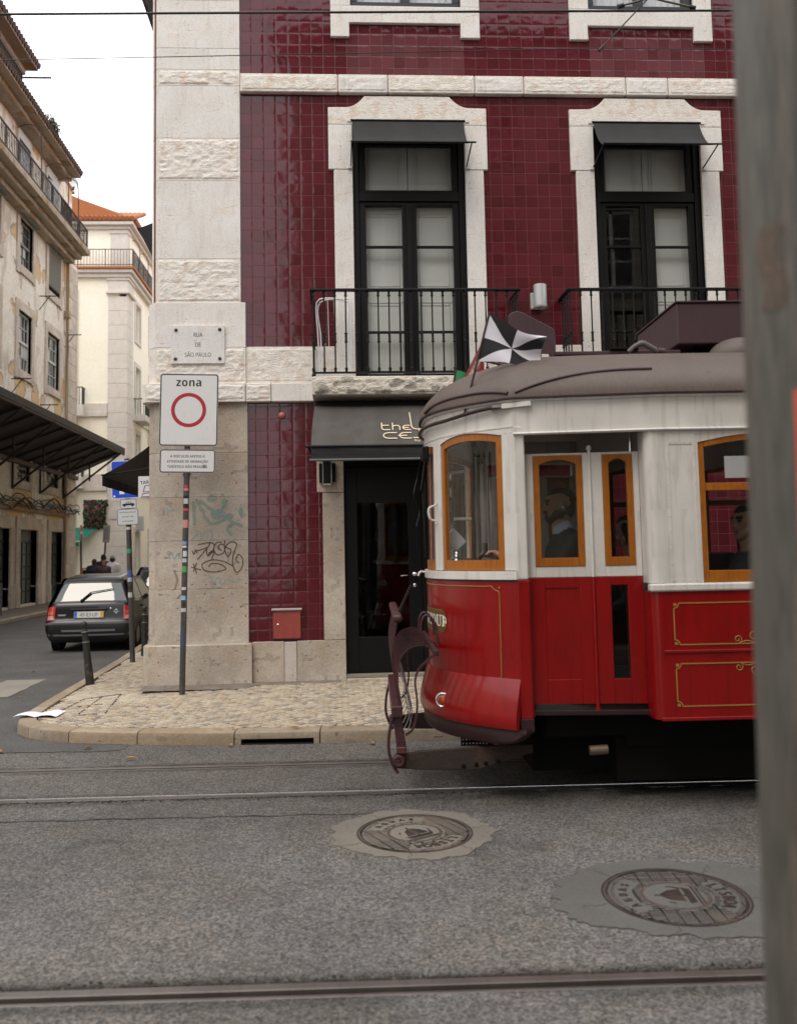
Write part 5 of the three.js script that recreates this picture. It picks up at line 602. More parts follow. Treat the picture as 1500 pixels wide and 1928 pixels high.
// ---- doorway and folding doors, both sides and both ends
{
  const shear = (g) => { const p = g.attributes.position; for (let i = 0; i < p.count; i++) p.setZ(i, p.getZ(i) - 0.02 + (p.getX(i) - 1.75) * 0.10); return g; };
  const D = 5.17, frameRing = (x0, x1, y0, y1, gx0, gx1, gy0, gy1, z0, z1) => { const o = [box(x0, gx0, y0, y1, z0, z1, 0.003), box(gx1, x1, y0, y1, z0, z1, 0.003), box(gx0, gx1, y0, gy0, z0, z1, 0.003)]; const top = [[gx0, y1], [gx1, y1]]; for (let i = 0; i <= 8; i++) { const t = 1 - i / 8; top.push([lerp(gx0, gx1, t), gy1 + 0.028 * Math.sin(Math.PI * t) - 0.012]); } o.push(ext(top, z0, z1)); return o; };
  for (const sd of [0, 1]) for (const mr of [0, 1]) {
    const X = (g) => { let q = shear(merge(Array.isArray(g) ? g : [g])); if (sd) q = mirrorW(q); if (mr) q = mirrorS(q); return q; };
    const leafs = [[1.395, 1.797, 1.452, 1.757, 1.49, 1.719], [1.805, 2.105, 1.88, 2.066, 1.919, 2.028]];
    leafs.forEach(([x0, x1, wx0, wx1, gx0, gx1], k) => {
      const up = part(TR, 'door_leaf', X([box(x0, wx0, 1.395, 2.172, D - 0.035, D, 0.004), box(wx1, x1, 1.395, 2.172, D - 0.035, D, 0.004), box(wx0, wx1, 1.395, 1.463, D - 0.035, D, 0.004), box(wx0, wx1, 2.157, 2.172, D - 0.035, D, 0.003)]), tm.white, 'white upper half of a folding door leaf');
      part(up, 'window_frame', X(frameRing(wx0, wx1, 1.463, 2.157, gx0, gx1, 1.516, 2.115, D - 0.03, D + 0.006)), tm.wood); part(up, 'pane', X(prep(panel(gx0 - 0.005, gx1 + 0.005, 1.51, 2.14, D - 0.012), false)), M.tint);
      const lo = k === 0 ? [box(x0, x1, 0.618, 1.393, D - 0.035, D - 0.008, 0.004), box(x0, 1.504, 0.618, 1.393, D - 0.008, D, 0.003), box(1.715, x1, 0.618, 1.393, D - 0.008, D, 0.003), box(1.504, 1.715, 0.618, 0.768, D - 0.008, D, 0.003), box(1.504, 1.715, 1.329, 1.393, D - 0.008, D, 0.003)] : [box(x0, 1.908, 0.618, 1.393, D - 0.035, D, 0.003), box(2.01, x1, 0.618, 1.393, D - 0.035, D, 0.003), box(1.908, 2.01, 0.618, 0.771, D - 0.035, D, 0.003), box(1.908, 2.01, 1.343, 1.393, D - 0.035, D, 0.003)];
      const l = part(TR, 'door_leaf', X(lo), tm.red, 'red lower half of a folding door leaf'); if (k) part(l, 'pane', X(prep(panel(1.903, 2.015, 0.765, 1.348, D - 0.015), false)), M.tint);
    });
    part(TR, 'door_hinge', X([bar([1.801, 0.58, D + 0.004], [1.801, 1.39, D + 0.004], 0.012, 8), bar([1.801, 0.575, D + 0.004], [1.801, 0.60, D + 0.004], 0.018, 8)]), tm.red); part(TR, 'door_hinge', X([bar([1.801, 1.395, D + 0.004], [1.801, 2.20, D + 0.004], 0.011, 8, 0.010), bar([1.801, 2.19, D + 0.004], [1.801, 2.215, D + 0.004], 0.02, 8, 0.012)]), tm.white);
    part(TR, 'door_sill', X([box(1.38, 2.12, 0.555, 0.585, D - 0.3, D + 0.03, 0.004)]), tm.maroon); part(TR, 'door_jamb', X([box(2.135, 2.155, 0.56, 2.24, D - 0.02, D + 0.05, 0.003)]), std({ color: lin(0.25, 0.25, 0.25), roughness: 0.5 }));
  }
}
// ---- saloon sides
const BODY = 5.346, WN = 5, WP = 0.806, W0 = 2.432;
for (const sd of [0, 1]) {
  const X = (g) => { g = merge(Array.isArray(g) ? g : [g]); return sd ? mirrorW(g) : g; }, E = 2 * SM;
  const post = (x0, dir) => { const pts = []; for (let i = 0; i <= 8; i++) { const a = i / 8 * Math.PI / 2; pts.push([x0 + dir * (0.06 - 0.06 * Math.sin(a)) * 1, BODY - 0.06 + 0.06 * Math.cos(a)]); } return [[x0 + dir * 0.1, BODY - 0.001], ...pts, [x0, BODY - 0.16], [x0 + dir * 0.1, BODY - 0.16]]; };
  const pe = (x0, dir, y0, y1) => { const g = planExt(post(x0, dir), y0, y1); return prep(toCreasedNormals(g, 0.5)); };
  for (const [x0, dir] of [[2.105, 1], [E - 2.105, -1]]) { part(TR, 'body_post', X(pe(x0, dir, 1.355, 2.284)), tm.white, 'rounded white body post beside the door'); part(TR, 'body_post', X(pe(x0, dir, 0.545, 1.30)), tm.red); }
  part(TR, 'belt_rail', X([box(2.1, E - 2.1, 1.302, 1.352, BODY - 0.06, BODY + 0.018, 0.014)]), tm.white);
  part(TR, 'side_panel', X([box(2.2, E - 2.2, 0.545, 1.301, BODY - 0.04, BODY - 0.002)]), tm.red, 'deep red lower side panel'); part(TR, 'side_moulding', X([box(2.17, E - 2.17, 0.936, 0.954, BODY - 0.002, BODY + 0.009, 0.005), box(2.14, E - 2.14, 0.536, 0.558, BODY - 0.03, BODY + 0.008, 0.006)]), tm.red);
  const wpn = [box(2.2, W0 - 0.002, 1.353, 2.284, BODY - 0.04, BODY - 0.001)], end = W0 + WP * (WN - 1) + 0.76; wpn.push(box(end + 0.002, E - 2.2, 1.353, 2.284, BODY - 0.04, BODY - 0.001)); for (let k = 1; k < WN; k++) wpn.push(box(W0 + WP * (k - 1) + 0.762, W0 + WP * k - 0.002, 1.353, 2.284, BODY - 0.04, BODY - 0.001)); for (let k = 0; k < WN; k++) { const a = W0 + WP * k, b = a + 0.76, pts = [[a - 0.002, 2.284], [b + 0.002, 2.284]]; for (let i = 0; i <= 10; i++) { const t = 1 - i / 10; pts.push([lerp(a - 0.002, b + 0.002, t), 2.206 + 0.05 * Math.sin(Math.PI * t)]); } wpn.push(ext(pts, BODY - 0.04, BODY - 0.001)); }
  part(TR, 'window_wall', X(wpn), tm.white); part(TR, 'cover_strip', X([box(2.232, 2.250, 1.354, 2.275, BODY - 0.001, BODY + 0.005, 0.002), box(2.395, 2.413, 1.354, 2.275, BODY - 0.001, BODY + 0.005, 0.002), box(2.25, 2.395, 2.195, 2.275, BODY - 0.001, BODY + 0.003, 0.001), box(2.20, 2.203, 1.354, 2.275, BODY - 0.001, BODY + 0.002)]), tm.white);
  const rv = []; for (const x of [2.241, 2.404]) for (let y = 1.37; y < 2.27; y += 0.097) rv.push([x, y, 0.006]); for (const y of [2.265, 2.208, 1.37]) for (const x of [2.26, 2.30, 2.345, 2.385]) rv.push([x, y, 0.004]); for (const x of [2.235, 2.30, 2.37, 2.40]) for (const y of [1.315, 1.34]) rv.push([x, y, 0.018]); const r = part(TR, 'rivets', X(rv.map(([x, y, o]) => prep(at(new THREE.SphereGeometry(0.0042, 6, 4), x, y, BODY + o), false))), tm.white); r.userData.kind = 'stuff';
  for (let k = 0; k < WN; k++) {
    const a = W0 + WP * k, b = a + 0.76, top = (x) => 2.204 + 0.05 * Math.sin(Math.PI * (x - a) / 0.76), fr = [box(a, a + 0.036, 1.354, 2.206, BODY - 0.04, BODY - 0.008, 0.003), box(b - 0.036, b, 1.354, 2.206, BODY - 0.04, BODY - 0.008, 0.003), box(a + 0.036, b - 0.036, 1.354, 1.424, BODY - 0.04, BODY - 0.008, 0.003), box(a + 0.036, b - 0.036, 1.908, 1.955, BODY - 0.036, BODY - 0.003, 0.003)], pts = []; for (let i = 0; i <= 10; i++) { const x = lerp(a + 0.036, b - 0.036, i / 10); pts.push([x, top(x)]); } for (let i = 10; i >= 0; i--) { const x = lerp(a + 0.036, b - 0.036, i / 10); pts.push([x, top(x) - 0.034]); } fr.push(ext(pts, BODY - 0.04, BODY - 0.008));
    const w = part(TR, 'side_window', X(fr), tm.wood, 'wooden sash window of the saloon'); part(w, 'pane', X(prep(panel(a + 0.03, b - 0.03, 1.42, 1.912, BODY - 0.026), false)), M.glass); part(w, 'pane', X(prep(panel(a + 0.03, b - 0.03, 1.95, 2.21, BODY - 0.022), false)), M.glass);
  }
  // gold lining with scrolls
  const gz = BODY + 0.0005, gold = [], rect = (x0, x1, y0, y1, q = 0.03) => { const p = []; const arc = (cx, cy, a0, a1) => { for (let i = 0; i <= 5; i++) { const a = lerp(a0, a1, i / 5); p.push([cx + q * Math.cos(a), cy + q * Math.sin(a), gz]); } }; arc(x0, y1, 0, -Math.PI / 2); arc(x0, y0, Math.PI / 2, 0); arc(x1, y0, Math.PI, Math.PI / 2); arc(x1, y1, -Math.PI / 2, -Math.PI); for (let i = 0; i < p.length; i++) { const a = p[i], b = p[(i + 1) % p.length]; if (Math.hypot(a[0] - b[0], a[1] - b[1]) > 1e-4) gold.push(beam(a, b, 0.0045, 0.0065)); } for (const [x, y] of [[x0 + 0.008, y0 + 0.008], [x0 + 0.008, y1 - 0.008], [x1 - 0.008, y0 + 0.008], [x1 - 0.008, y1 - 0.008]]) gold.push(box(x - 0.009, x + 0.009, y - 0.008, y + 0.008, gz - 0.002, gz + 0.002)); };
  const scroll = (cx, cy, fl) => { for (const sx of [-1, 1]) { const sp = (x, y, r, turns, a0, dir) => { const o = []; for (let i = 0; i <= 26; i++) { const t = i / 26, a = a0 + dir * t * turns * 6.283, q = r * (1 - 0.8 * t); o.push([x + sx * (q * Math.cos(a)), y + fl * q * Math.sin(a), gz]); } gold.push(tube(o, 0.0032, 40, 4)); }; sp(cx + sx * 0.145 * 1, cy + fl * 0.022, 0.026, 1.4, -Math.PI / 2, -1); sp(cx + sx * 0.05, cy + fl * 0.038, 0.036, 1.4, -Math.PI / 2, -1); gold.push(tube([[cx + sx * 0.145, cy - fl * 0.004, gz], [cx + sx * 0.09, cy + fl * 0.012, gz], [cx + sx * 0.05, cy + fl * 0.002, gz], [cx, cy, gz]], 0.0032, 14, 4)); } };
  const pw = 1.06; for (let k = 0; k < 4; k++) { const x0 = 2.238 + k * 1.30, x1 = x0 + pw + 0.1; if (x1 > E - 2.2) continue; rect(x0, x1, 0.985, 1.232); rect(x0, x1, 0.622, 0.872); scroll((x0 + x1) / 2 - 0.055, 0.989, 1); scroll((x0 + x1) / 2 - 0.055, 0.868, -1); } part(TR, 'gold_lining', X(gold), tm.gold, 'gold lining with corner notches and scrolls');
}
// ---- interior
{
  part(TR, 'floor', [box(1.42, 2 * SM - 1.42, 0.58, 0.62, wc - 0.98, wc + 0.98), box(0.95, 1.42, 0.58, 0.62, wc - 0.5, wc + 0.5)], tm.floor); part(TR, 'ceiling', [box(1.2, 2 * SM - 1.2, 2.46, 2.475, wc - 1.05, wc + 1.05)], tm.inner);
  for (const mr of [0, 1]) { const X = (g) => { g = merge(Array.isArray(g) ? g : [g]); return mr ? mirrorS(g) : g; };
    part(TR, 'bulkhead', X([box(2.16, 2.20, 0.62, 2.46, wc - 1.14, wc - 0.36), box(2.16, 2.20, 0.62, 1.35, wc + 0.36, wc + 1.12), box(2.16, 2.20, 2.2, 2.46, wc - 0.36, wc + 1.12), box(2.16, 2.20, 1.35, 2.2, wc + 0.95, wc + 1.12)]), tm.inner); part(TR, 'bulkhead_trim', X([box(2.14, 2.16, 0.62, 2.2, wc - 0.40, wc - 0.34)]), tm.wood);
    part(TR, 'control_desk', X([box(0.92, 1.05, 0.62, 1.40, wc - 0.5, wc + 0.5, 0.01), at(lathe([[0, 0.86], [0.10, 0.86], [0.11, 0.84], [0.11, 0], [0.12, 0]], 18), 1.13, 0.62, wc + 0.30), bar([1.13, 1.48, wc + 0.30], [1.20, 1.56, wc + 0.42], 0.012, 8), bar([1.20, 1.555, wc + 0.42], [1.20, 1.62, wc + 0.42], 0.016, 8)]), tm.innerDark);
    part(TR, 'cab_pillar', X([box(1.30, 1.36, 1.4, 2.46, wc - 1.04, wc - 0.96), box(1.0, 1.05, 1.4, 2.3, wc - 0.86, wc - 0.82)]), tm.inner);
  }
  part(TR, 'ticket_machine', [at(box(-0.05, 0.05, 0, 0.13, -0.03, 0.03, 0.008), 1.045, 1.60, wc + 0.32, 0, 0, 0.75), bar([1.03, 1.45, wc + 0.3], [1.03, 1.62, wc + 0.3], 0.008, 6)], std({ color: lin(0.5, 0.5, 0.5), roughness: 0.4 }), 'grey ticket machine in the cab'); part(TR, 'desk_lamp', [at(lathe([[0, 0.07], [0.02, 0.065], [0.012, 0.05], [0.03, 0.03], [0.05, 0.01], [0.05, 0]], 14), 1.0, 1.50, wc + 0.45)], M.chrome); part(TR, 'cab_bar', [bar([0.96, 2.11, wc + 0.3], [1.08, 2.13, wc + 0.2], 0.011, 8)], tm.white); part(TR, 'cab_bar', [bar([1.0, 1.79, wc + 0.35], [1.12, 1.79, wc + 0.3], 0.011, 8)], tm.white);
  { const tx = canvasTex(128, 220, (c, W, H) => { c.fillStyle = '#1d3f74'; c.fillRect(0, 0, W, H); c.fillStyle = '#8fb0d4'; for (let i = 0; i < 8; i++) c.fillRect(26, 30 + i * 12, 70 - (i % 3) * 14, 4); c.beginPath(); c.arc(64, 165, 22, 0, 7); c.stroke(); c.fillStyle = '#c9d8e6'; c.font = '40px sans-serif'; c.fillText('\u273f', 44, 180); }); const g = grid(3, 1, (u, v) => { const d = lerp(-0.80, -0.62, u), [s, w] = CF(d, -0.03); return [s, lerp(1.78, 2.0, v), w]; }); part(TR, 'window_sticker', g, std({ map: tx, roughness: 0.5, side: THREE.DoubleSide }), 'blue notice stuck inside the cab window'); }
  // seats and a hanging bell handle
  for (let k = 0; k < 6; k++) for (const w of [wc - 0.72, wc + 0.72]) { const s = 2.75 + k * 0.75; part(TR, 'seat', [box(s, s + 0.42, 0.98, 1.06, w - 0.36, w + 0.36, 0.02), box(s + 0.38, s + 0.45, 1.0, 1.52, w - 0.36, w + 0.36, 0.02), box(s + 0.1, s + 0.3, 0.62, 0.98, w - 0.05, w + 0.05)], tm.innerDark); }
  part(TR, 'driver_seat', [box(1.62, 1.95, 1.0, 1.07, wc + 0.22, wc + 0.66, 0.02), box(1.93, 1.99, 1.05, 1.5, wc + 0.24, wc + 0.64, 0.02), bar([1.79, 0.62, wc + 0.44], [1.79, 1.0, wc + 0.44], 0.04, 10)], tm.innerDark); part(TR, 'bell_handle', [bar([1.16, 2.45, wc + 0.2], [1.16, 2.30, wc + 0.2], 0.016, 8), tube([[1.16, 2.30, wc + 0.2], [1.16, 2.25, wc + 0.2], [1.19, 2.24, wc + 0.2], [1.21, 2.23, wc + 0.2], [1.21, 2.20, wc + 0.2]], 0.008, 14, 6), at(lathe([[0.008, 0.03], [0.012, 0.015], [0.022, 0]], 10), 1.21, 2.18, wc + 0.2)], M.black); part(TR, 'grab_pole', [bar([2.1, 0.62, 5.02], [2.1, 2.4, 5.02], 0.014, 8)], M.chrome); part(TR, 'window_notice', prep(panel(2.60, 2.98, 1.985, 2.12, BODY - 0.03), false), std({ color: lin(0.42, 0.43, 0.43), roughness: 0.7, side: THREE.DoubleSide }), 'grey paper notice behind the sash window');
}
// ---- running gear
{
  part(TR, 'underframe', [box(1.5, 2 * SM - 1.5, 0.40, 0.545, wc - 0.85, wc + 0.85), box(1.02, 1.5, 0.40, 0.545, wc - 0.45, wc + 0.45), box(1.45, 1.95, 0.14, 0.42, wc - 0.6, wc + 0.6), box(1.95, 2 * SM - 1.95, 0.11, 0.42, wc - 0.80, wc + 0.80), box(2.0, 2 * SM - 2.0, 0.33, 0.40, wc + 0.78, wc + 0.84), box(2.0, 2 * SM - 2.0, 0.33, 0.40, wc - 0.84, wc - 0.78)], tm.under);
  for (const s of [3.45, 2 * SM - 3.45]) for (const w of [wc - 0.46, wc + 0.46]) part(TR, 'wheel', at(lathe([[0.05, -0.03], [0.31, -0.03], [0.34, -0.04], [0.34, 0.04], [0.37, 0.045], [0.37, 0.065], [0.3, 0.06], [0.05, 0.05]], 32), s, 0.345, w, 0, Math.PI / 2 * (w > wc ? -1 : 1)), tm.under);
  part(TR, 'axle_box', [3.45, 2 * SM - 3.45].flatMap((s) => [wc - 0.66, wc + 0.6].map((w) => box(s - 0.1, s + 0.1, 0.25, 0.46, w, w + 0.06, 0.01))), tm.under); part(TR, 'sand_pipe', bar([1.75, 0.33, wc + 0.95], [1.86, 0.335, wc + 0.95], 0.03, 12), std({ color: lin(0.16, 0.12, 0.08), roughness: 0.5, metalness: 0.5 }));
  const hole = []; for (let i = 0; i < 8; i++) for (const y of [0.375, 0.35, 0.325]) { const x = 1.0 + 0.022 * i, r = 0.0045; hole.push([[x - r, y - r], [x - r, y + r], [x + r, y + r], [x + r, y - r]]); } part(TR, 'step_plate', at(ext([[0.985, 0.31], [0.985, 0.392], [1.2, 0.392], [1.2, 0.31]], 0, 0.004, 0, hole), 0, 0, wc + 0.6), tm.under, 'perforated step plate under the cab');
  // folded front fender
  const strip = (path, w, wd, th) => { const c = new THREE.CatmullRomCurve3(path.map(([s, y]) => V(s, y, 0))), n = 26, pos = [], idx = []; for (let i = 0; i <= n; i++) { const p = c.getPointAt(i / n), t = c.getTangentAt(i / n), nx = -t.y, ny = t.x; for (const [a, b] of [[-wd / 2, -th / 2], [wd / 2, -th / 2], [wd / 2, th / 2], [-wd / 2, th / 2]]) pos.push(p.x + nx * b, p.y + ny * b, w + a); } for (let i = 0; i < n; i++) for (let j = 0; j < 4; j++) { const a = i * 4 + j, b = i * 4 + (j + 1) % 4; idx.push(a, b, b + 4, a, b + 4, a + 4); } const g = new THREE.BufferGeometry(); g.setAttribute('position', new THREE.Float32BufferAttribute(pos, 3)); g.setIndex(idx); return prep(toCreasedNormals(g.toNonIndexed(), 0.7)); };
  const f0 = 3.42, f1 = 5.0, fr = part(TR, 'fender', [box(0.555, 0.615, 1.13, 1.18, f0 - 0.05, f1 + 0.03, 0.02), box(0.535, 0.605, 0.545, 0.615, f0 - 0.04, f1 + 0.04, 0.008), box(0.565, 0.625, 0.32, 0.365, f0 - 0.02, f1 + 0.03, 0.01), ...[f0, f1 - 0.02].flatMap((w) => [beam([0.565, 0.58, w], [0.592, 0.34, w], 0.03, 0.05), at(lathe([[0.012, 0.025], [0.03, 0.03], [0.04, 0.025], [0.042, -0.02], [0.012, -0.02]], 16), 0.575, 0.277, w + 0.02, 0, Math.PI / 2), beam([0.592, 0.34, w], [0.575, 0.277, w], 0.03, 0.05), tube([[0.56, 0.6, w + 0.02], [0.52, 0.45, w + 0.02], [0.515, 0.33, w + 0.02], [0.54, 0.25, w + 0.02], [0.57, 0.20, w + 0.02]], 0.011, 20, 6)])], tm.fender, 'maroon folding fender in front of the tram');
  const N = 15; for (let i = 0; i < N; i++) { const w = lerp(f0 + 0.03, f1 - 0.03, i / (N - 1)); part(fr, 'slat', strip([[0.588, 1.15], [0.572, 1.08], [0.553, 0.99], [0.546, 0.90], [0.555, 0.80], [0.572, 0.70], [0.582, 0.60]], w, 0.026, 0.006), tm.fender); part(fr, 'arched_slat', strip([[0.588, 0.62], [0.582, 0.74], [0.59, 0.87], [0.632, 0.945], [0.704, 0.979], [0.768, 0.972], [0.825, 0.935]], w, 0.022, 0.005), tm.fender); }
  part(fr, 'rear_bar', box(0.805, 0.84, 0.915, 0.95, f0, f1, 0.006), tm.fender); for (const w of [f0 + 0.01, f1 - 0.01]) part(fr, 'side_strap', strip([[0.825, 0.935], [0.765, 0.885], [0.712, 0.835], [0.688, 0.765], [0.698, 0.64], [0.69, 0.54], [0.66, 0.455], [0.62, 0.43]], w, 0.03, 0.012), tm.fender);
  for (let i = 0; i < 7; i++) { const w = lerp(f0 + 0.1, f1 - 0.04, i / 6); part(fr, 'net_wire', tube([[0.59, 0.80, w], [0.635, 0.72, w], [0.662, 0.60, w], [0.655, 0.50, w], [0.62, 0.42, w]], 0.0035, 16, 5), M.steel); } for (const [s, y] of [[0.622, 0.745], [0.652, 0.66], [0.663, 0.58], [0.656, 0.50]]) part(fr, 'net_wire', bar([s, y, f0 + 0.1], [s, y, f1 - 0.04], 0.003, 5), M.steel);
  for (const w of [4.93, 4.62]) part(fr, 'hook', tube([[0.775, 0.98, w], [0.742, 1.04, w], [0.737, 1.12, w], [0.765, 1.165, w], [0.80, 1.15, w], [0.83, 1.09, w], [0.835, 1.02, w]], 0.0085, 28, 6), tm.fender); part(fr, 'coil_spring', bar([0.835, 1.03, 4.93], [0.84, 0.97, 4.93], 0.011, 8), tm.fender); part(fr, 'tie_rod', bar([0.60, 1.175, 4.7], [0.72, 1.31, 3.6], 0.01, 6), M.black);
  for (const w of [f0 + 0.06, f1 - 0.06]) part(TR, 'guard_plank', at(ext([[0.60, 0.305], [0.70, 0.325], [1.22, 0.352], [1.42, 0.35], [1.42, 0.30], [1.07, 0.205], [0.72, 0.212], [0.56, 0.225]], 0, 0.04, 0.004), 0, 0, w), tm.plank, 'brown wooden guard plank beside the wheels'); part(TR, 'plank_bolts', [0.98, 1.06, 1.12, 1.2].map((s) => at(lathe([[0, 0.012], [0.012, 0.01], [0.014, 0]], 8), s, 0.23 + (s - 0.98) * 0.1, f1 - 0.02, 0, Math.PI / 2)), tm.under);
}
// ---- flags on the roof
{
  const tx = canvasTex(512, 384, (c, W, H) => { const C = [W / 2, H / 2], P = [[0, 0], [W / 2, 0], [W, 0], [W, H / 2], [W, H], [W / 2, H], [0, H], [0, H / 2]]; for (let i = 0; i < 8; i++) { const a = P[i], b = P[(i + 1) % 8]; c.fillStyle = i % 2 ? '#d8d4dc' : '#1d1b20'; c.beginPath(); c.moveTo(...C); c.lineTo(...a); c.lineTo(...b); c.closePath(); c.fill(); } });
  const w = 4.95, t = thing('flag', 'black and white gyronny flag waving on the tram roof front', 'flag', TW(1.045, 2.47, w)), loc = (p) => TW(...p); origin.set(t, TW(1.045, 2.47, w));
  part(t, 'staff', bar(loc([1.04, 2.44, w]), loc([1.228, 3.13, w]), 0.0075, 7), tm.maroon);
  const A = [1.223, 3.12], B = [1.135, 2.803], C = [1.593, 2.955], D = [1.545, 2.768]; part(t, 'cloth', grid(40, 26, (u, v) => { const x = lerp(lerp(B[0], A[0], v), lerp(D[0], C[0], v), u), y = lerp(lerp(B[1], A[1], v), lerp(D[1], C[1], v), u), e = u * (1 - 0.3 * u), top = v * Math.sin(Math.PI * u) * -0.03 + (v > 0.7 ? 0.02 * Math.sin(u * 6) * (v - 0.7) / 0.3 : 0); return loc([x + 0.01 * Math.sin(5 * v + 2 * u) * u, y + top + 0.012 * Math.sin(u * 7 + v * 2) * u, w + 0.045 * e * Math.sin(u * 6.5 + v * 3.2 - 0.5) + 0.03 * u * Math.sin(v * 6 + u * 3)]); }), std({ map: tx, roughness: 0.8, side: THREE.DoubleSide }));
  const t2 = thing('flag', 'green flag on the far side of the tram roof', 'flag', TW(1.06, 2.6, 3.5)); origin.set(t2, TW(1.06, 2.6, 3.5)); part(t2, 'staff', bar(loc([1.03, 2.5, 3.5]), loc([1.122, 3.02, 3.5]), 0.0075, 7), tm.maroon);
  part(t2, 'cloth', grid(24, 14, (u, v) => { const x = lerp(1.072, 1.118, v) + u * 0.3, y = lerp(2.74, 3.01, v) - u * (0.10 + 0.05 * u) + 0.01 * Math.sin(u * 8); return loc([x, y, 3.5 + 0.05 * u * Math.sin(u * 7 + v * 2)]); }), std({ color: lin(0.03, 0.22, 0.09), roughness: 0.8, side: THREE.DoubleSide }));
}
// ---------------------------------------------------------------- street furniture
const signBack = std({ color: lin(0.30, 0.31, 0.32), roughness: 0.45, metalness: 0.6 }), postMat = std({ ...T.rust, color: lin(0.085, 0.09, 0.095), roughness: 0.5, bumpScale: 0.0006 });
const rrect = (x0, x1, y0, y1, r) => { const s = new THREE.Shape(); s.moveTo(x0 + r, y0); s.lineTo(x1 - r, y0); s.absarc(x1 - r, y0 + r, r, -Math.PI / 2, 0); s.lineTo(x1, y1 - r); s.absarc(x1 - r, y1 - r, r, 0, Math.PI / 2); s.lineTo(x0 + r, y1); s.absarc(x0 + r, y1 - r, r, Math.PI / 2, Math.PI); s.lineTo(x0, y0 + r); s.absarc(x0 + r, y0 + r, r, Math.PI, Math.PI * 1.5); return s; };
const rplate = (x0, x1, y0, y1, r, z0, z1) => ext(rrect(x0, x1, y0, y1, r), z0, z1);
const face = (x0, x1, y0, y1, r, z) => { const g = new THREE.ShapeGeometry(rrect(x0, x1, y0, y1, r), 8); g.translate(0, 0, z); const p = g.attributes.position, u = g.attributes.uv; for (let i = 0; i < p.count; i++) u.setXY(i, (p.getX(i) - x0) / (x1 - x0), (p.getY(i) - y0) / (y1 - y0)); return g.toNonIndexed(); };
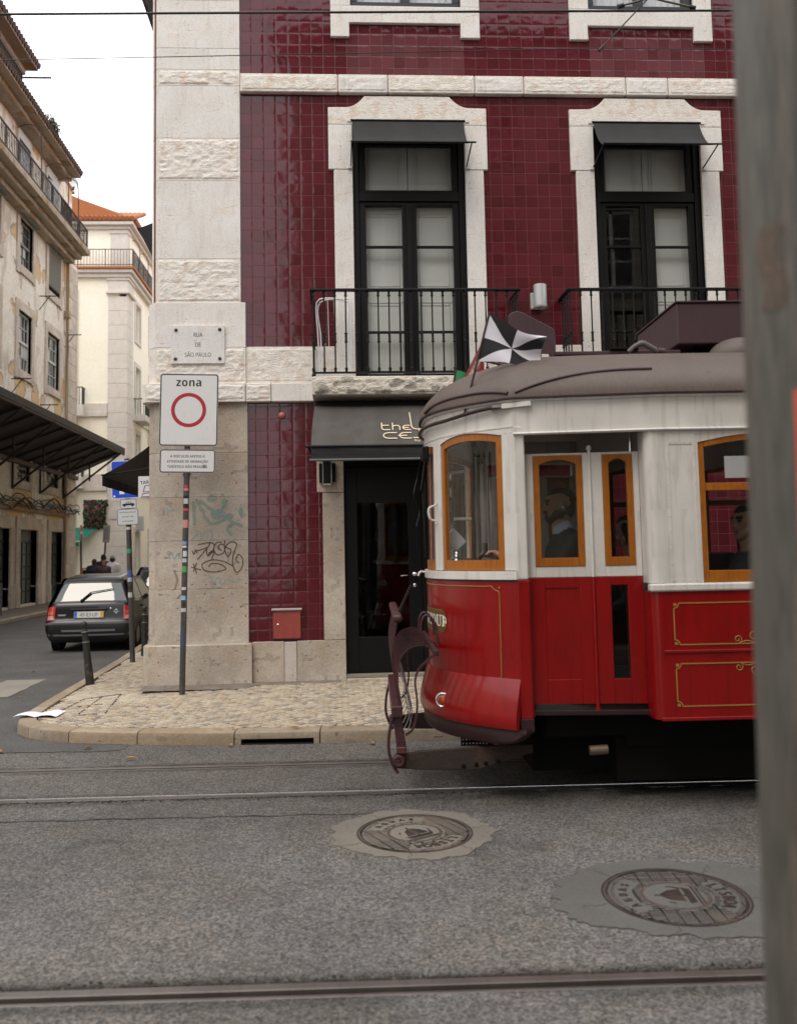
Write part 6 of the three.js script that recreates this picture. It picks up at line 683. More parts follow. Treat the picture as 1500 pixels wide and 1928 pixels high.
{
  const t = thing('zone_sign', 'grey post with a white zona sign and red ring at the building corner', 'road sign', [-1.614, 0.127, 0.62]); origin.set(t, [0, 0, 0]); t.rotation.z = -0.021;
  part(t, 'post', bar([0, -0.02, 0], [0, 3.36, 0], 0.031, 16), postMat);
  const a = part(t, 'sign_panel', rplate(-0.295, 0.323, 2.615, 3.395, 0.03, 0.036, 0.042), signBack);
  const tx = canvasTex(1024, 1292, (c, W, H) => {
    c.fillStyle = '#cfcdcb'; c.fillRect(0, 0, W, H); c.strokeStyle = '#1c1c1e'; c.lineWidth = 20; c.beginPath(); c.roundRect(12, 12, W - 24, H - 24, 42); c.stroke();
    c.fillStyle = '#1b1a1c'; c.textAlign = 'center'; c.font = 'bold 205px sans-serif'; c.fillText('zona', W / 2 - 6, 222); c.strokeStyle = '#a0061f'; c.lineWidth = 66; c.beginPath(); c.arc(W / 2 - 4, 650, 277, 0, 7); c.stroke();
    for (let i = 0; i < 70; i++) { const x = hash(i, 1, 7) * W, y = 500 + hash(i, 2, 7) * 760, h = 10 + hash(i, 3, 7) ** 3 * 150; c.globalAlpha = 0.10 + 0.2 * hash(i, 4, 7); c.fillStyle = '#5c4a40'; c.fillRect(x, y, 2 + hash(i, 5, 7) * 3, h); } c.globalAlpha = 1;
  });
  part(a, 'face', face(-0.293, 0.321, 2.617, 3.393, 0.03, 0.0435), std({ map: tx, roughness: 0.42 }), 'white zona face with a red ring');
  const b = part(t, 'text_plate', rplate(-0.284, 0.304, 2.327, 2.58, 0.026, 0.034, 0.04), signBack);
  const tx2 = canvasTex(1024, 440, (c, W, H) => { c.fillStyle = '#cccac9'; c.fillRect(0, 0, W, H); c.strokeStyle = '#1c1c1e'; c.lineWidth = 20; c.beginPath(); c.roundRect(12, 12, W - 24, H - 24, 42); c.stroke(); c.fillStyle = '#28272a'; c.textAlign = 'center'; c.font = 'bold 66px sans-serif'; const ln = (s, y) => { c.save(); c.translate(W / 2, y); c.scale(0.93, 1); c.fillText(s, 0, 0); c.restore(); }; ln('A VE\u00cdCULOS AFETOS \u00c0', 152); ln('ATIVIDADE DE ANIMA\u00c7\u00c3O', 250); ln('TUR\u00cdSTICA N\u00c3O PESADOS', 348); c.fillStyle = '#7d7f7a'; c.beginPath(); c.arc(826, 318, 38, 0, 7); c.fill(); c.fillStyle = '#5e605c'; c.beginPath(); c.arc(815, 326, 18, 0, 7); c.fill(); });
  part(b, 'face', face(-0.282, 0.302, 2.329, 2.578, 0.026, 0.0415), std({ map: tx2, roughness: 0.42 }), 'white plate with three lines of text');
  part(t, 'bracket', [box(-0.08, 0.08, 3.2, 3.23, 0.01, 0.036), box(-0.08, 0.08, 2.72, 2.75, 0.01, 0.036), box(-0.08, 0.08, 2.44, 2.47, 0.01, 0.034)], signBack); part(t, 'clamp', [bar([0, 2.29, 0], [0, 2.33, 0], 0.037, 14)], postMat);
  const sticker = (y0, y1, a0, a1, col) => part(t, 'sticker', grid(8, 1, (u, v) => { const q = lerp(a0, a1, u); return [0.0318 * Math.sin(q), lerp(y0, y1, v), 0.0318 * Math.cos(q)]; }), std({ color: lin(...col), roughness: 0.6 }));
  [[2.20, 2.165, [0.5, 0.03, 0.06]], [2.163, 2.14, [0.55, 0.2, 0.2]], [2.085, 1.955, [0.008, 0.008, 0.008]], [2.055, 2.0, [0.6, 0.6, 0.58]], [1.95, 1.925, [0.55, 0.06, 0.03]], [1.83, 1.745, [0.55, 0.22, 0.2]], [1.71, 1.62, [0.05, 0.05, 0.055]], [1.60, 1.565, [0.16, 0.3, 0.45]], [1.555, 1.535, [0.6, 0.6, 0.62]], [1.50, 1.44, [0.55, 0.56, 0.58]], [1.42, 1.38, [0.42, 0.48, 0.55]], [1.34, 1.275, [0.1, 0.30, 0.08]], [1.24, 1.17, [0.06, 0.06, 0.062]], [1.12, 1.09, [0.5, 0.5, 0.5]], [1.03, 0.985, [0.25, 0.42, 0.55]], [0.96, 0.92, [0.02, 0.02, 0.02]], [0.90, 0.86, [0.45, 0.45, 0.45]], [0.70, 0.50, [0.05, 0.055, 0.09]]].forEach(([b1, b0, c], i) => sticker(b0, b1, -0.9 + 0.35 * hash(i, 1, 3) - (i % 3) * 0.3, 0.5 + 0.5 * hash(i, 2, 3), c));
}
{ // parking sign
  const t = thing('parking_sign', 'grey post with a blue parking sign and two white plates by the car', 'road sign', [-2.837, 0.13, -2.98]); origin.set(t, [0, 0, 0]); t.rotation.z = 0.034;
  part(t, 'post', bar([0, -0.02, 0], [0, 2.84, 0], 0.036, 14), postMat); const X = 0.03;
  const P = part(t, 'sign_panel', rplate(-0.205 + X - 0.01, 0.235 + X - 0.01, 2.27, 2.81, 0.03, 0.04, 0.046), signBack); part(P, 'face', face(-0.213, 0.253, 2.272, 2.808, 0.03, 0.0475), std({ map: canvasTex(512, 600, (c, W, H) => { c.fillStyle = '#dfe3ea'; c.fillRect(0, 0, W, H); c.fillStyle = '#0a43c4'; c.beginPath(); c.roundRect(9, 9, W - 18, H - 18, 30); c.fill(); c.fillStyle = '#e8e8ea'; c.fillRect(118, 110, 74, 420); c.lineWidth = 70; c.strokeStyle = '#e8e8ea'; c.beginPath(); c.arc(230, 240, 95, -Math.PI / 2, Math.PI / 2); c.stroke(); c.fillRect(150, 110, 90, 70); c.fillRect(150, 300, 90, 70); c.beginPath(); c.arc(40, H - 40, 16, 0, 7); c.fill(); }), roughness: 0.4 }), 'blue face with a white letter P');
  const C = part(t, 'car_plate', rplate(-0.1, 0.128, 2.126, 2.262, 0.02, 0.04, 0.045), signBack); part(C, 'face', face(-0.099, 0.127, 2.127, 2.261, 0.02, 0.0465), std({ map: canvasTex(512, 300, (c, W, H) => { c.fillStyle = '#c9cbcd'; c.fillRect(0, 0, W, H); c.strokeStyle = '#222'; c.lineWidth = 12; c.beginPath(); c.roundRect(8, 8, W - 16, H - 16, 30); c.stroke(); c.fillStyle = '#151515'; c.beginPath(); c.moveTo(60, 180); c.lineTo(80, 150); c.lineTo(165, 140); c.lineTo(205, 85); c.lineTo(320, 85); c.lineTo(365, 135); c.lineTo(440, 145); c.lineTo(450, 200); c.lineTo(60, 205); c.closePath(); c.fill(); for (const x of [135, 385]) { c.beginPath(); c.arc(x, 205, 36, 0, 7); c.fill(); } c.fillStyle = '#c9cbcd'; c.beginPath(); c.moveTo(190, 138); c.lineTo(220, 100); c.lineTo(255, 100); c.lineTo(255, 138); c.fill(); c.beginPath(); c.moveTo(270, 138); c.lineTo(270, 100); c.lineTo(312, 100); c.lineTo(342, 138); c.fill(); }), roughness: 0.4 }), 'white plate with a black car');
  const D = part(t, 'text_plate', rplate(-0.145, 0.147, 1.895, 2.122, 0.02, 0.04, 0.045), signBack); part(D, 'face', face(-0.144, 0.146, 1.896, 2.121, 0.02, 0.0465), std({ map: canvasTex(640, 500, (c, W, H) => { c.fillStyle = '#c9cbcd'; c.fillRect(0, 0, W, H); c.strokeStyle = '#26262a'; c.lineWidth = 14; c.beginPath(); c.roundRect(8, 8, W - 16, H - 16, 30); c.stroke(); c.fillStyle = '#3a3a3c'; c.textAlign = 'center'; c.font = 'bold 50px sans-serif'; const ln = (s, y, k) => { c.save(); c.translate(W / 2, y); c.scale(k, 1); c.fillText(s, 0, 0); c.restore(); }; ln('PAGO DE SEGUNDA A SEXTA FEIRA', 120, 0.62); ln('DAS 9:00H \u00c0 1:00H', 260, 0.8); ln('DO DIA SEGUINTE', 400, 0.8); }), roughness: 0.4 }), 'white plate with three lines of small text');
  const st = (y0, y1, col) => part(t, 'sticker', grid(8, 1, (u, v) => { const q = lerp(-1.1, 0.9, u); return [0.0368 * Math.sin(q), lerp(y0, y1, v), 0.0368 * Math.cos(q)]; }), std({ color: lin(...col), roughness: 0.6 })); st(1.50, 1.56, [0.03, 0.35, 0.16]); st(1.83, 1.87, [0.5, 0.5, 0.5]); st(1.17, 1.26, [0.06, 0.1, 0.35]); st(1.10, 1.16, [0.4, 0.42, 0.5]); st(0.88, 0.95, [0.5, 0.5, 0.48]); st(1.0, 1.04, [0.02, 0.02, 0.02]);
}
const bollMat = std({ ...T.rust, color: lin(0.028, 0.036, 0.030), roughness: 0.55, bumpScale: 0.001 }), bollRust = std({ ...T.rust, color: lin(0.16, 0.12, 0.09), roughness: 0.8 });
function bollard(x, z, lean, worn, label) {
  const t = thing('bollard', label, 'bollard', [x, 0.11, z], 'green iron bollards on the side street kerb'); origin.set(t, [0, 0, 0]); t.rotation.z = lean; const h = 0.73;
  part(t, 'column', lathe([[0.050, -0.02], [0.047, 0.1], [0.038, h * 0.66], [0.042, h * 0.665], [0.042, h * 0.68], [0.034, h * 0.69], [0.033, h * 0.82], [0.040, h * 0.825], [0.040, h * 0.845], [0.028, h * 0.855], [0.026, h * 0.90], [0.034, h * 0.915], [0.038, h * 0.95], [0.032, h * 0.98], [0.018, h], [0, h]], 18), bollMat);
  part(t, 'bands', [lathe([[0.0428, h * 0.665], [0.0428, h * 0.678]], 18), lathe([[0.0408, h * 0.826], [0.0408, h * 0.842]], 18)], std({ color: lin(0.3, 0.29, 0.26), roughness: 0.5, metalness: 0.5 }));
  if (worn) { const o = []; for (let i = 0; i < 16; i++) { const y = rr(0.1, 0.36), a = rr(-1.2, 1.2), hh = rr(0.008, 0.03), w = rr(0.15, 0.5); o.push(prep(grid(6, 1, (u, v) => { const q = a + (u - 0.5) * w, Y = y + (v - 0.5) * hh * (0.5 + Math.sin(Math.PI * u)), r = lerp(0.0475, 0.038, (Y - 0.1) / (h * 0.66 - 0.1)) + 0.0012; return [r * Math.sin(q), Y, r * Math.cos(q)]; }).toNonIndexed(), false)); } part(t, 'flaked_paint', o, bollRust, 'patches where paint has flaked to rust').userData.kind = 'stuff'; }
}
bollard(-2.855, -0.62, 0.11, true, 'leaning rusty green bollard in front of the parked car'); bollard(-2.846, -3.9, 0, false, 'upright dark green bollard beside the car, next to the sign post');
// ---- on the side wall of the corner building
{
  const t = thing('side_awning', 'dark sagging awning on the side wall, in front of the blue sign', 'awning', [-2.4, 2.4, -1.5]), A = [-2.69, 2.53], B = [-2.06, 2.94], z0 = -0.42, z1 = -2.62;
  part(t, 'fabric', metreUV(grid(24, 10, (u, v) => { const x = lerp(A[0], B[0], v), y = lerp(A[1], B[1], v) - 0.03 * Math.sin(Math.PI * v) * (1 + 0.2 * Math.sin(u * 20)); return [x, y, lerp(z0, z1, u)]; }), 2.2, 0.7), M.awning); part(t, 'valance', metreUV(grid(20, 3, (u, v) => [A[0] + 0.006 * Math.sin(u * 30) * (1 - v), lerp(2.405, 2.535, v), lerp(z0, z1, u)]), 2.2, 0.13), M.awningDark);
  part(t, 'front_bar', bar([A[0], A[1], z0], [A[0], A[1], z1], 0.014, 8), M.iron); part(t, 'arm', bar([A[0], A[1], z0 - 0.03], [-2.06, 2.62, z0 - 0.03], 0.012, 6), M.iron); part(t, 'arm', bar([A[0], A[1], z1 + 0.03], [-2.06, 2.62, z1 + 0.03], 0.012, 6), M.iron);
  const s = thing('shop_sign', 'small white projecting shop sign peeping out behind the corner pier', 'sign', [-2.16, 2.25, -0.3]); part(s, 'board', box(-2.252, -2.06, 2.25, 2.50, -0.325, -0.29, 0.004), std({ color: lin(0.65, 0.65, 0.66), roughness: 0.5 }));
  part(s, 'print', panel(-2.25, -2.062, 2.252, 2.498, -0.2885), std({ map: canvasTex(380, 500, (c, W, H) => { c.fillStyle = '#d6d8dc'; c.fillRect(0, 0, W, H); c.fillStyle = '#1b1b1d'; c.font = 'bold 110px sans-serif'; c.save(); c.translate(50, 190); c.rotate(-0.1); c.fillText('TAR', 0, 0); c.restore(); c.strokeStyle = '#1b1b1d'; c.lineWidth = 14; c.beginPath(); c.moveTo(110, 360); c.lineTo(150, 220); c.lineTo(380, 200); c.moveTo(110, 360); c.lineTo(380, 350); c.moveTo(80, 450); c.lineTo(110, 400); c.lineTo(380, 370); c.stroke(); c.strokeStyle = '#c23a3a'; c.lineWidth = 8; c.beginPath(); c.moveTo(125, 350); c.lineTo(165, 235); c.moveTo(95, 445); c.lineTo(125, 412); c.lineTo(380, 385); c.stroke(); c.fillStyle = '#1b1b1d'; c.fillRect(60, 470, 320, 24); }), roughness: 0.5 }), 'black letters TAR with red and black strokes');
  for (const [y, h, x, lab] of [[5.10, 0.5, -2.31, 'small black awning high on the side wall, left of the pier'], [8.1, 0.5, -2.30, 'topmost dark awning on the side wall at the frame edge']]) { const q = thing('upper_side_awning', lab, 'awning', [-2.2, y, -0.9], 'awnings high on the side wall'); part(q, 'fabric', merge([uvBox(grid(8, 4, (u, v) => [lerp(x, -2.06, v), y + h * 0.82 + 0.1 * v, lerp(-0.5, -1.7, u)]).toNonIndexed()), uvBox(grid(8, 4, (u, v) => [lerp(x, -2.10, Math.pow(1 - v, 0.7)), lerp(y, y + h * 0.82, v), lerp(-0.5, -1.7, u)]).toNonIndexed()), uvBox((() => { const g = new THREE.ShapeGeometry(shapeOf([[x, y + h * 0.82], [-2.06, y + h], [-2.06, y - 0.1]])); g.translate(0, 0, -0.5); return g.toNonIndexed(); })())]), M.awningDark); part(q, 'front_bar', bar([x, y + h * 0.82, -0.49], [x, y + h * 0.82, -1.71], 0.012, 6), M.iron); }
}
// ---- overhead wires
const wireMat = std({ color: lin(0.012, 0.013, 0.013), roughness: 0.5 });
{
  const span = (a, b, sag, r, n, name, lab) => { const pts = []; for (let i = 0; i <= 40; i++) { const t = i / 40; pts.push([lerp(a[0], b[0], t), lerp(a[1], b[1], t) - sag * 4 * t * (1 - t), lerp(a[2], b[2], t)]); } const g = tube(pts, r, 80, 5); return solo(name, lab, 'wire', g, wireMat, 'overhead tram wires'); };
  span([-30, 5.42, 3.05], [16, 5.63, 4.7], -0.12, 0.0095, 0, 'feeder_wire', 'thick black feeder wire across the top of the photograph');
  span([-30, 4.98, 3.05], [2.08, 5.36, 4.22], 0.03, 0.0035, 0, 'contact_wire', 'thin contact wire crossing the quoin stones to the hanger'); span([2.08, 5.36, 4.22], [16, 5.18, 4.75], 0.02, 0.0035, 0, 'contact_wire', 'thin contact wire right of the hanger, towards the grey pole');
  const h = thing('wire_hanger', 'rod and clamp holding the contact wire before the upper right window', 'hanger', [2.08, 5.36, 4.2]); part(h, 'pull_rod', bar([2.07, 5.355, 4.22], [2.47, 5.78, 4.22], 0.0055, 6), wireMat); part(h, 'clamp', bar([2.055, 5.34, 4.22], [2.10, 5.388, 4.22], 0.014, 8, 0.008), wireMat); part(h, 'yoke', [tube([[2.235, 5.70, 4.22], [2.33, 5.725, 4.22], [2.47, 5.765, 4.22], [2.6, 5.74, 4.22], [2.80, 5.697, 4.22]], 0.008, 24, 6)], std({ color: lin(0.13, 0.10, 0.07), roughness: 0.5, metalness: 0.5 })); part(h, 'insulator', bar([2.215, 5.692, 4.22], [2.26, 5.706, 4.22], 0.018, 10), wireMat); part(h, 'insulator', bar([2.775, 5.70, 4.22], [2.82, 5.692, 4.22], 0.018, 10), wireMat);
}
// ---- the pole beside the camera
{
  const t = thing('foreground_pole', 'blurred grey metal pole close to the camera at the right edge', 'pole', [0.675, 0, 10]), r = 0.08, x = (y) => 0.666 + 0.019 * (y - 1.3), m = std({ ...T.rust, color: lin(0.17, 0.18, 0.165), roughness: 0.5, metalness: 0.1, bumpScale: 0.0002 });
  part(t, 'shaft', bar([x(0), 0, 10], [x(6), 6, 10], r, 40), m); part(t, 'base_plate', box(x(0) - 0.14, x(0) + 0.14, 0, 0.02, 9.86, 10.14, 0.004), m);
  part(t, 'orange_sticker', grid(16, 1, (u, v) => { const y = lerp(1.542, 1.783, v), a = lerp(-0.60, 0.7, u); return [x(y) + (r + 0.0012) * Math.sin(a), y, 10 + (r + 0.0012) * Math.cos(a)]; }), std({ color: lin(0.75, 0.09, 0.012), roughness: 0.5 }), 'bright orange sticker'); part(t, 'rust_patch', grid(10, 6, (u, v) => { const y = lerp(1.90, 2.02, v), a = lerp(-1.15, -0.7, u) + 0.08 * Math.sin(v * 7); return [x(y) + (r + 0.001) * Math.sin(a), y, 10 + (r + 0.001) * Math.cos(a)]; }), std({ ...T.rust, color: lin(0.20, 0.165, 0.14), roughness: 0.7 }));
}
// ---------------------------------------------------------------- the other side of the street, seen only in the panes and tiles
function oppositeHouse(x0, x1, h, label, first, pitch) {
  const t = thing('opposite_house', label, 'building', [(x0 + x1) / 2, 0, 16]), Z = 14.6, holes = [], wx = []; for (let x = first; x + 0.75 < x1 - 0.4; x += pitch) if (x - 0.75 > x0 + 0.4) wx.push(x);
  for (const x of wx) for (const y of [4.6, 8.6, 11.9]) if (y + 2.4 < h) holes.push([[x - 0.62, y], [x - 0.62, y + 2.2], [x + 0.62, y + 2.2], [x + 0.62, y]]);
  part(t, 'wall', [ext([[x0, 0], [x0, h], [x1, h], [x1, 0]], Z, Z + 0.4, 0, holes), box(x0, x1, 0, h, Z + 3, Z + 3.2), box(x0, x0 + 0.3, 0, h, Z + 0.4, Z + 3), box(x1 - 0.3, x1, 0, h, Z + 0.4, Z + 3)], std({ ...T.cream, color: lin(0.40, 0.36, 0.32), roughness: 0.9 })); part(t, 'roof', box(x0 - 0.3, x1 + 0.3, h, h + 0.35, Z - 0.4, Z + 3.4, 0.05), std({ color: lin(0.32, 0.13, 0.08), roughness: 0.9 }));
  const wm = std({ color: lin(0.68, 0.68, 0.66), roughness: 0.5 }); for (const x of wx) for (const y of [4.6, 8.6, 11.9]) if (y + 2.4 < h) { const w = part(t, 'window', [box(x - 0.62, x - 0.54, y, y + 2.2, Z + 0.1, Z + 0.18), box(x + 0.54, x + 0.62, y, y + 2.2, Z + 0.1, Z + 0.18), box(x - 0.05, x + 0.05, y, y + 2.2, Z + 0.1, Z + 0.18), box(x - 0.54, x + 0.54, y + 2.1, y + 2.2, Z + 0.1, Z + 0.18), box(x - 0.54, x + 0.54, y, y + 0.08, Z + 0.1, Z + 0.18), ...[0.75, 1.4].map((k) => box(x - 0.54, x + 0.54, y + k, y + k + 0.04, Z + 0.12, Z + 0.16)), box(x - 0.75, x + 0.75, y - 0.15, y, Z - 0.1, Z + 0.1)], wm); part(w, 'pane', panel(x - 0.54, x + 0.54, y, y + 2.2, Z + 0.15), M.glass); }
  part(t, 'shopfront', [box(x0 + 0.3, x1 - 0.3, 2.9, 3.3, Z - 0.25, Z), ...wx.map((x) => box(x - 1.1, x + 1.1, 0.1, 2.8, Z - 0.02, Z + 0.02))], std({ color: lin(0.03, 0.03, 0.03), roughness: 0.4 }));
}
{ const t = thing('street_end_house', 'pale block closing the main street far to the left, outside the frame', 'building', [-48, 0, 4]); part(t, 'wall', box(-54, -44, 0, 14, -14, 22), std({ ...T.cream, color: lin(0.6, 0.57, 0.53), roughness: 0.9 })); part(t, 'roof', ext([[-54.4, 14], [-49, 17], [-43.6, 14]], -14, 22), std({ color: lin(0.32, 0.13, 0.08), roughness: 0.9 })); for (let z = -12; z < 20; z += 3) for (const y of [1, 4.6, 8.2, 11]) part(t, 'window', box(-44.02, -43.95, y, y + 2, z, z + 1.1), M.black); }
oppositeHouse(-1.15, 22, 15.5, 'pale house across the street, behind the camera, mirrored in the windows', 1.42, 3.14); oppositeHouse(-24, -8.6, 13.5, 'pale house across the street beyond the gap, behind the camera', -10.4, 3.1);
// ---------------------------------------------------------------- old house along the left of the side street (its wall is the plane x = -9.5)
const LH = thing('old_house', 'decayed house with peeling plaster and a dark canopy on the left', 'building', [-12, 0, -15]);
const LW = (z0, z1, y0, y1, d0, d1, r = 0) => box(-9.5 + d0, -9.5 + d1, y0, y1, z0, z1, r);
const faceX = (pts, d0, d1, holes = []) => { const g = ext(pts, d0, d1, 0, holes); g.rotateY(Math.PI / 2); g.translate(-9.5, 0, 0); return prep(g); }; // shape in (-z, y)
{
  const peel = std({ ...T.peel, bumpScale: 0.02, roughness: 0.95 }), st = std({ ...T.dirty, color: lin(1.05, 1.02, 1.0), roughness: 0.9, bumpScale: 0.004 }), grim = std({ ...T.peel, color: lin(0.55, 0.46, 0.38), roughness: 0.95, bumpScale: 0.02 });
  const cols = [[-20.42, -19.07], [-23.6, -22.15], [-17.3, -15.95], [-14.2, -12.85], [-11.1, -9.75]], rows = [[10.58, 12.05], [7.33, 9.16], [3.96, 4.75]], holes = [], H = (z0, z1, y0, y1) => holes.push([[-z0, y0], [-z0, y1], [-z1, y1], [-z1, y0]]);
  for (const [a, b] of cols) for (const [y0, y1] of rows) H(a, b, y0, y1); const doors = [[-21.32, -19.5], [-24.28, -22.8], [-18.6, -16.9], [-15, -13.4]]; for (const [a, b] of doors) H(a, b, 0.19, 2.48);
  part(LH, 'wall', [faceX([[26, 0.1], [26, 12.4], [4, 12.4], [4, 0.1]], -0.4, 0, holes), box(-16, -9.9, 0.1, 15.2, -26, -25.7), box(-40, -9.9, 0.1, 15.2, -4.3, -4)], peel); part(LH, 'top_storey', [LW(-25.6, -4, 12.4, 15.25, -0.6, -0.12)], peel); part(LH, 'attic', [LW(-18.6, -4, 15.3, 16.6, -0.9, -0.5)], peel); part(LH, 'inner_wall', box(-16, -15.8, 0.1, 15.2, -25.7, -4.3), grim); part(LH, 'flat_roof', box(-16, -9.6, 15.25, 15.4, -25.9, -4), std({ color: lin(0.25, 0.12, 0.08), roughness: 0.95 }));
  for (let i = 0; i < 20; i++) { const y0 = 0.15 + i * 0.605; part(LH, 'corner_block', shiftUV(LW(-26.02, -24.72 - (i % 2 ? 0 : 0.12), y0 + 0.004, y0 + 0.60, -0.3, 0.03, 0.012), i * 1.7, i * 0.9), st); }
  // windows with stone surrounds, each with its own sashes
  const wf = std({ color: lin(0.20, 0.20, 0.18), roughness: 0.7 }), wf2 = std({ color: lin(0.52, 0.52, 0.5), roughness: 0.6 }), slat = std({ color: lin(0.17, 0.16, 0.14), roughness: 0.8 }), paper = std({ color: lin(0.5, 0.5, 0.5), roughness: 0.8 });
  for (const [ci, [a, b]] of cols.entries()) for (const [ri, [y0, y1]] of rows.entries()) {
    const s = part(LH, 'window_surround', [LW(a - 0.26, a, y0 - 0.3, y1 + 0.3, -0.2, 0.05, 0.01), LW(b, b + 0.26, y0 - 0.3, y1 + 0.3, -0.2, 0.05, 0.01), LW(a, b, y1, y1 + 0.3, -0.2, 0.05, 0.01), LW(a, b, y0 - 0.26, y0, -0.2, 0.06, 0.01)], st);
    const m = (a + b) / 2, fr = ri === 1 ? wf2 : wf, G = [LW(a, a + 0.08, y0, y1, -0.14, -0.08), LW(b - 0.08, b, y0, y1, -0.14, -0.08), LW(a + 0.08, b - 0.08, y1 - 0.09, y1, -0.14, -0.08), LW(a + 0.08, b - 0.08, y0, y0 + 0.09, -0.14, -0.08), LW(a + 0.08, b - 0.08, (y0 + y1) / 2 - 0.04, (y0 + y1) / 2 + 0.04, -0.13, -0.06)]; for (const k of [1, 2, 3]) G.push(LW(a + 0.08 + (b - a - 0.16) * k / 4 - 0.012, a + 0.08 + (b - a - 0.16) * k / 4 + 0.012, y0 + 0.09, y1 - 0.09, -0.12, -0.085)); for (const k of [0.25, 0.75]) G.push(LW(a + 0.08, b - 0.08, lerp(y0, y1, k) - 0.012, lerp(y0, y1, k) + 0.012, -0.12, -0.085));
    part(s, 'sash', G, fr);
    if (ci === 1 && ri === 0) part(s, 'roller_blind', [LW(a + 0.02, b - 0.02, y0 + 0.2, y1, -0.06, 0.02, 0.01), ...Array.from({ length: 14 }, (_, i) => LW(a + 0.02, b - 0.02, y0 + 0.24 + i * 0.085, y0 + 0.30 + i * 0.085, 0.0201, 0.028))], slat, 'weathered grey roller blind');
    else { for (let i = 0; i < 4; i++) for (let j = 0; j < 4; j++) { const q = hash(i + ci * 9, j + ri * 7, 5); if (q < 0.16) continue; const p0 = a + 0.08 + (b - a - 0.16) * i / 4, p1 = p0 + (b - a - 0.16) / 4, v0 = lerp(y0 + 0.09, y1 - 0.09, j / 4), v1 = lerp(y0 + 0.09, y1 - 0.09, (j + 1) / 4); const g = grid(1, 1, (u, v) => [-9.605 + (hash(i, j, 8) - 0.5) * 0.012 * (u - 0.5), lerp(v0, v1, v), lerp(p1, p0, u)]); part(s, 'pane', g, q > 0.72 ? paper : M.tint); } }
    if (ri === 0) part(s, 'drip_hood', LW(a - 0.12, b + 0.12, y1 + 0.02, y1 + 0.16, 0.05, 0.2, 0.02), wf);
  }
  const dr = std({ color: lin(0.035, 0.055, 0.05), roughness: 0.5 }), dglass = phys({ color: lin(0.16, 0.18, 0.165), roughness: 0.3 });
  for (const [k, [a, b]] of doors.entries()) { const s = part(LH, 'door_surround', [LW(a - 0.36, a, 0.72, 2.48, -0.25, 0.06, 0.01), LW(b, b + 0.36, 0.72, 2.48, -0.25, 0.06, 0.01), LW(a - 0.36, b + 0.36, 2.483, 2.85, -0.25, 0.06, 0.01), LW(a - 0.38, a, 0.14, 0.717, -0.25, 0.085, 0.01), LW(b, b + 0.38, 0.14, 0.717, -0.25, 0.085, 0.01)], st); const n = k ? 3 : 4, G = []; for (let i = 0; i <= n; i++) G.push(LW(lerp(a, b, i / n) - 0.022, lerp(a, b, i / n) + 0.022, 0.2, 2.1, -0.2, -0.16)); for (let j = 0; j <= 5; j++) G.push(LW(a, b, 0.2 + j * 0.38 - 0.022, 0.2 + j * 0.38 + 0.022, -0.2, -0.155)); G.push(LW(a, b, 2.1, 2.16, -0.2, -0.13)); part(s, 'grille', G, dr); part(s, 'transom_panel', LW(a, b, 2.16, 2.48, -0.22, -0.18), std({ color: lin(0.17, 0.165, 0.15), roughness: 0.7 })); for (let i = 0; i < n; i++) for (let j = 0; j < 5; j++) part(s, 'pane', (() => { const z0 = lerp(a, b, i / n), z1 = lerp(a, b, (i + 1) / n); return grid(1, 1, (u, v) => [-9.69, lerp(0.2 + j * 0.38, 0.58 + j * 0.38, v), lerp(z1, z0, u)]); })(), dglass); }
  // string course with cables, downpipe, brackets
  part(LH, 'string_course', LW(-24.9, -4, 3.02, 3.18, -0.05, 0.10, 0.02), grim); for (let k = 0; k < 5; k++) { const pts = []; for (let i = 0; i <= 40; i++) { const z = -26 + 14 * i / 40; pts.push([-9.36 + 0.05 * hash(i, k, 3), 3.32 + 0.09 * Math.sin(i * 0.7 + k * 2) + 0.12 * hash(i, k, 4) - 0.05 * k, z]); } part(LH, 'cable', tube(pts, 0.018, 120, 5), M.black); }
  part(LH, 'cable_loop', [tube([[-9.4, 3.2, -21.6], [-9.3, 3.55, -22.5], [-9.35, 3.25, -23.9]], 0.03, 20, 5), tube([[-9.4, 3.1, -18.7], [-9.3, 3.4, -19.4], [-9.35, 3.15, -20.4]], 0.03, 20, 5)], M.black); part(LH, 'downpipe', [bar([-9.4, 0.2, -24.3], [-9.4, 12.2, -24.3], 0.06, 8), box(-9.5, -9.3, 10.1, 10.35, -24.42, -24.18, 0.02)], grim);
  for (const [z, y] of [[-21.2, 10.1], [-24.3, 9.5], [-18.5, 6.9], [-21.4, 6.55]]) part(LH, 'wall_bracket', [bar([-9.48, y, z], [-8.9, y, z], 0.018, 5), bar([-9.48, y - 0.45, z], [-9.15, y, z], 0.015, 5)], M.black);
  // top storey openings
  for (const [a, b] of cols.slice(0, 3)) { const s = part(LH, 'balcony_window', [LW(a, b, 12.7, 14.9, -0.15, -0.06)], wf2); part(s, 'pane', LW(a + 0.1, b - 0.1, 12.9, 14.6, -0.059, -0.055), std({ color: lin(0.03, 0.03, 0.035), roughness: 0.15 })); }
  // long balcony
  part(LH, 'balcony_slab', [LW(-24.6, -4, 12.45, 12.68, -0.3, 0.80, 0.03), LW(-24.5, -4, 12.28, 12.45, -0.3, 0.55, 0.04), LW(-24.4, -4, 12.1, 12.28, -0.3, 0.32, 0.04)], std({ ...T.peel, color: lin(0.5, 0.44, 0.38), roughness: 0.95, bumpScale: 0.02 })); const br = std({ color: lin(0.055, 0.04, 0.035), roughness: 0.7 });
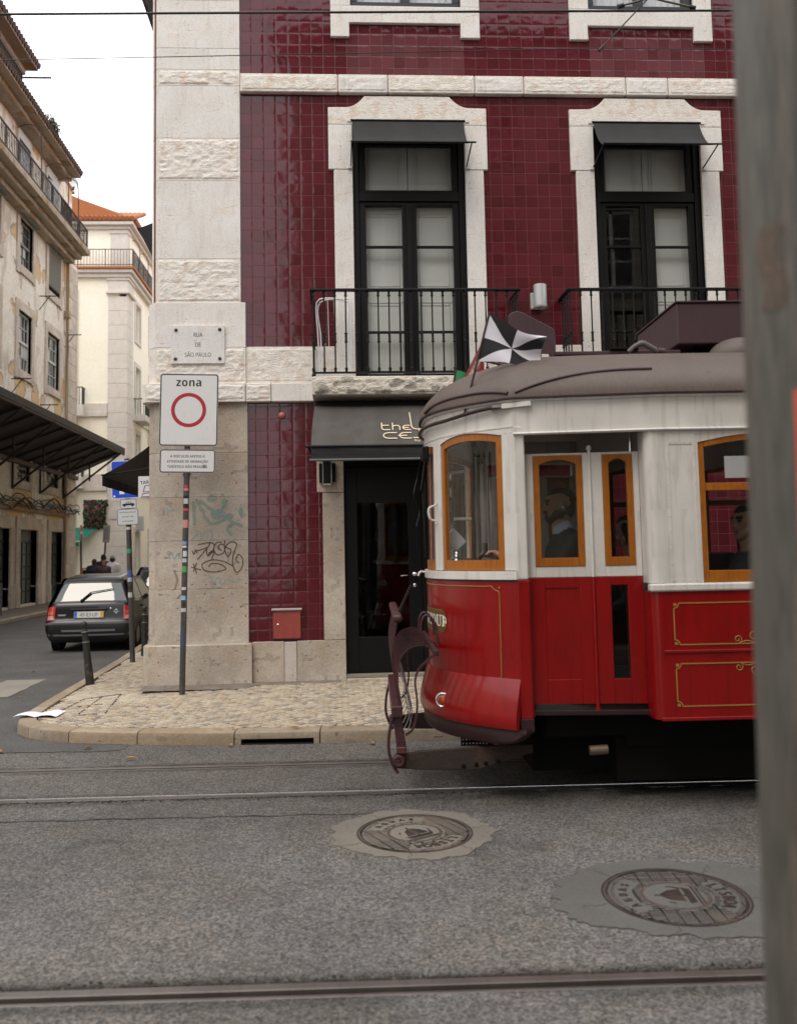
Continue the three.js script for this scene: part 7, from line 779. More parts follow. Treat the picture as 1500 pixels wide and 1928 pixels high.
  part(LH, 'balcony_rail', [LW(-24.55, -4, 13.36, 13.4, 0.70, 0.74), LW(-24.55, -4, 12.78, 12.81, 0.705, 0.735), LW(-24.55, -24.51, 13.36, 13.4, -0.1, 0.70)], br); for (let z = -24.5, i = 0; z < -15; z += 0.14, i++) part(LH, 'baluster', [bar([-8.78, 12.68, z], [-8.78, 13.36, z], i % 8 ? 0.012 : 0.03, 5), ...(i % 2 ? [LW(z - 0.035, z + 0.035, 12.95 + 0.18 * (i % 4 > 1), 13.08 + 0.18 * (i % 4 > 1), 0.715, 0.73)] : [])], br); for (let i = 0; i < 6; i++) part(LH, 'baluster', bar([-8.9 - i * 0.13, 12.68, -24.53], [-8.9 - i * 0.13, 13.36, -24.53], 0.012, 5), br);
  part(LH, 'balcony_panel', LW(-22.2, -21.2, 12.8, 13.4, 0.68, 0.70), std({ color: lin(0.09, 0.07, 0.065), roughness: 0.9 })); for (const z of [-23.2, -21.9, -18.8]) part(LH, 'lamp_arm', tube([[-8.78, 12.7, z], [-8.78, 14.2, z], [-8.85, 14.7, z], [-9.2, 14.85, z], [-9.5, 14.75, z]], 0.018, 24, 5), br);
  // eaves with rounded tiles
  const tile = std({ ...T.rust, color: lin(0.105, 0.075, 0.065), roughness: 0.95 }); part(LH, 'eave', [LW(-24.1, -4, 15.18, 15.28, -0.6, 0.58), LW(-24.0, -4, 15.0, 15.18, -0.6, 0.3, 0.04), LW(-18.8, -4, 16.55, 16.65, -0.9, 0.58), LW(-18.7, -4, 16.35, 16.55, -0.9, 0.25, 0.04)], std({ ...T.peel, color: lin(0.42, 0.37, 0.33), roughness: 0.95 })); const tg = bar([0.64, 0, 0], [-1.2, 0.55, 0], 0.10, 8); for (let z = -24; z > -24.05 && z < -13; z += 0.22) { const m = new THREE.Mesh(tg, tile); m.name = 'roof_tile'; m.castShadow = m.receiveShadow = true; m.position.set(-9.5 + 12, 15.32, z + 15); LH.add(m); } for (let z = -18.75; z < -13; z += 0.22) { const m = new THREE.Mesh(tg, tile); m.name = 'roof_tile'; m.castShadow = m.receiveShadow = true; m.position.set(-9.5 + 12, 16.68, z + 15); LH.add(m); }
  part(LH, 'attic_rail', [LW(-17.9, -12, 15.98, 16.02, 0.38, 0.42), LW(-17.9, -12, 15.3, 15.33, 0.38, 0.42), LW(-17.9, -17.87, 15.3, 16.0, -0.4, 0.38)], br); for (let z = -17.85; z < -14; z += 0.16) part(LH, 'baluster', bar([-9.1, 15.3, z], [-9.1, 16.0, z], 0.012, 4), br); part(LH, 'attic_pole', bar([-9.4, 15.95, -18], [-8.35, 16.05, -18.2], 0.03, 6), br);
  { const g = new THREE.IcosahedronGeometry(0.03, 0), n = 260, im = new THREE.InstancedMesh(g, std({ color: lin(0.10, 0.11, 0.06), roughness: 0.9 }), n), m4 = new THREE.Matrix4(), q = new THREE.Quaternion(); for (let i = 0; i < n; i++) { q.setFromEuler(new THREE.Euler(rr(0, 6), rr(0, 6), rr(0, 6))); im.setMatrixAt(i, m4.compose(V(-8.85 + rr(-0.2, 0.1), 15.42 + rr(0, 0.35) * rnd(), -20.4 + rr(-0.55, 0.55)), q, V(rr(0.6, 2.2), 0.4, rr(0.6, 1.5)))); } im.name = 'roof_weeds'; tag(im, 'weeds growing on the eaves of the old house', 'weeds', null, 'stuff'); scene.add(im); }
}
{ // satellite dish
  const t = thing('satellite_dish', 'white satellite dish at the end of the old roof', 'satellite dish', [-9.7, 15.2, -26]); const m = std({ color: lin(0.72, 0.72, 0.72), roughness: 0.6, side: THREE.DoubleSide }); part(t, 'dish', at(lathe([[0, -0.08], [0.1, -0.075], [0.2, -0.05], [0.28, -0.015], [0.33, 0.03], [0.335, 0.028]], 28), -9.72, 15.52, -25.6, 0.2, 1.45), m); part(t, 'feed_arm', bar([-9.78, 15.25, -25.85], [-9.5, 15.25, -25.3], 0.015, 6), M.greyPole); part(t, 'feed_horn', bar([-9.52, 15.22, -25.34], [-9.46, 15.3, -25.24], 0.035, 8), M.greyPole); part(t, 'mount', bar([-9.8, 15.4, -25.92], [-9.95, 15.2, -25.8], 0.03, 6), M.greyPole);
}
{ // metal canopy
  const t = thing('street_canopy', 'dark corrugated metal canopy on struts over the left pavement', 'canopy', [-8.5, 4.5, -15]), xf = -7.545, yf = 5.31, yb = 4.6, z0 = -25.0, z1 = -6; const m = std({ ...T.rust, color: lin(0.10, 0.092, 0.086), roughness: 0.7, bumpScale: 0.001 }), mb = std({ color: lin(0.022, 0.018, 0.016), roughness: 0.6 });
  part(t, 'sheet', [beamSheet()], m); function beamSheet() { return uvBox(grid(120, 2, (u, v) => [lerp(-9.5, xf, v), lerp(yb, yf, v) + 0.008 * Math.sin(u * 600), lerp(z0 - 0.9 * (1 - v), z1, u)]).toNonIndexed()); } part(t, 'fascia', box(xf - 0.01, xf + 0.05, yf - 0.02, yf + 0.17, z0, z1), std({ ...T.rust, color: lin(0.06, 0.056, 0.05), roughness: 0.7 })); part(t, 'edge_tube', bar([xf, yf - 0.05, z0 - 0.05], [xf, yf - 0.05, z1], 0.04, 8), std({ color: lin(0.10, 0.075, 0.065), roughness: 0.6 })); part(t, 'wall_beam', box(-9.47, -9.36, 4.42, 4.56, z0 - 0.95, z1, 0.01), std({ color: lin(0.085, 0.06, 0.05), roughness: 0.7 }));
  for (let z = -24.2, k = 0; z < -7; z += 2.78, k++) { part(t, 'rafter', beam([-9.45, yb - 0.05, z], [xf, yf - 0.06, z], 0.06, 0.08), mb); { part(t, 'strut', beam([-9.42, 3.7, z], [xf + 0.08, yf - 0.08, z], 0.045, 0.06), mb); part(t, 'hanger_post', bar([-8.55, yb + 0.28, z], [-8.55, 4.25, z], 0.03, 6), mb); part(t, 'wall_post', beam([-9.44, 3.65, z], [-9.44, 4.5, z], 0.05, 0.06), mb); } part(t, 'purlin', beam([-9.45, yb - 0.02, z + 1.39], [xf, yf - 0.03, z + 1.39], 0.05, 0.06), mb); }
}
struct('left_pavement', [box(-9.5, -8.2, 0, 0.12, -60, -4, 0.01)], std({ ...T.conc, color: lin(0.62, 0.56, 0.48), roughness: 0.95, bumpScale: 0.006 }), 'narrow pavement along the old house'); struct('left_kerb', [box(-8.2, -8.04, 0, 0.115, -60, -4, 0.02)], std({ ...T.dirty, color: lin(0.75, 0.68, 0.6) }));
solo('short_post', 'short dark post on the left pavement at the frame edge', 'post', bar([-8.75, 0.12, -15.6], [-8.75, 0.95, -15.6], 0.05, 12), M.greyPole);
// ---------------------------------------------------------------- pale corner house closing the street
{
  const t = thing('pale_house', 'pale yellow corner house with stone pilaster and tiled roof at the street end', 'building', [-12, 0, -38]), X = -8.9, Z = -32, cream = std({ ...T.cream, roughness: 0.9 }), st = std({ ...T.stone, color: lin(0.92, 0.9, 0.88), roughness: 0.85, bumpScale: 0.003 }), or = std({ color: lin(0.36, 0.13, 0.05), roughness: 0.9 }), holes = [], H = (z0, z1, y0, y1) => holes.push([[-z0, y0], [-z0, y1], [-z1, y1], [-z1, y0]]);
  const wins = []; for (const [z0, z1] of [[-34.95, -33.9], [-38.4, -37.3], [-41.8, -40.7]]) for (const [y0, y1] of [[11.4, 13.05], [8.0, 10.15], [5.7, 7.1], [0.3, 2.7]]) { H(z0, z1, y0, y1); wins.push([z0, z1, y0, y1]); }
  const sideG = ext([[-Z, 0], [-Z, 16.1], [50, 16.1], [50, 0]], -0.3, 0, 0, holes); sideG.rotateY(Math.PI / 2); sideG.translate(X, 0, 0);
  part(t, 'wall', [prep(sideG), box(-17, X - 0.02, 0, 16.1, Z - 0.3, Z), box(-17, X - 0.3, 0, 16.1, -50, -49.7), box(-17, -16.7, 0, 16.1, -49.7, Z - 0.3)], cream);
  for (let i = 0; i < 20; i++) { const y0 = 0.1 + i * 0.64, q = i % 3; part(t, 'pilaster_block', shiftUV(box(X - 0.78, X + 0.05, y0 + 0.004, Math.min(y0 + 0.636, 13.0), Z - 0.5, Z + 0.06, 0.01), i * 1.3, i * 0.7), st); part(t, 'pilaster_block', shiftUV(box(X - 0.1, X + 0.06, y0 + 0.004, Math.min(y0 + 0.636, 13.0), Z - 1.2, Z - 0.505, 0.01), i * 2.3, i * 0.7), st); }
  part(t, 'capital', [box(X - 0.86, X + 0.16, 13.0, 13.12, Z - 1.3, Z + 0.17, 0.02), box(X - 0.78, X + 0.06, 13.12, 13.6, Z - 1.2, Z + 0.07), box(X - 0.84, X + 0.12, 13.6, 13.72, Z - 1.25, Z + 0.12, 0.02)], st); part(t, 'attic_pilaster', [box(X - 0.7, X + 0.03, 14.15, 15.7, Z - 0.5, Z + 0.04), box(X - 0.74, X + 0.06, 15.7, 15.86, Z - 0.5, Z + 0.08)], st);
  for (const [y0, y1] of [[7.62, 8.2], [4.42, 5.13]]) part(t, 'string_course', [box(-17, X - 0.79, y0, y1, Z, Z + 0.07, 0.01), box(-17, X - 0.79, y0, y0 + 0.2, Z, Z + 0.11, 0.01), box(X, X + 0.07, y0, y1, -50, Z - 1.21, 0.01)], st);
  part(t, 'cornice', [box(-17, X + 0.18, 13.72, 13.9, -50, Z + 0.18, 0.03), box(-17, X + 0.3, 13.9, 14.06, -50, Z + 0.3, 0.03)], st); part(t, 'balcony_edge', [box(-17, X + 0.38, 14.06, 14.15, -50, Z + 0.38)], or); part(t, 'eave', [box(-17, X + 0.15, 15.88, 16.02, -50, Z + 0.15, 0.03), box(-17, X + 0.32, 16.02, 16.2, -50, Z + 0.32, 0.05)], st);
  part(t, 'roof', [ext([[-17, 16.2], [-13, 18.1], [X + 0.4, 16.2]], -50, Z + 0.2)], or); const tg = bar([0, 0, 0.5], [0, 1.1, -2.2], 0.11, 6), tz = bar([0.5, 0, 0], [-1.8, 0.85, 0], 0.11, 6); const put = (g, x, y, z) => { const m = new THREE.Mesh(g, or); m.name = 'roof_tile'; m.castShadow = m.receiveShadow = true; m.position.set(x + 12, y, z + 38); t.add(m); }; for (let x = -13; x < X + 0.3; x += 0.2) put(tg, x, 16.28, Z - 0.1); for (let z = Z - 0.1; z > -40; z -= 0.24) put(tz, X - 0.08, 16.28, z);
  const ir = std({ color: lin(0.055, 0.05, 0.045), roughness: 0.6 }); part(t, 'terrace_rail', [box(-17, X + 0.32, 14.90, 14.93, Z + 0.3, Z + 0.33), box(X + 0.3, X + 0.33, 14.90, 14.93, -48, Z + 0.3), box(-17, X + 0.32, 14.22, 14.25, Z + 0.3, Z + 0.33), box(X + 0.3, X + 0.33, 14.22, 14.25, -48, Z + 0.3)], ir); for (let x = X + 0.31, i = 0; x > -12; x -= 0.13, i++) part(t, 'baluster', bar([x, 14.15, Z + 0.315], [x, 14.91, Z + 0.315], i % 9 ? 0.009 : 0.02, 4), ir); for (let z = Z + 0.2, i = 0; z > -40; z -= 0.13, i++) part(t, 'baluster', bar([X + 0.315, 14.15, z], [X + 0.315, 14.91, z], i % 9 ? 0.011 : 0.02, 4), ir); for (const z of [-33.2, -35.2]) part(t, 'lamp_arm', tube([[X + 0.3, 14.15, z], [X + 0.3, 15.5, z], [X + 0.15, 15.75, z], [X - 0.1, 15.8, z]], 0.018, 16, 5), ir);
  const gr = std({ color: lin(0.03, 0.05, 0.05), roughness: 0.5 }), wm = std({ color: lin(0.6, 0.6, 0.58), roughness: 0.5 });
  for (const [z0, z1, y0, y1] of wins) { const s = part(t, 'window_surround', [box(X, X + 0.05, y0 - 0.15, y1 + 0.2, z0 - 0.2, z0, 0.005), box(X, X + 0.05, y0 - 0.15, y1 + 0.2, z1, z1 + 0.2, 0.005), box(X, X + 0.05, y1, y1 + 0.2, z0, z1, 0.005), box(X, X + 0.06, y0 - 0.15, y0, z0, z1, 0.005)], st); part(s, 'frame', [box(X - 0.2, X - 0.12, y0, y1, z0, z0 + 0.08), box(X - 0.2, X - 0.12, y0, y1, z1 - 0.08, z1), box(X - 0.2, X - 0.12, y0, y1, (z0 + z1) / 2 - 0.05, (z0 + z1) / 2 + 0.05), box(X - 0.2, X - 0.12, y0 + (y1 - y0) * 0.7, y0 + (y1 - y0) * 0.7 + 0.06, z0 + 0.08, z1 - 0.08), box(X - 0.2, X - 0.12, y1 - 0.08, y1, z0 + 0.08, z1 - 0.08), box(X - 0.2, X - 0.12, y0, y0 + 0.08, z0 + 0.08, z1 - 0.08)], wm); part(s, 'pane', grid(1, 1, (u, v) => [X - 0.16, lerp(y0, y1, v), lerp(z1, z0, u)]), M.tint); }
  for (const [zc, y] of [[-34.4, 7.9], [-37.8, 7.9]]) { part(t, 'window_balcony', box(X, X + 0.55, y - 0.28, y, zc - 1.0, zc + 0.85, 0.02), st); part(t, 'window_balcony_rail', [box(X + 0.48, X + 0.52, y + 0.72, y + 0.76, zc - 0.95, zc + 0.8), box(X, X + 0.48, y + 0.72, y + 0.76, zc + 0.76, zc + 0.8), ...Array.from({ length: 15 }, (_, i) => bar([X + 0.5, y, zc - 0.93 + i * 0.12], [X + 0.5, y + 0.73, zc - 0.93 + i * 0.12], 0.012, 4)), ...Array.from({ length: 4 }, (_, i) => bar([X + 0.08 + i * 0.12, y, zc + 0.78], [X + 0.08 + i * 0.12, y + 0.73, zc + 0.78], 0.012, 4))], gr).userData.kind = 'stuff'; }
  // small front balcony, doorway and surround at the left
  part(t, 'front_surround', [box(-11.5, -10.95, 0.2, 13.2, Z, Z + 0.05, 0.005)], st); for (const y of [8.1, 5.0]) { part(t, 'window_balcony', box(-12.5, -10.62, y - 0.5, y, Z, Z + 0.5, 0.02), st); part(t, 'window_balcony_rail', [box(-12.5, -10.64, y + 0.72, y + 0.76, Z + 0.44, Z + 0.47), box(-10.67, -10.64, y + 0.72, y + 0.76, Z, Z + 0.44), ...Array.from({ length: 8 }, (_, i) => bar([-10.66 - i * 0.11, y, Z + 0.455], [-10.66 - i * 0.11, y + 0.73, Z + 0.455], 0.014, 4)), ...Array.from({ length: 4 }, (_, i) => bar([-10.655, y, Z + 0.06 + i * 0.11], [-10.655, y + 0.73, Z + 0.06 + i * 0.11], 0.014, 4))], gr).userData.kind = 'stuff'; } part(t, 'front_door', box(-11.7, -10.97, 0.1, 4.1, Z, Z + 0.04), gr);
  part(t, 'base_course', [box(-17, X - 0.79, 0, 0.6, Z, Z + 0.05, 0.01)], st);
}
{ // things on its wall
  const g = thing('bougainvillea', 'square panel of pink flowering creeper on the pale house wall', 'plant', [-10.2, 2.85, -31.9]), n = 1500, leaf = new THREE.PlaneGeometry(0.075, 0.055), mk = (nm, cnt, cols, pr, s) => { const im = new THREE.InstancedMesh(leaf, std({ color: lin(1, 1, 1), roughness: 0.75, side: THREE.DoubleSide }), cnt), m4 = new THREE.Matrix4(), q = new THREE.Quaternion(); for (let i = 0; i < cnt; i++) { const u = rnd(), v = rnd(), x = -10.62 + 0.90 * u + (v > 0.8 ? rr(0, 0.12) : 0) * u, y = 2.87 + 1.13 * v - (v < 0.08 ? rr(0, 0.08) : 0), z = -31.93 + rr(0, 0.28) * Math.sqrt(Math.max(0, Math.sin(Math.PI * clamp(u, 0.05, 0.95)) * Math.sin(Math.PI * clamp(v, 0.05, 0.95)))); q.setFromEuler(new THREE.Euler(rr(-1, 1), rr(-1, 1), rr(0, 6.3))); const k = rr(0.7, 1.5) * s; im.setMatrixAt(i, m4.compose(V(x + 10.2, y - 2.85, z + 31.9), q, V(k, k, k))); const c = cols[Math.floor(rnd() * cols.length)]; im.setColorAt(i, lin(...c).multiplyScalar(rr(0.7, 1.3))); } im.name = nm; im.castShadow = im.receiveShadow = true; im.userData.kind = 'stuff'; g.add(im); };
  mk('leaves', n, [[0.03, 0.05, 0.015], [0.045, 0.07, 0.02], [0.025, 0.035, 0.015], [0.10, 0.13, 0.08]], 0, 1); mk('flowers', 260, [[0.55, 0.06, 0.22], [0.45, 0.04, 0.16], [0.6, 0.15, 0.2]], 0, 0.85); part(g, 'backing_trellis', box(-10.62, -9.74, 2.87, 4.0, -31.995, -31.94), std({ color: lin(0.02, 0.022, 0.012), roughness: 0.9 }));
  const s = thing('green_awning', 'green shop awning under the flowering creeper', 'awning', [-10.8, 2.2, -31.5]); part(s, 'fabric', [uvBox(grid(6, 6, (u, v) => [lerp(-11.6, -9.98 - 0.6 * (1 - v), u), lerp(2.24, 2.86, v), lerp(-30.9, -31.95, v)]).toNonIndexed())], std({ color: lin(0.006, 0.16, 0.11), roughness: 0.8, side: THREE.DoubleSide })); part(s, 'valance', box(-11.6, -10.58, 2.06, 2.24, -30.91, -30.89), std({ color: lin(0.006, 0.15, 0.10), roughness: 0.8 })); part(s, 'front_bar', box(-11.6, -10.55, 2.23, 2.29, -30.93, -30.87), M.white);
  const p = thing('far_plaque', 'small white street plaque on the stone pilaster of the pale house', 'plaque', [-9.4, 3.2, -31.93]); part(p, 'slab', box(-9.62, -9.1, 3.2, 3.62, -31.94, -31.91, 0.004), std({ color: lin(0.62, 0.58, 0.55), roughness: 0.5 })); solo('paper_notice', 'lilac paper sheet pasted on the pilaster of the pale house', 'paper', box(-9.13, -8.95, 1.64, 1.8, -31.94, -31.935), std({ color: lin(0.55, 0.52, 0.62), roughness: 0.8 }));
  const e = thing('no_entry_sign', 'round red no entry sign seen edge-on by the old house', 'road sign', [-8.76, 0, -24]); origin.set(e, [0, 0, 0]); part(e, 'post', bar([0.02, 0, 0], [-0.02, 2.7, 0], 0.035, 10), std({ ...T.rust, color: lin(0.2, 0.2, 0.2) })); const dsk = part(e, 'disc', at(lathe([[0, 0.012], [0.27, 0.012], [0.28, 0], [0, 0]], 28), 0.0, 2.45, 0.05, 1.62, Math.PI / 2), std({ color: lin(0.42, 0.025, 0.03), roughness: 0.45 })); part(dsk, 'bar', at(box(-0.2, 0.2, -0.05, 0.05, 0.0, 0.004), 0.0, 2.45, 0.05, 1.62).translate(0.0145, 0, -0.0007), std({ color: lin(0.6, 0.6, 0.6), roughness: 0.45 })); part(e, 'rim', at(lathe([[0.272, 0.014], [0.285, 0.01], [0.285, -0.002], [0.272, -0.002]], 28), 0.0, 2.45, 0.05, 1.62, Math.PI / 2), std({ color: lin(0.5, 0.5, 0.5), roughness: 0.5 }));
  const b = thing('far_road_sign', 'leaning grey sign seen from behind in front of the pale house', 'road sign', [-8.06, 0, -24]); origin.set(b, [0, 0, 0]); b.rotation.z = -0.06; part(b, 'post', bar([0, 0, 0], [0, 2.75, 0], 0.035, 10), std({ ...T.rust, color: lin(0.28, 0.28, 0.28) })); part(b, 'panel', at(rplate(-0.25, 0.25, 2.1, 2.7, 0.03, 0, 0.01), 0.02, 0, 0.05, 1.32), signBack); part(b, 'panel_rib', at(box(-0.12, 0.12, 2.2, 2.62, 0.011, 0.03), 0.02, 0, 0.05, 1.32), std({ color: lin(0.2, 0.2, 0.21), roughness: 0.5 }));
  const a = thing('chalkboard', 'orange framed pavement board behind the car roof', 'sign board', [-7.9, 0, -21]); part(a, 'frame', [beam([-8.1, 0, -20.9], [-7.98, 1.25, -21.05], 0.06, 0.04), beam([-7.62, 0, -20.9], [-7.62, 1.25, -21.05], 0.06, 0.04), beam([-8.0, 1.24, -21.05], [-7.6, 1.24, -21.05], 0.06, 0.04)], std({ color: lin(0.6, 0.2, 0.03), roughness: 0.6 })); part(a, 'board', at(box(-0.2, 0.2, 0.1, 1.2, -0.01, 0.01), -7.8, 0, -20.97, 0, -0.11), M.black);
  const c = thing('wall_speaker', 'grey box lamp fixed on the side wall of the pale house', 'lamp', [-8.8, 2.6, -34.5]); part(c, 'case', box(-8.9, -8.6, 2.75, 3.4, -34.6, -34.25, 0.02), std({ color: lin(0.45, 0.46, 0.46), roughness: 0.5 }));
}
{ // neighbour beyond the corner building: hidden from here, it walls the street and shows in the car windows
  const t = thing('neighbour_house', 'cream house next to the corner building on the side street, hidden behind it', 'building', [2, 0, -32]); part(t, 'wall', box(-2.6, 8, 0.02, 12.5, -50, -14.2), std({ ...T.cream, color: lin(0.75, 0.72, 0.68), roughness: 0.9 })); part(t, 'cornice', box(-2.9, 8.2, 12.5, 12.9, -50.2, -14.1, 0.05), M.stone); part(t, 'roof', ext([[-2.9, 12.9], [2.6, 15.5], [8.2, 12.9]], -50, -14.2), std({ color: lin(0.36, 0.13, 0.05), roughness: 0.9 }));
}
{ // house far behind on the right, its roof just showing
  const t = thing('back_house', 'plain cream house further back on the right, mostly hidden', 'building', [-7, 0, -62]); part(t, 'wall', box(-16, 2, 0, 19, -70, -58), std({ ...T.cream, roughness: 0.9 })); part(t, 'roof', ext([[-16.3, 19], [-7, 22], [2.3, 19]], -70, -57.7), std({ color: lin(0.36, 0.13, 0.05), roughness: 0.9 }));
}
// ---------------------------------------------------------------- parked cars
function makeCar(label, pos, scale, paint, plate) {
  const t = thing('parked_car', label, 'car', pos, 'cars parked along the side street'); origin.set(t, [0, 0, 0]); t.scale.setScalar(scale);
  const PR = [[-0.10, 0.20], [0.0, 0.24], [0.035, 0.32], [0.045, 0.42], [0.045, 0.5], [0.035, 0.56], [0.012, 0.585], [-0.012, 0.60], [-0.02, 0.66], [-0.035, 0.76], [-0.055, 0.86], [-0.085, 0.91], [-0.16, 1.03], [-0.25, 1.18], [-0.315, 1.29], [-0.33, 1.335], [-0.38, 1.365], [-0.55, 1.395], [-0.85, 1.42], [-1.2, 1.43], [-1.6, 1.415], [-1.9, 1.36], [-2.15, 1.2], [-2.4, 1.02], [-2.5, 0.97], [-2.9, 0.9], [-3.3, 0.8], [-3.52, 0.68], [-3.62, 0.55], [-3.64, 0.4], [-3.58, 0.26], [-3.4, 0.2], [-2, 0.19], [-1, 0.19]];
  const hw = (y) => { const K = [[0.15, 0.70], [0.25, 0.75], [0.40, 0.785], [0.6, 0.79], [0.85, 0.775], [0.93, 0.75], [1.1, 0.685], [1.3, 0.605], [1.38, 0.56], [1.43, 0.50]]; for (let i = 1; i < K.length; i++) if (y <= K[i][0]) return lerp(K[i - 1][1], K[i][1], clamp((y - K[i - 1][0]) / (K[i][0] - K[i - 1][0]))); return 0.5; };
  const cl = new THREE.CatmullRomCurve3(PR.map(([z, y]) => V(0, y, z)), true, 'catmullrom', 0.35), NP = 160, LEN = cl.getLength(), q = [], nrm = []; for (let i = 0; i < NP; i++) q.push(cl.getPointAt(i / NP)); for (let i = 0; i < NP; i++) { const a = q[(i + NP - 1) % NP], b = q[(i + 1) % NP], dy = b.y - a.y, dz = b.z - a.z, L = Math.hypot(dy, dz); nrm.push([-dz / L, dy / L]); }
  const SP = (k, v, off = 0) => { const f = ((k % NP) + NP) % NP, i = Math.floor(f), j = (i + 1) % NP, u = f - i, y = lerp(q[i].y, q[j].y, u), z = lerp(q[i].z, q[j].z, u), ny = lerp(nrm[i][0], nrm[j][0], u), nz = lerp(nrm[i][1], nrm[j][1], u), e = clamp((Math.abs(v) - 0.80) / 0.20), d = 0.085 * (1 - Math.sqrt(1 - e * e)), bow = 0.05 * v * v * (z > -0.5 && y > 0.3 ? 1 : 0.3); return [v * (hw(y) + off * e), y + ny * (off - d - bow * 0.5), z + nz * (off - d - bow)]; };
  const sgn = nrm[NP - 3]; const near = (z, y) => { let b = 0, d = 9; q.forEach((p, i) => { const e = (p.z - z) ** 2 + (p.y - y) ** 2; if (e < d) { d = e; b = i; } }); return b; };
  const flipN = SP(near(-1.2, 1.43), 0, 0.1)[1] < 1.43 ? -1 : 1; if (flipN < 0) nrm.forEach((n) => { n[0] *= -1; n[1] *= -1; });
  const patch = (k0, k1, v0, v1, off, nu = 16, nv = 16) => grid(nu, nv, (u, v) => SP(lerp(k0, k1, v), lerp(v0, v1, u), off));
  const zr = (y, m) => { let a = 9, b = -9; for (let i = 0; i < NP; i++) { const p = q[i], r = q[(i + 1) % NP]; if ((p.y - y) * (r.y - y) <= 0 && p.y !== r.y) { const z = lerp(p.z, r.z, (y - p.y) / (r.y - p.y)); a = Math.min(a, z); b = Math.max(b, z); } } return [a + m, b - m]; };
  const side = (sg) => grid(40, 26, (u, v) => { const y = lerp(0.205, 1.36, v), [a, b] = zr(y, 0.07); return [sg * hw(y), y, lerp(a, b, u)]; });
  part(t, 'body', [prep(grid(NP, 40, (u, v) => SP(u * NP, v * 2 - 1)), false), prep(side(1), false), prep(side(-1), false)].map((g) => (g.deleteAttribute('uv'), g)), paint);
  const kb = near(-0.095, 0.93), kt = near(-0.30, 1.275), glass = phys({ color: lin(0.03, 0.035, 0.035), roughness: 0.03, clearcoat: 1, clearcoatRoughness: 0.02 }), blk = std({ color: lin(0.012, 0.012, 0.013), roughness: 0.5 });
  part(t, 'rear_window', patch(kb, kt, -0.88, 0.88, 0.004), glass, 'large dark rear window'); part(t, 'window_seal', [patch(kb - 0.7, kb, -0.9, 0.9, 0.006, 10, 2), patch(kt, kt + 1.2, -0.9, 0.9, 0.008, 10, 2)].map((g) => g.toNonIndexed()), blk); part(t, 'spoiler', patch(near(-0.315, 1.31), near(-0.42, 1.376), -0.86, 0.86, 0.02, 10, 5), paint);
  const b0 = near(-0.08, 0.21), b1 = near(0.0, 0.59); const lo = Math.min(b0, b1), hi = Math.max(b0, b1); const bk = (a, b) => (Math.abs(b - a) > NP / 2 ? [a > b ? a - NP : a, a > b ? b : b - NP] : [a, b]); const [B0, B1] = bk(near(-0.06, 0.215), near(0.01, 0.588)); part(t, 'rear_bumper', patch(B0, B1, -1, 1, 0.022, 24, 10), std({ color: lin(0.006, 0.006, 0.0065), roughness: 0.4 }), 'black rear bumper'); const kk = near(0.045, 0.55); part(t, 'bumper_trim', patch(kk - 0.6, kk + 0.5, -0.99, 0.99, 0.028, 20, 2), std({ color: lin(0.06, 0.06, 0.066), roughness: 0.3 })); const kl = near(0.04, 0.36); part(t, 'bumper_groove', [patch(kl, kl + 0.7, -0.62, 0.62, 0.027, 12, 2).toNonIndexed(), patch(kl - 1.4, kl - 0.8, -0.95, 0.95, 0.027, 12, 2).toNonIndexed()], std({ color: lin(0.13, 0.13, 0.14), roughness: 0.4 }));
  const l0 = near(-0.014, 0.605), l1 = near(-0.05, 0.83), lens = phys({ color: lin(0.42, 0.012, 0.01), roughness: 0.15, clearcoat: 1 }); for (const sg of [-1, 1]) { const L = part(t, 'tail_light', patch(l0 + 0.3, l1, sg * 0.80, sg * 0.995, 0.012, 8, 8), lens, 'red tail light'); part(L, 'reversing_lens', patch(lerp(l0, l1, 0.12), lerp(l0, l1, 0.36), sg * 0.83, sg * 0.965, 0.016, 6, 4), phys({ color: lin(0.5, 0.22, 0.2), roughness: 0.2, clearcoat: 1 })); part(L, 'indicator_lens', patch(lerp(l0, l1, 0.45), lerp(l0, l1, 0.66), sg * 0.83, sg * 0.965, 0.016, 6, 4), phys({ color: lin(0.42, 0.09, 0.03), roughness: 0.2, clearcoat: 1 })); }
  part(t, 'plate_surround', [box(-0.32, 0.32, 0.585, 0.60, 0.0, 0.022, 0.004), box(-0.33, 0.33, 0.775, 0.80, -0.06, 0.02, 0.008)], blk); const npl = part(t, 'number_plate', at(box(-0.27, 0.27, -0.06, 0.06, -0.006, 0.004, 0.002), 0, 0.69, 0.004, 0, -0.08), M.white);
  if (plate) part(npl, 'plate_face', at(panel(-0.265, 0.265, -0.056, 0.056, 0.006), 0, 0.69, 0.004, 0, -0.08), std({ map: canvasTex(720, 152, (c, W, H) => { c.fillStyle = '#c9cac8'; c.fillRect(0, 0, W, H); c.fillStyle = '#1e62c4'; c.fillRect(0, 0, 66, H); c.fillStyle = '#d2a112'; c.fillRect(W - 66, 0, 66, H); c.fillStyle = '#e6d24a'; c.font = 'bold 30px sans-serif'; c.fillText('P', 20, 132); c.fillStyle = '#222224'; c.textAlign = 'center'; c.font = '122px sans-serif'; c.save(); c.translate(W / 2, 122); c.scale(0.92, 1); c.fillText('49\u00b783\u00b7UP', 0, 0); c.restore(); }), roughness: 0.4 }), 'white plate reading 49 83 UP');
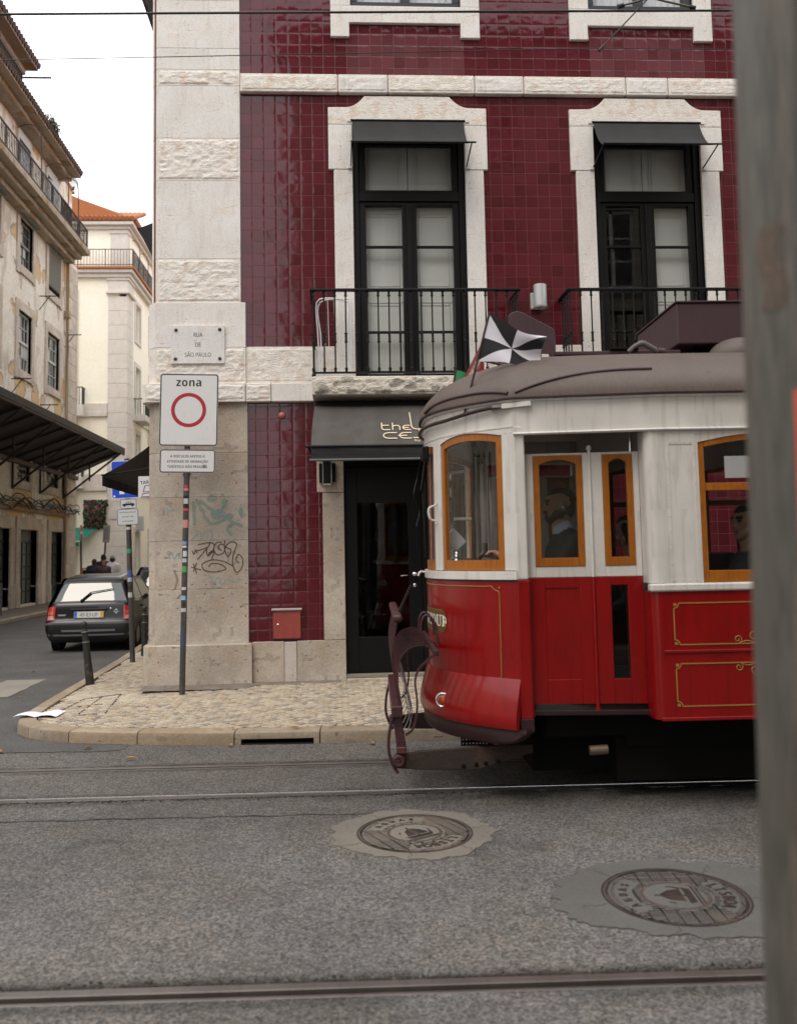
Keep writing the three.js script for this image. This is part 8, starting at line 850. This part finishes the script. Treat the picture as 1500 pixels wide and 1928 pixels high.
  part(t, 'wiper', [beam(SP(kb + 0.4, -0.18, 0.03), SP(kb + 3, 0.0, 0.035), 0.03, 0.02), beam(SP(kb + 3, 0.0, 0.035), SP(kb + 4.4, 0.6, 0.03), 0.016, 0.016), at(lathe([[0, 0.03], [0.03, 0.025], [0.035, 0]], 10), ...SP(kb, -0.2, 0.01), 0, Math.PI / 2)], M.black, 'rear window wiper'); part(t, 'badge', [at(new THREE.TorusGeometry(0.04, 0.008, 6, 4), ...SP(near(-0.03, 0.72), 0.63, 0.008)), (() => { const p = SP(near(-0.03, 0.72), 0.63, 0.01); return box(p[0] - 0.055, p[0] + 0.055, p[1] - 0.008, p[1] + 0.008, p[2] - 0.004, p[2] + 0.006); })()].map((g) => prep(g, false)), M.chrome); part(t, 'lock', at(lathe([[0, 0.01], [0.014, 0.008], [0.015, 0]], 10), ...SP(near(-0.045, 0.80), 0.5, 0.004), 0, Math.PI / 2), M.chrome); part(t, 'script_badge', (() => { const p = SP(near(-0.03, 0.68), -0.62, 0.004); return at(box(-0.085, 0.085, -0.014, 0.014, -0.002, 0.004, 0.001), p[0], p[1], p[2], 0.08); })(), std({ color: lin(0.4, 0.4, 0.4), roughness: 0.3, metalness: 0.8 }));
  for (const sg of [-1, 1]) { const poly = (pts) => { const n = 10, g = grid(n, n, (u, v) => { const a = [lerp(pts[0][0], pts[1][0], u), lerp(pts[0][1], pts[1][1], u)], b = [lerp(pts[3][0], pts[2][0], u), lerp(pts[3][1], pts[2][1], u)], z = lerp(a[0], b[0], v), y = lerp(a[1], b[1], v); return [sg * (hw(y) + 0.004), y, z]; }); return g; }; part(t, 'side_window', poly([[-0.48, 0.95], [-1.12, 0.95], [-1.12, 1.33], [-0.66, 1.32]]), glass); part(t, 'side_window', poly([[-1.2, 0.95], [-2.2, 0.95], [-1.75, 1.33], [-1.2, 1.33]]), glass); part(t, 'window_trim', poly([[-0.44, 0.915], [-2.25, 0.915], [-2.25, 0.94], [-0.46, 0.94]]), M.chrome); part(t, 'door_seam', [poly([[-1.155, 0.3], [-1.165, 0.3], [-1.165, 0.92], [-1.155, 0.92]]).toNonIndexed(), poly([[-0.62, 0.6], [-0.63, 0.6], [-0.42, 0.92], [-0.41, 0.92]]).toNonIndexed()], M.dark); part(t, 'door_handle', at(box(-0.012, 0.012, -0.02, 0.02, -0.07, 0.07, 0.008), sg * 0.79, 0.80, -0.98), blk); part(t, 'side_strip', poly([[-0.75, 0.48], [-2.6, 0.48], [-2.6, 0.54], [-0.75, 0.54]]), blk); for (const z of [-0.62, -2.98]) { part(t, 'wheel_arch', at(lathe([[0, 0.006], [0.335, 0.006], [0.345, 0]], 28), sg * 0.765, 0.30, z, 0, 0, -sg * Math.PI / 2), M.dark); const W = part(t, 'wheel', at(lathe([[0.0, -0.09], [0.2, -0.09], [0.255, -0.085], [0.275, -0.06], [0.278, 0.06], [0.255, 0.085], [0.19, 0.09], [0.18, 0.06], [0, 0.05]], 28), sg * 0.70, 0.278, z, 0, 0, -sg * Math.PI / 2), std({ color: lin(0.012, 0.012, 0.012), roughness: 0.8 })); part(W, 'hub_cap', at(lathe([[0, 0.085], [0.06, 0.088], [0.15, 0.085], [0.178, 0.07]], 20), sg * 0.70, 0.278, z, 0, 0, -sg * Math.PI / 2), std({ color: lin(0.25, 0.25, 0.26), roughness: 0.4, metalness: 0.7 })); } part(t, 'mirror', at(box(-0.08, 0.08, -0.05, 0.05, -0.04, 0.05, 0.02), sg * 0.86, 1.0, -2.12), paint); }
  part(t, 'floor_pan', box(-0.66, 0.66, 0.17, 0.22, -3.4, -0.15), M.dark); return t;
}
const blackPaint = phys({ color: lin(0.005, 0.005, 0.007), roughness: 0.3, clearcoat: 0.4, specularIntensity: 0.5, clearcoatRoughness: 0.04 });
makeCar('black hatchback parked by the kerb, rear plate facing the camera', [-4.13, 0, -5.85], 0.905, blackPaint, true); makeCar('dark car parked further up the side street, half behind the corner pier', [-3.75, 0, -10.9], 0.99, phys({ color: lin(0.016, 0.017, 0.02), roughness: 0.25, clearcoat: 1, clearcoatRoughness: 0.05 }), false);
// ---------------------------------------------------------------- people
function sdfMesh(prims, cell, k) { // prims: [ax, ay, az, ra, bx, by, bz, rb, [r, g, b]]
  const lo = [1e9, 1e9, 1e9], hi = [-1e9, -1e9, -1e9]; for (const p of prims) for (let i = 0; i < 3; i++) { lo[i] = Math.min(lo[i], p[i] - p[3], p[4 + i] - p[7]); hi[i] = Math.max(hi[i], p[i] + p[3], p[4 + i] + p[7]); }
  const c = lo.map((v, i) => (v + hi[i]) / 2), half = Math.max(...lo.map((v, i) => hi[i] - v)) / 2 + 0.05, N = Math.min(128, Math.ceil(2 * half / cell)), mc = new MarchingCubes(N, new THREE.MeshStandardMaterial(), false, false, 120000), f = mc.field;
  const D = (p, x, y, z) => { const dx = p[4] - p[0], dy = p[5] - p[1], dz = p[6] - p[2], L = dx * dx + dy * dy + dz * dz, t = L > 1e-9 ? clamp(((x - p[0]) * dx + (y - p[1]) * dy + (z - p[2]) * dz) / L) : 0; return Math.hypot(x - p[0] - t * dx, y - p[1] - t * dy, z - p[2] - t * dz) - lerp(p[3], p[7], t); };
  for (let q = 0; q < N; q++) for (let j = 0; j < N; j++) for (let i = 0; i < N; i++) { const x = c[0] + (i / (N / 2) - 1) * half, y = c[1] + (j / (N / 2) - 1) * half, z = c[2] + (q / (N / 2) - 1) * half; let d = 1e9; for (const p of prims) { const e = D(p, x, y, z); if (e > d + k) continue; if (d > e + k) { d = e; continue; } const h = Math.max(k - Math.abs(d - e), 0) / k; d = Math.min(d, e) - h * h * k / 4; } f[q * N * N + j * N + i] = -d; }
  mc.isolation = 0; mc.update(); const n = mc.count, pos = new Float32Array(mc.positionArray.slice(0, n * 3)), nor = new Float32Array(mc.normalArray.slice(0, n * 3)), col = new Float32Array(n * 3);
  for (let i = 0; i < n; i++) { const x = pos[3 * i] * half + c[0], y = pos[3 * i + 1] * half + c[1], z = pos[3 * i + 2] * half + c[2]; pos[3 * i] = x; pos[3 * i + 1] = y; pos[3 * i + 2] = z; let b = 0, d = 1e9; for (const p of prims) { const e = D(p, x, y, z) - (p[9] || 0); if (e < d) { d = e; b = p; } } col.set(b[8], 3 * i); }
  let g = new THREE.BufferGeometry(); g.setAttribute('position', new THREE.BufferAttribute(pos, 3)); g.setAttribute('normal', new THREE.BufferAttribute(nor, 3)); g.setAttribute('color', new THREE.BufferAttribute(col, 3));
  g.deleteAttribute('normal'); g = mergeVertices(g, 1e-5); g.computeVertexNormals(); return g.toNonIndexed();
}
const SK = [0.34, 0.20, 0.135];
function headPrims(o, yaw, tilt, s, c) { // head centre o, facing -x before yaw
  const P = [], cy = Math.cos(yaw), sy = Math.sin(yaw), ct = Math.cos(tilt), st = Math.sin(tilt), R = (x, y, z) => { const X = x * ct - y * st, Y = x * st + y * ct; return [o[0] + s * (X * cy + z * sy), o[1] + s * Y, o[2] + s * (-X * sy + z * cy)]; }, add = (a, ra, b, rb, col, bias) => P.push([...R(...a), ra * s, ...R(...b), rb * s, col, bias]);
  add([-0.012, 0.025, 0], 0.078, [0.03, 0.032, 0], 0.078, c.skin); add([-0.042, 0.005, 0], 0.056, [-0.04, -0.068, 0], 0.04, c.skin); add([-0.058, -0.088, 0], 0.026, [-0.05, -0.085, 0], 0.03, c.beard || c.skin); add([-0.085, 0.02, 0], 0.009, [-0.106, -0.02, 0], 0.013, c.skin); add([-0.09, -0.028, -0.012], 0.009, [-0.09, -0.028, 0.012], 0.009, c.skin);
  for (const z of [-1, 1]) { add([0.012, 0.004, z * 0.078], 0.016, [0.016, -0.022, z * 0.076], 0.012, c.skin); add([-0.084, 0.016, z * 0.03], 0.009, [-0.082, 0.016, z * 0.036], 0.009, [0.02, 0.015, 0.012]); add([-0.086, 0.036, z * 0.016], 0.007, [-0.078, 0.038, z * 0.048], 0.006, c.hair); add([-0.025, -0.055, z * 0.045], 0.026, [-0.055, -0.08, z * 0.02], 0.022, c.beard || c.skin); add([0.02, -0.02, z * 0.062], 0.02, [0.0, -0.06, z * 0.052], 0.022, c.beard || c.skin); }
  add([-0.096, -0.052, -0.018], 0.0075, [-0.096, -0.052, 0.018], 0.0075, [0.24, 0.09, 0.075]); if (c.beard) { add([-0.098, -0.040, -0.02], 0.0085, [-0.098, -0.040, 0.02], 0.0085, c.beard); add([-0.085, -0.075, 0], 0.02, [-0.07, -0.09, 0], 0.022, c.beard); }
  add([-0.022, 0.070, 0], 0.054, [0.04, 0.054, 0], 0.072, c.hair); add([0.045, 0.03, 0], 0.074, [0.055, -0.03, 0], 0.058, c.hair); if (c.long) { for (const z of [-1, 1]) add([0.01, 0.03, z * 0.072], 0.028, [0.02, -0.17, z * 0.075], 0.024, c.hair); add([0.06, 0, 0], 0.06, [0.07, -0.18, 0], 0.05, c.hair); } if (c.hat) { add([-0.045, 0.062, 0], 0.058, [0.045, 0.06, 0], 0.072, c.hat, 0.004); add([-0.01, 0.09, 0], 0.055, [0.02, 0.09, 0], 0.055, c.hat, 0.004); }
  add([0.018, -0.06, 0], 0.052, [0.032, -0.15, 0], 0.055, c.skin); return P;
}
const skinMat = std({ vertexColors: true, roughness: 0.7 });
function handPrims(o, dir, col) { const P = [], q = new THREE.Quaternion().setFromUnitVectors(V(-1, 0, 0), V(...dir).normalize()), R = (x, y, z) => { const v = V(x, y, z).applyQuaternion(q); return [o[0] + v.x, o[1] + v.y, o[2] + v.z]; }, add = (a, ra, b, rb) => P.push([...R(...a), ra, ...R(...b), rb, col]); add([0, 0, -0.022], 0.018, [-0.05, 0.004, -0.024], 0.016); add([0, 0, 0.022], 0.018, [-0.05, 0.004, 0.024], 0.015); add([0.03, 0, 0], 0.026, [-0.03, 0, 0], 0.022); [[-0.032, 0.030], [-0.011, 0.036], [0.011, 0.034], [0.031, 0.027]].forEach(([z, L]) => { add([-0.055, 0.004, z], 0.0092, [-0.055 - L * 0.9, -0.012, z], 0.0085); add([-0.055 - L * 0.9, -0.012, z], 0.0085, [-0.055 - L * 1.2, -0.012 - L * 0.75, z * 0.9], 0.0078); }); add([-0.005, -0.005, -0.034], 0.012, [-0.04, -0.022, -0.05], 0.010); add([-0.04, -0.022, -0.05], 0.010, [-0.066, -0.034, -0.04], 0.0085); return P; }
function seated(label, base, o) { // base = point on the floor [s, y, w] in the tram; faces -s
  const t = thing('person', label, 'person', TW(...base), 'people in the tram'); t.rotation.y = RA; origin.set(t, base); const [s, y, w] = base, c = o, H = o.headY, T1 = c.top, L = c.legs, sh = H - 0.235, P = [];
  const add = (...a) => P.push(a); add(s + 0.08, y + 0.50, w - 0.07, 0.12, s + 0.08, y + 0.50, w + 0.07, 0.12, L); add(s + 0.09, y + 0.55, w, 0.15, s + 0.05, sh - 0.10, w, 0.155, T1); add(s + 0.05, sh - 0.14, w - 0.07, 0.11, s + 0.05, sh - 0.14, w + 0.07, 0.11, T1); add(s + 0.055, sh, w - 0.15, 0.068, s + 0.055, sh, w + 0.15, 0.068, T1); add(s + 0.03, sh + 0.04, w, 0.06, s + 0.005, H - 0.12, w, 0.054, c.skin);
  if (c.collar) { add(s + 0.0, sh + 0.075, w - 0.035, 0.036, s + 0.045, sh + 0.095, w - 0.05, 0.03, c.collar); add(s + 0.0, sh + 0.075, w + 0.035, 0.036, s + 0.045, sh + 0.095, w + 0.05, 0.03, c.collar); }
  for (const z of [-1, 1]) { const E = [s - 0.10, sh - 0.27, w + z * 0.25], Hn = c.reach ? [c.reach[0], c.reach[1], c.reach[2] + (z < 0 ? -0.32 : 0)] : [s - 0.28, sh - 0.36, w + z * 0.1]; add(s + 0.05, sh - 0.01, w + z * 0.2, 0.062, ...E, 0.048, T1); const d = [Hn[0] - E[0], Hn[1] - E[1], Hn[2] - E[2]], Ld = Math.hypot(...d); add(...E, 0.046, Hn[0] - d[0] / Ld * 0.06, Hn[1] - d[1] / Ld * 0.06, Hn[2] - d[2] / Ld * 0.06, 0.034, T1); const g = sdfMesh(handPrims([Hn[0] - d[0] / Ld * 0.03, Hn[1] - d[1] / Ld * 0.03, Hn[2] - d[2] / Ld * 0.03], d, c.skin), 0.0035, 0.008); (o.hands ||= []).push(g); add(s + 0.06, y + 0.47, w + z * 0.09, 0.085, s - 0.32, y + 0.47, w + z * 0.1, 0.066, L); add(s - 0.32, y + 0.46, w + z * 0.1, 0.062, s - 0.34, y + 0.10, w + z * 0.1, 0.042, L); add(s - 0.33, y + 0.045, w + z * 0.1, 0.042, s - 0.46, y + 0.035, w + z * 0.105, 0.034, [0.01, 0.01, 0.01]); }
  const body = sdfMesh(P, 0.014, 0.05), head = sdfMesh(headPrims([s, H, w], c.yaw || 0, c.tilt || 0, 1, c), 0.0034, 0.016), all = mergeGeometries([body, head, ...o.hands]); part(t, 'body', all, skinMat);
  if (c.earbud) part(t, 'earbud', at(prep(new THREE.SphereGeometry(0.008, 10, 8), false), s + 0.012, H - 0.012, w + 0.094), std({ color: lin(0.75, 0.75, 0.75), roughness: 0.3 }));
  return t;
}
seated('tram driver in a black suit with dark hair and beard, at the door window', [1.705, 0.62, 4.6], { headY: 1.862, skin: SK, hair: [0.012, 0.009, 0.008], beard: [0.022, 0.015, 0.012], top: [0.006, 0.006, 0.008], legs: [0.006, 0.006, 0.008], collar: [0.45, 0.48, 0.6], reach: [1.262, 1.545, 4.74], tilt: 0.03, earbud: true });
seated('long-haired passenger looking down, behind the narrow door window', [2.33, 0.62, 4.02], { headY: 1.69, skin: [0.36, 0.22, 0.15], hair: [0.03, 0.017, 0.01], long: true, top: [0.03, 0.014, 0.014], legs: [0.02, 0.02, 0.03], tilt: 0.28, yaw: -0.7 });
seated('long-haired passenger seen dimly in the saloon window', [2.98, 0.62, 4.6], { headY: 1.72, skin: [0.3, 0.18, 0.12], hair: [0.02, 0.012, 0.008], long: true, top: [0.04, 0.045, 0.055], legs: [0.02, 0.02, 0.03], yaw: 0.4 });
function walker(label, pos, yaw, h, c) { // standing on the street, faces -x before yaw
  const t = thing('person', label, 'person', pos, 'group of people in the side street'); origin.set(t, [0, 0, 0]); t.rotation.y = yaw; const k = h / 1.72, P = [], add = (...a) => P.push(a.map((v, i) => (typeof v === 'number' ? v * k : v)));
  add(0.01, 0.92, -0.06, 0.12, 0.01, 0.92, 0.06, 0.12, c.legs); add(0.01, 0.98, 0, 0.14 + (c.bulk || 0), 0.0, 1.32, 0, 0.15 + (c.bulk || 0), c.top); add(0.0, 1.42, -0.15, 0.07, 0, 1.42, 0.15, 0.07, c.top); add(0, 1.3, -0.08, 0.12 + (c.bulk || 0), 0, 1.3, 0.08, 0.12 + (c.bulk || 0), c.top);
  for (const z of [-1, 1]) { const f = z * (c.stride || 0.08); add(0.0, 1.40, z * 0.2, 0.065, 0.03, 1.13, z * 0.26, 0.052, c.top); add(0.03, 1.13, z * 0.26, 0.05, c.pocket ? 0.0 : -0.08, 0.92, z * 0.22, 0.038, c.top); add(c.pocket ? 0.0 : -0.09, 0.90, z * 0.22, 0.034, c.pocket ? 0.0 : -0.12, 0.83, z * 0.215, 0.026, c.skin); add(0.01, 0.88, z * 0.085, 0.095, f - 0.02, 0.48, z * 0.09, 0.065, c.legs); add(f - 0.02, 0.48, z * 0.09, 0.06, f * 1.6, 0.1, z * 0.09, 0.042, c.legs); add(f * 1.6, 0.045, z * 0.09, 0.042, f * 1.6 - 0.13, 0.035, z * 0.1, 0.034, [0.02, 0.02, 0.02]); }
  if (c.scarf) { add(0.03, 1.47, -0.08, 0.06, 0.03, 1.47, 0.08, 0.06, c.top); add(0.10, 1.40, -0.1, 0.07, 0.12, 1.1, 0.12, 0.10, c.top); } if (c.hood) add(0.06, 1.46, -0.05, 0.06, 0.06, 1.46, 0.05, 0.06, c.top); if (c.bag) add(0.14, 1.36, 0, 0.08, 0.16, 1.05, 0, 0.1, c.bag);
  const body = sdfMesh(P, 0.018, 0.05), head = sdfMesh(headPrims([0, 1.60 * k, 0], 0, c.tilt || 0, k, c), 0.006, 0.016); part(t, 'body', mergeGeometries([body, head]), skinMat); return t;
}
const navy = [0.014, 0.018, 0.035];
walker('person with brown hair in a navy jacket, leftmost in the group behind the car', [-7.42, 0.02, -20.2], -1.3, 1.52, { skin: SK, hair: [0.05, 0.025, 0.012], top: navy, legs: [0.02, 0.02, 0.025], hood: true, bulk: 0.02 });
walker('tall person in a dark blue hooded jacket in the group behind the car', [-7.18, 0.02, -20.4], -1.5, 1.66, { skin: [0.2, 0.11, 0.07], hair: [0.01, 0.008, 0.007], top: [0.012, 0.018, 0.05], legs: [0.015, 0.015, 0.02], hood: true, pocket: true, bulk: 0.03 });
walker('dark-haired person turned to the camera between the jackets', [-7.03, 0.02, -19.7], 1.7, 1.5, { skin: [0.36, 0.17, 0.11], hair: [0.03, 0.015, 0.01], long: true, top: [0.06, 0.025, 0.03], legs: [0.02, 0.02, 0.02] });
walker('person in a grey knit hat and bulky white coat behind the car', [-6.80, 0.02, -19.9], -1.45, 1.6, { skin: SK, hair: [0.03, 0.02, 0.015], hat: [0.22, 0.23, 0.25], top: [0.62, 0.56, 0.55], legs: [0.02, 0.022, 0.03], scarf: true, bulk: 0.04, pocket: true });
renderer.render(scene, camera);
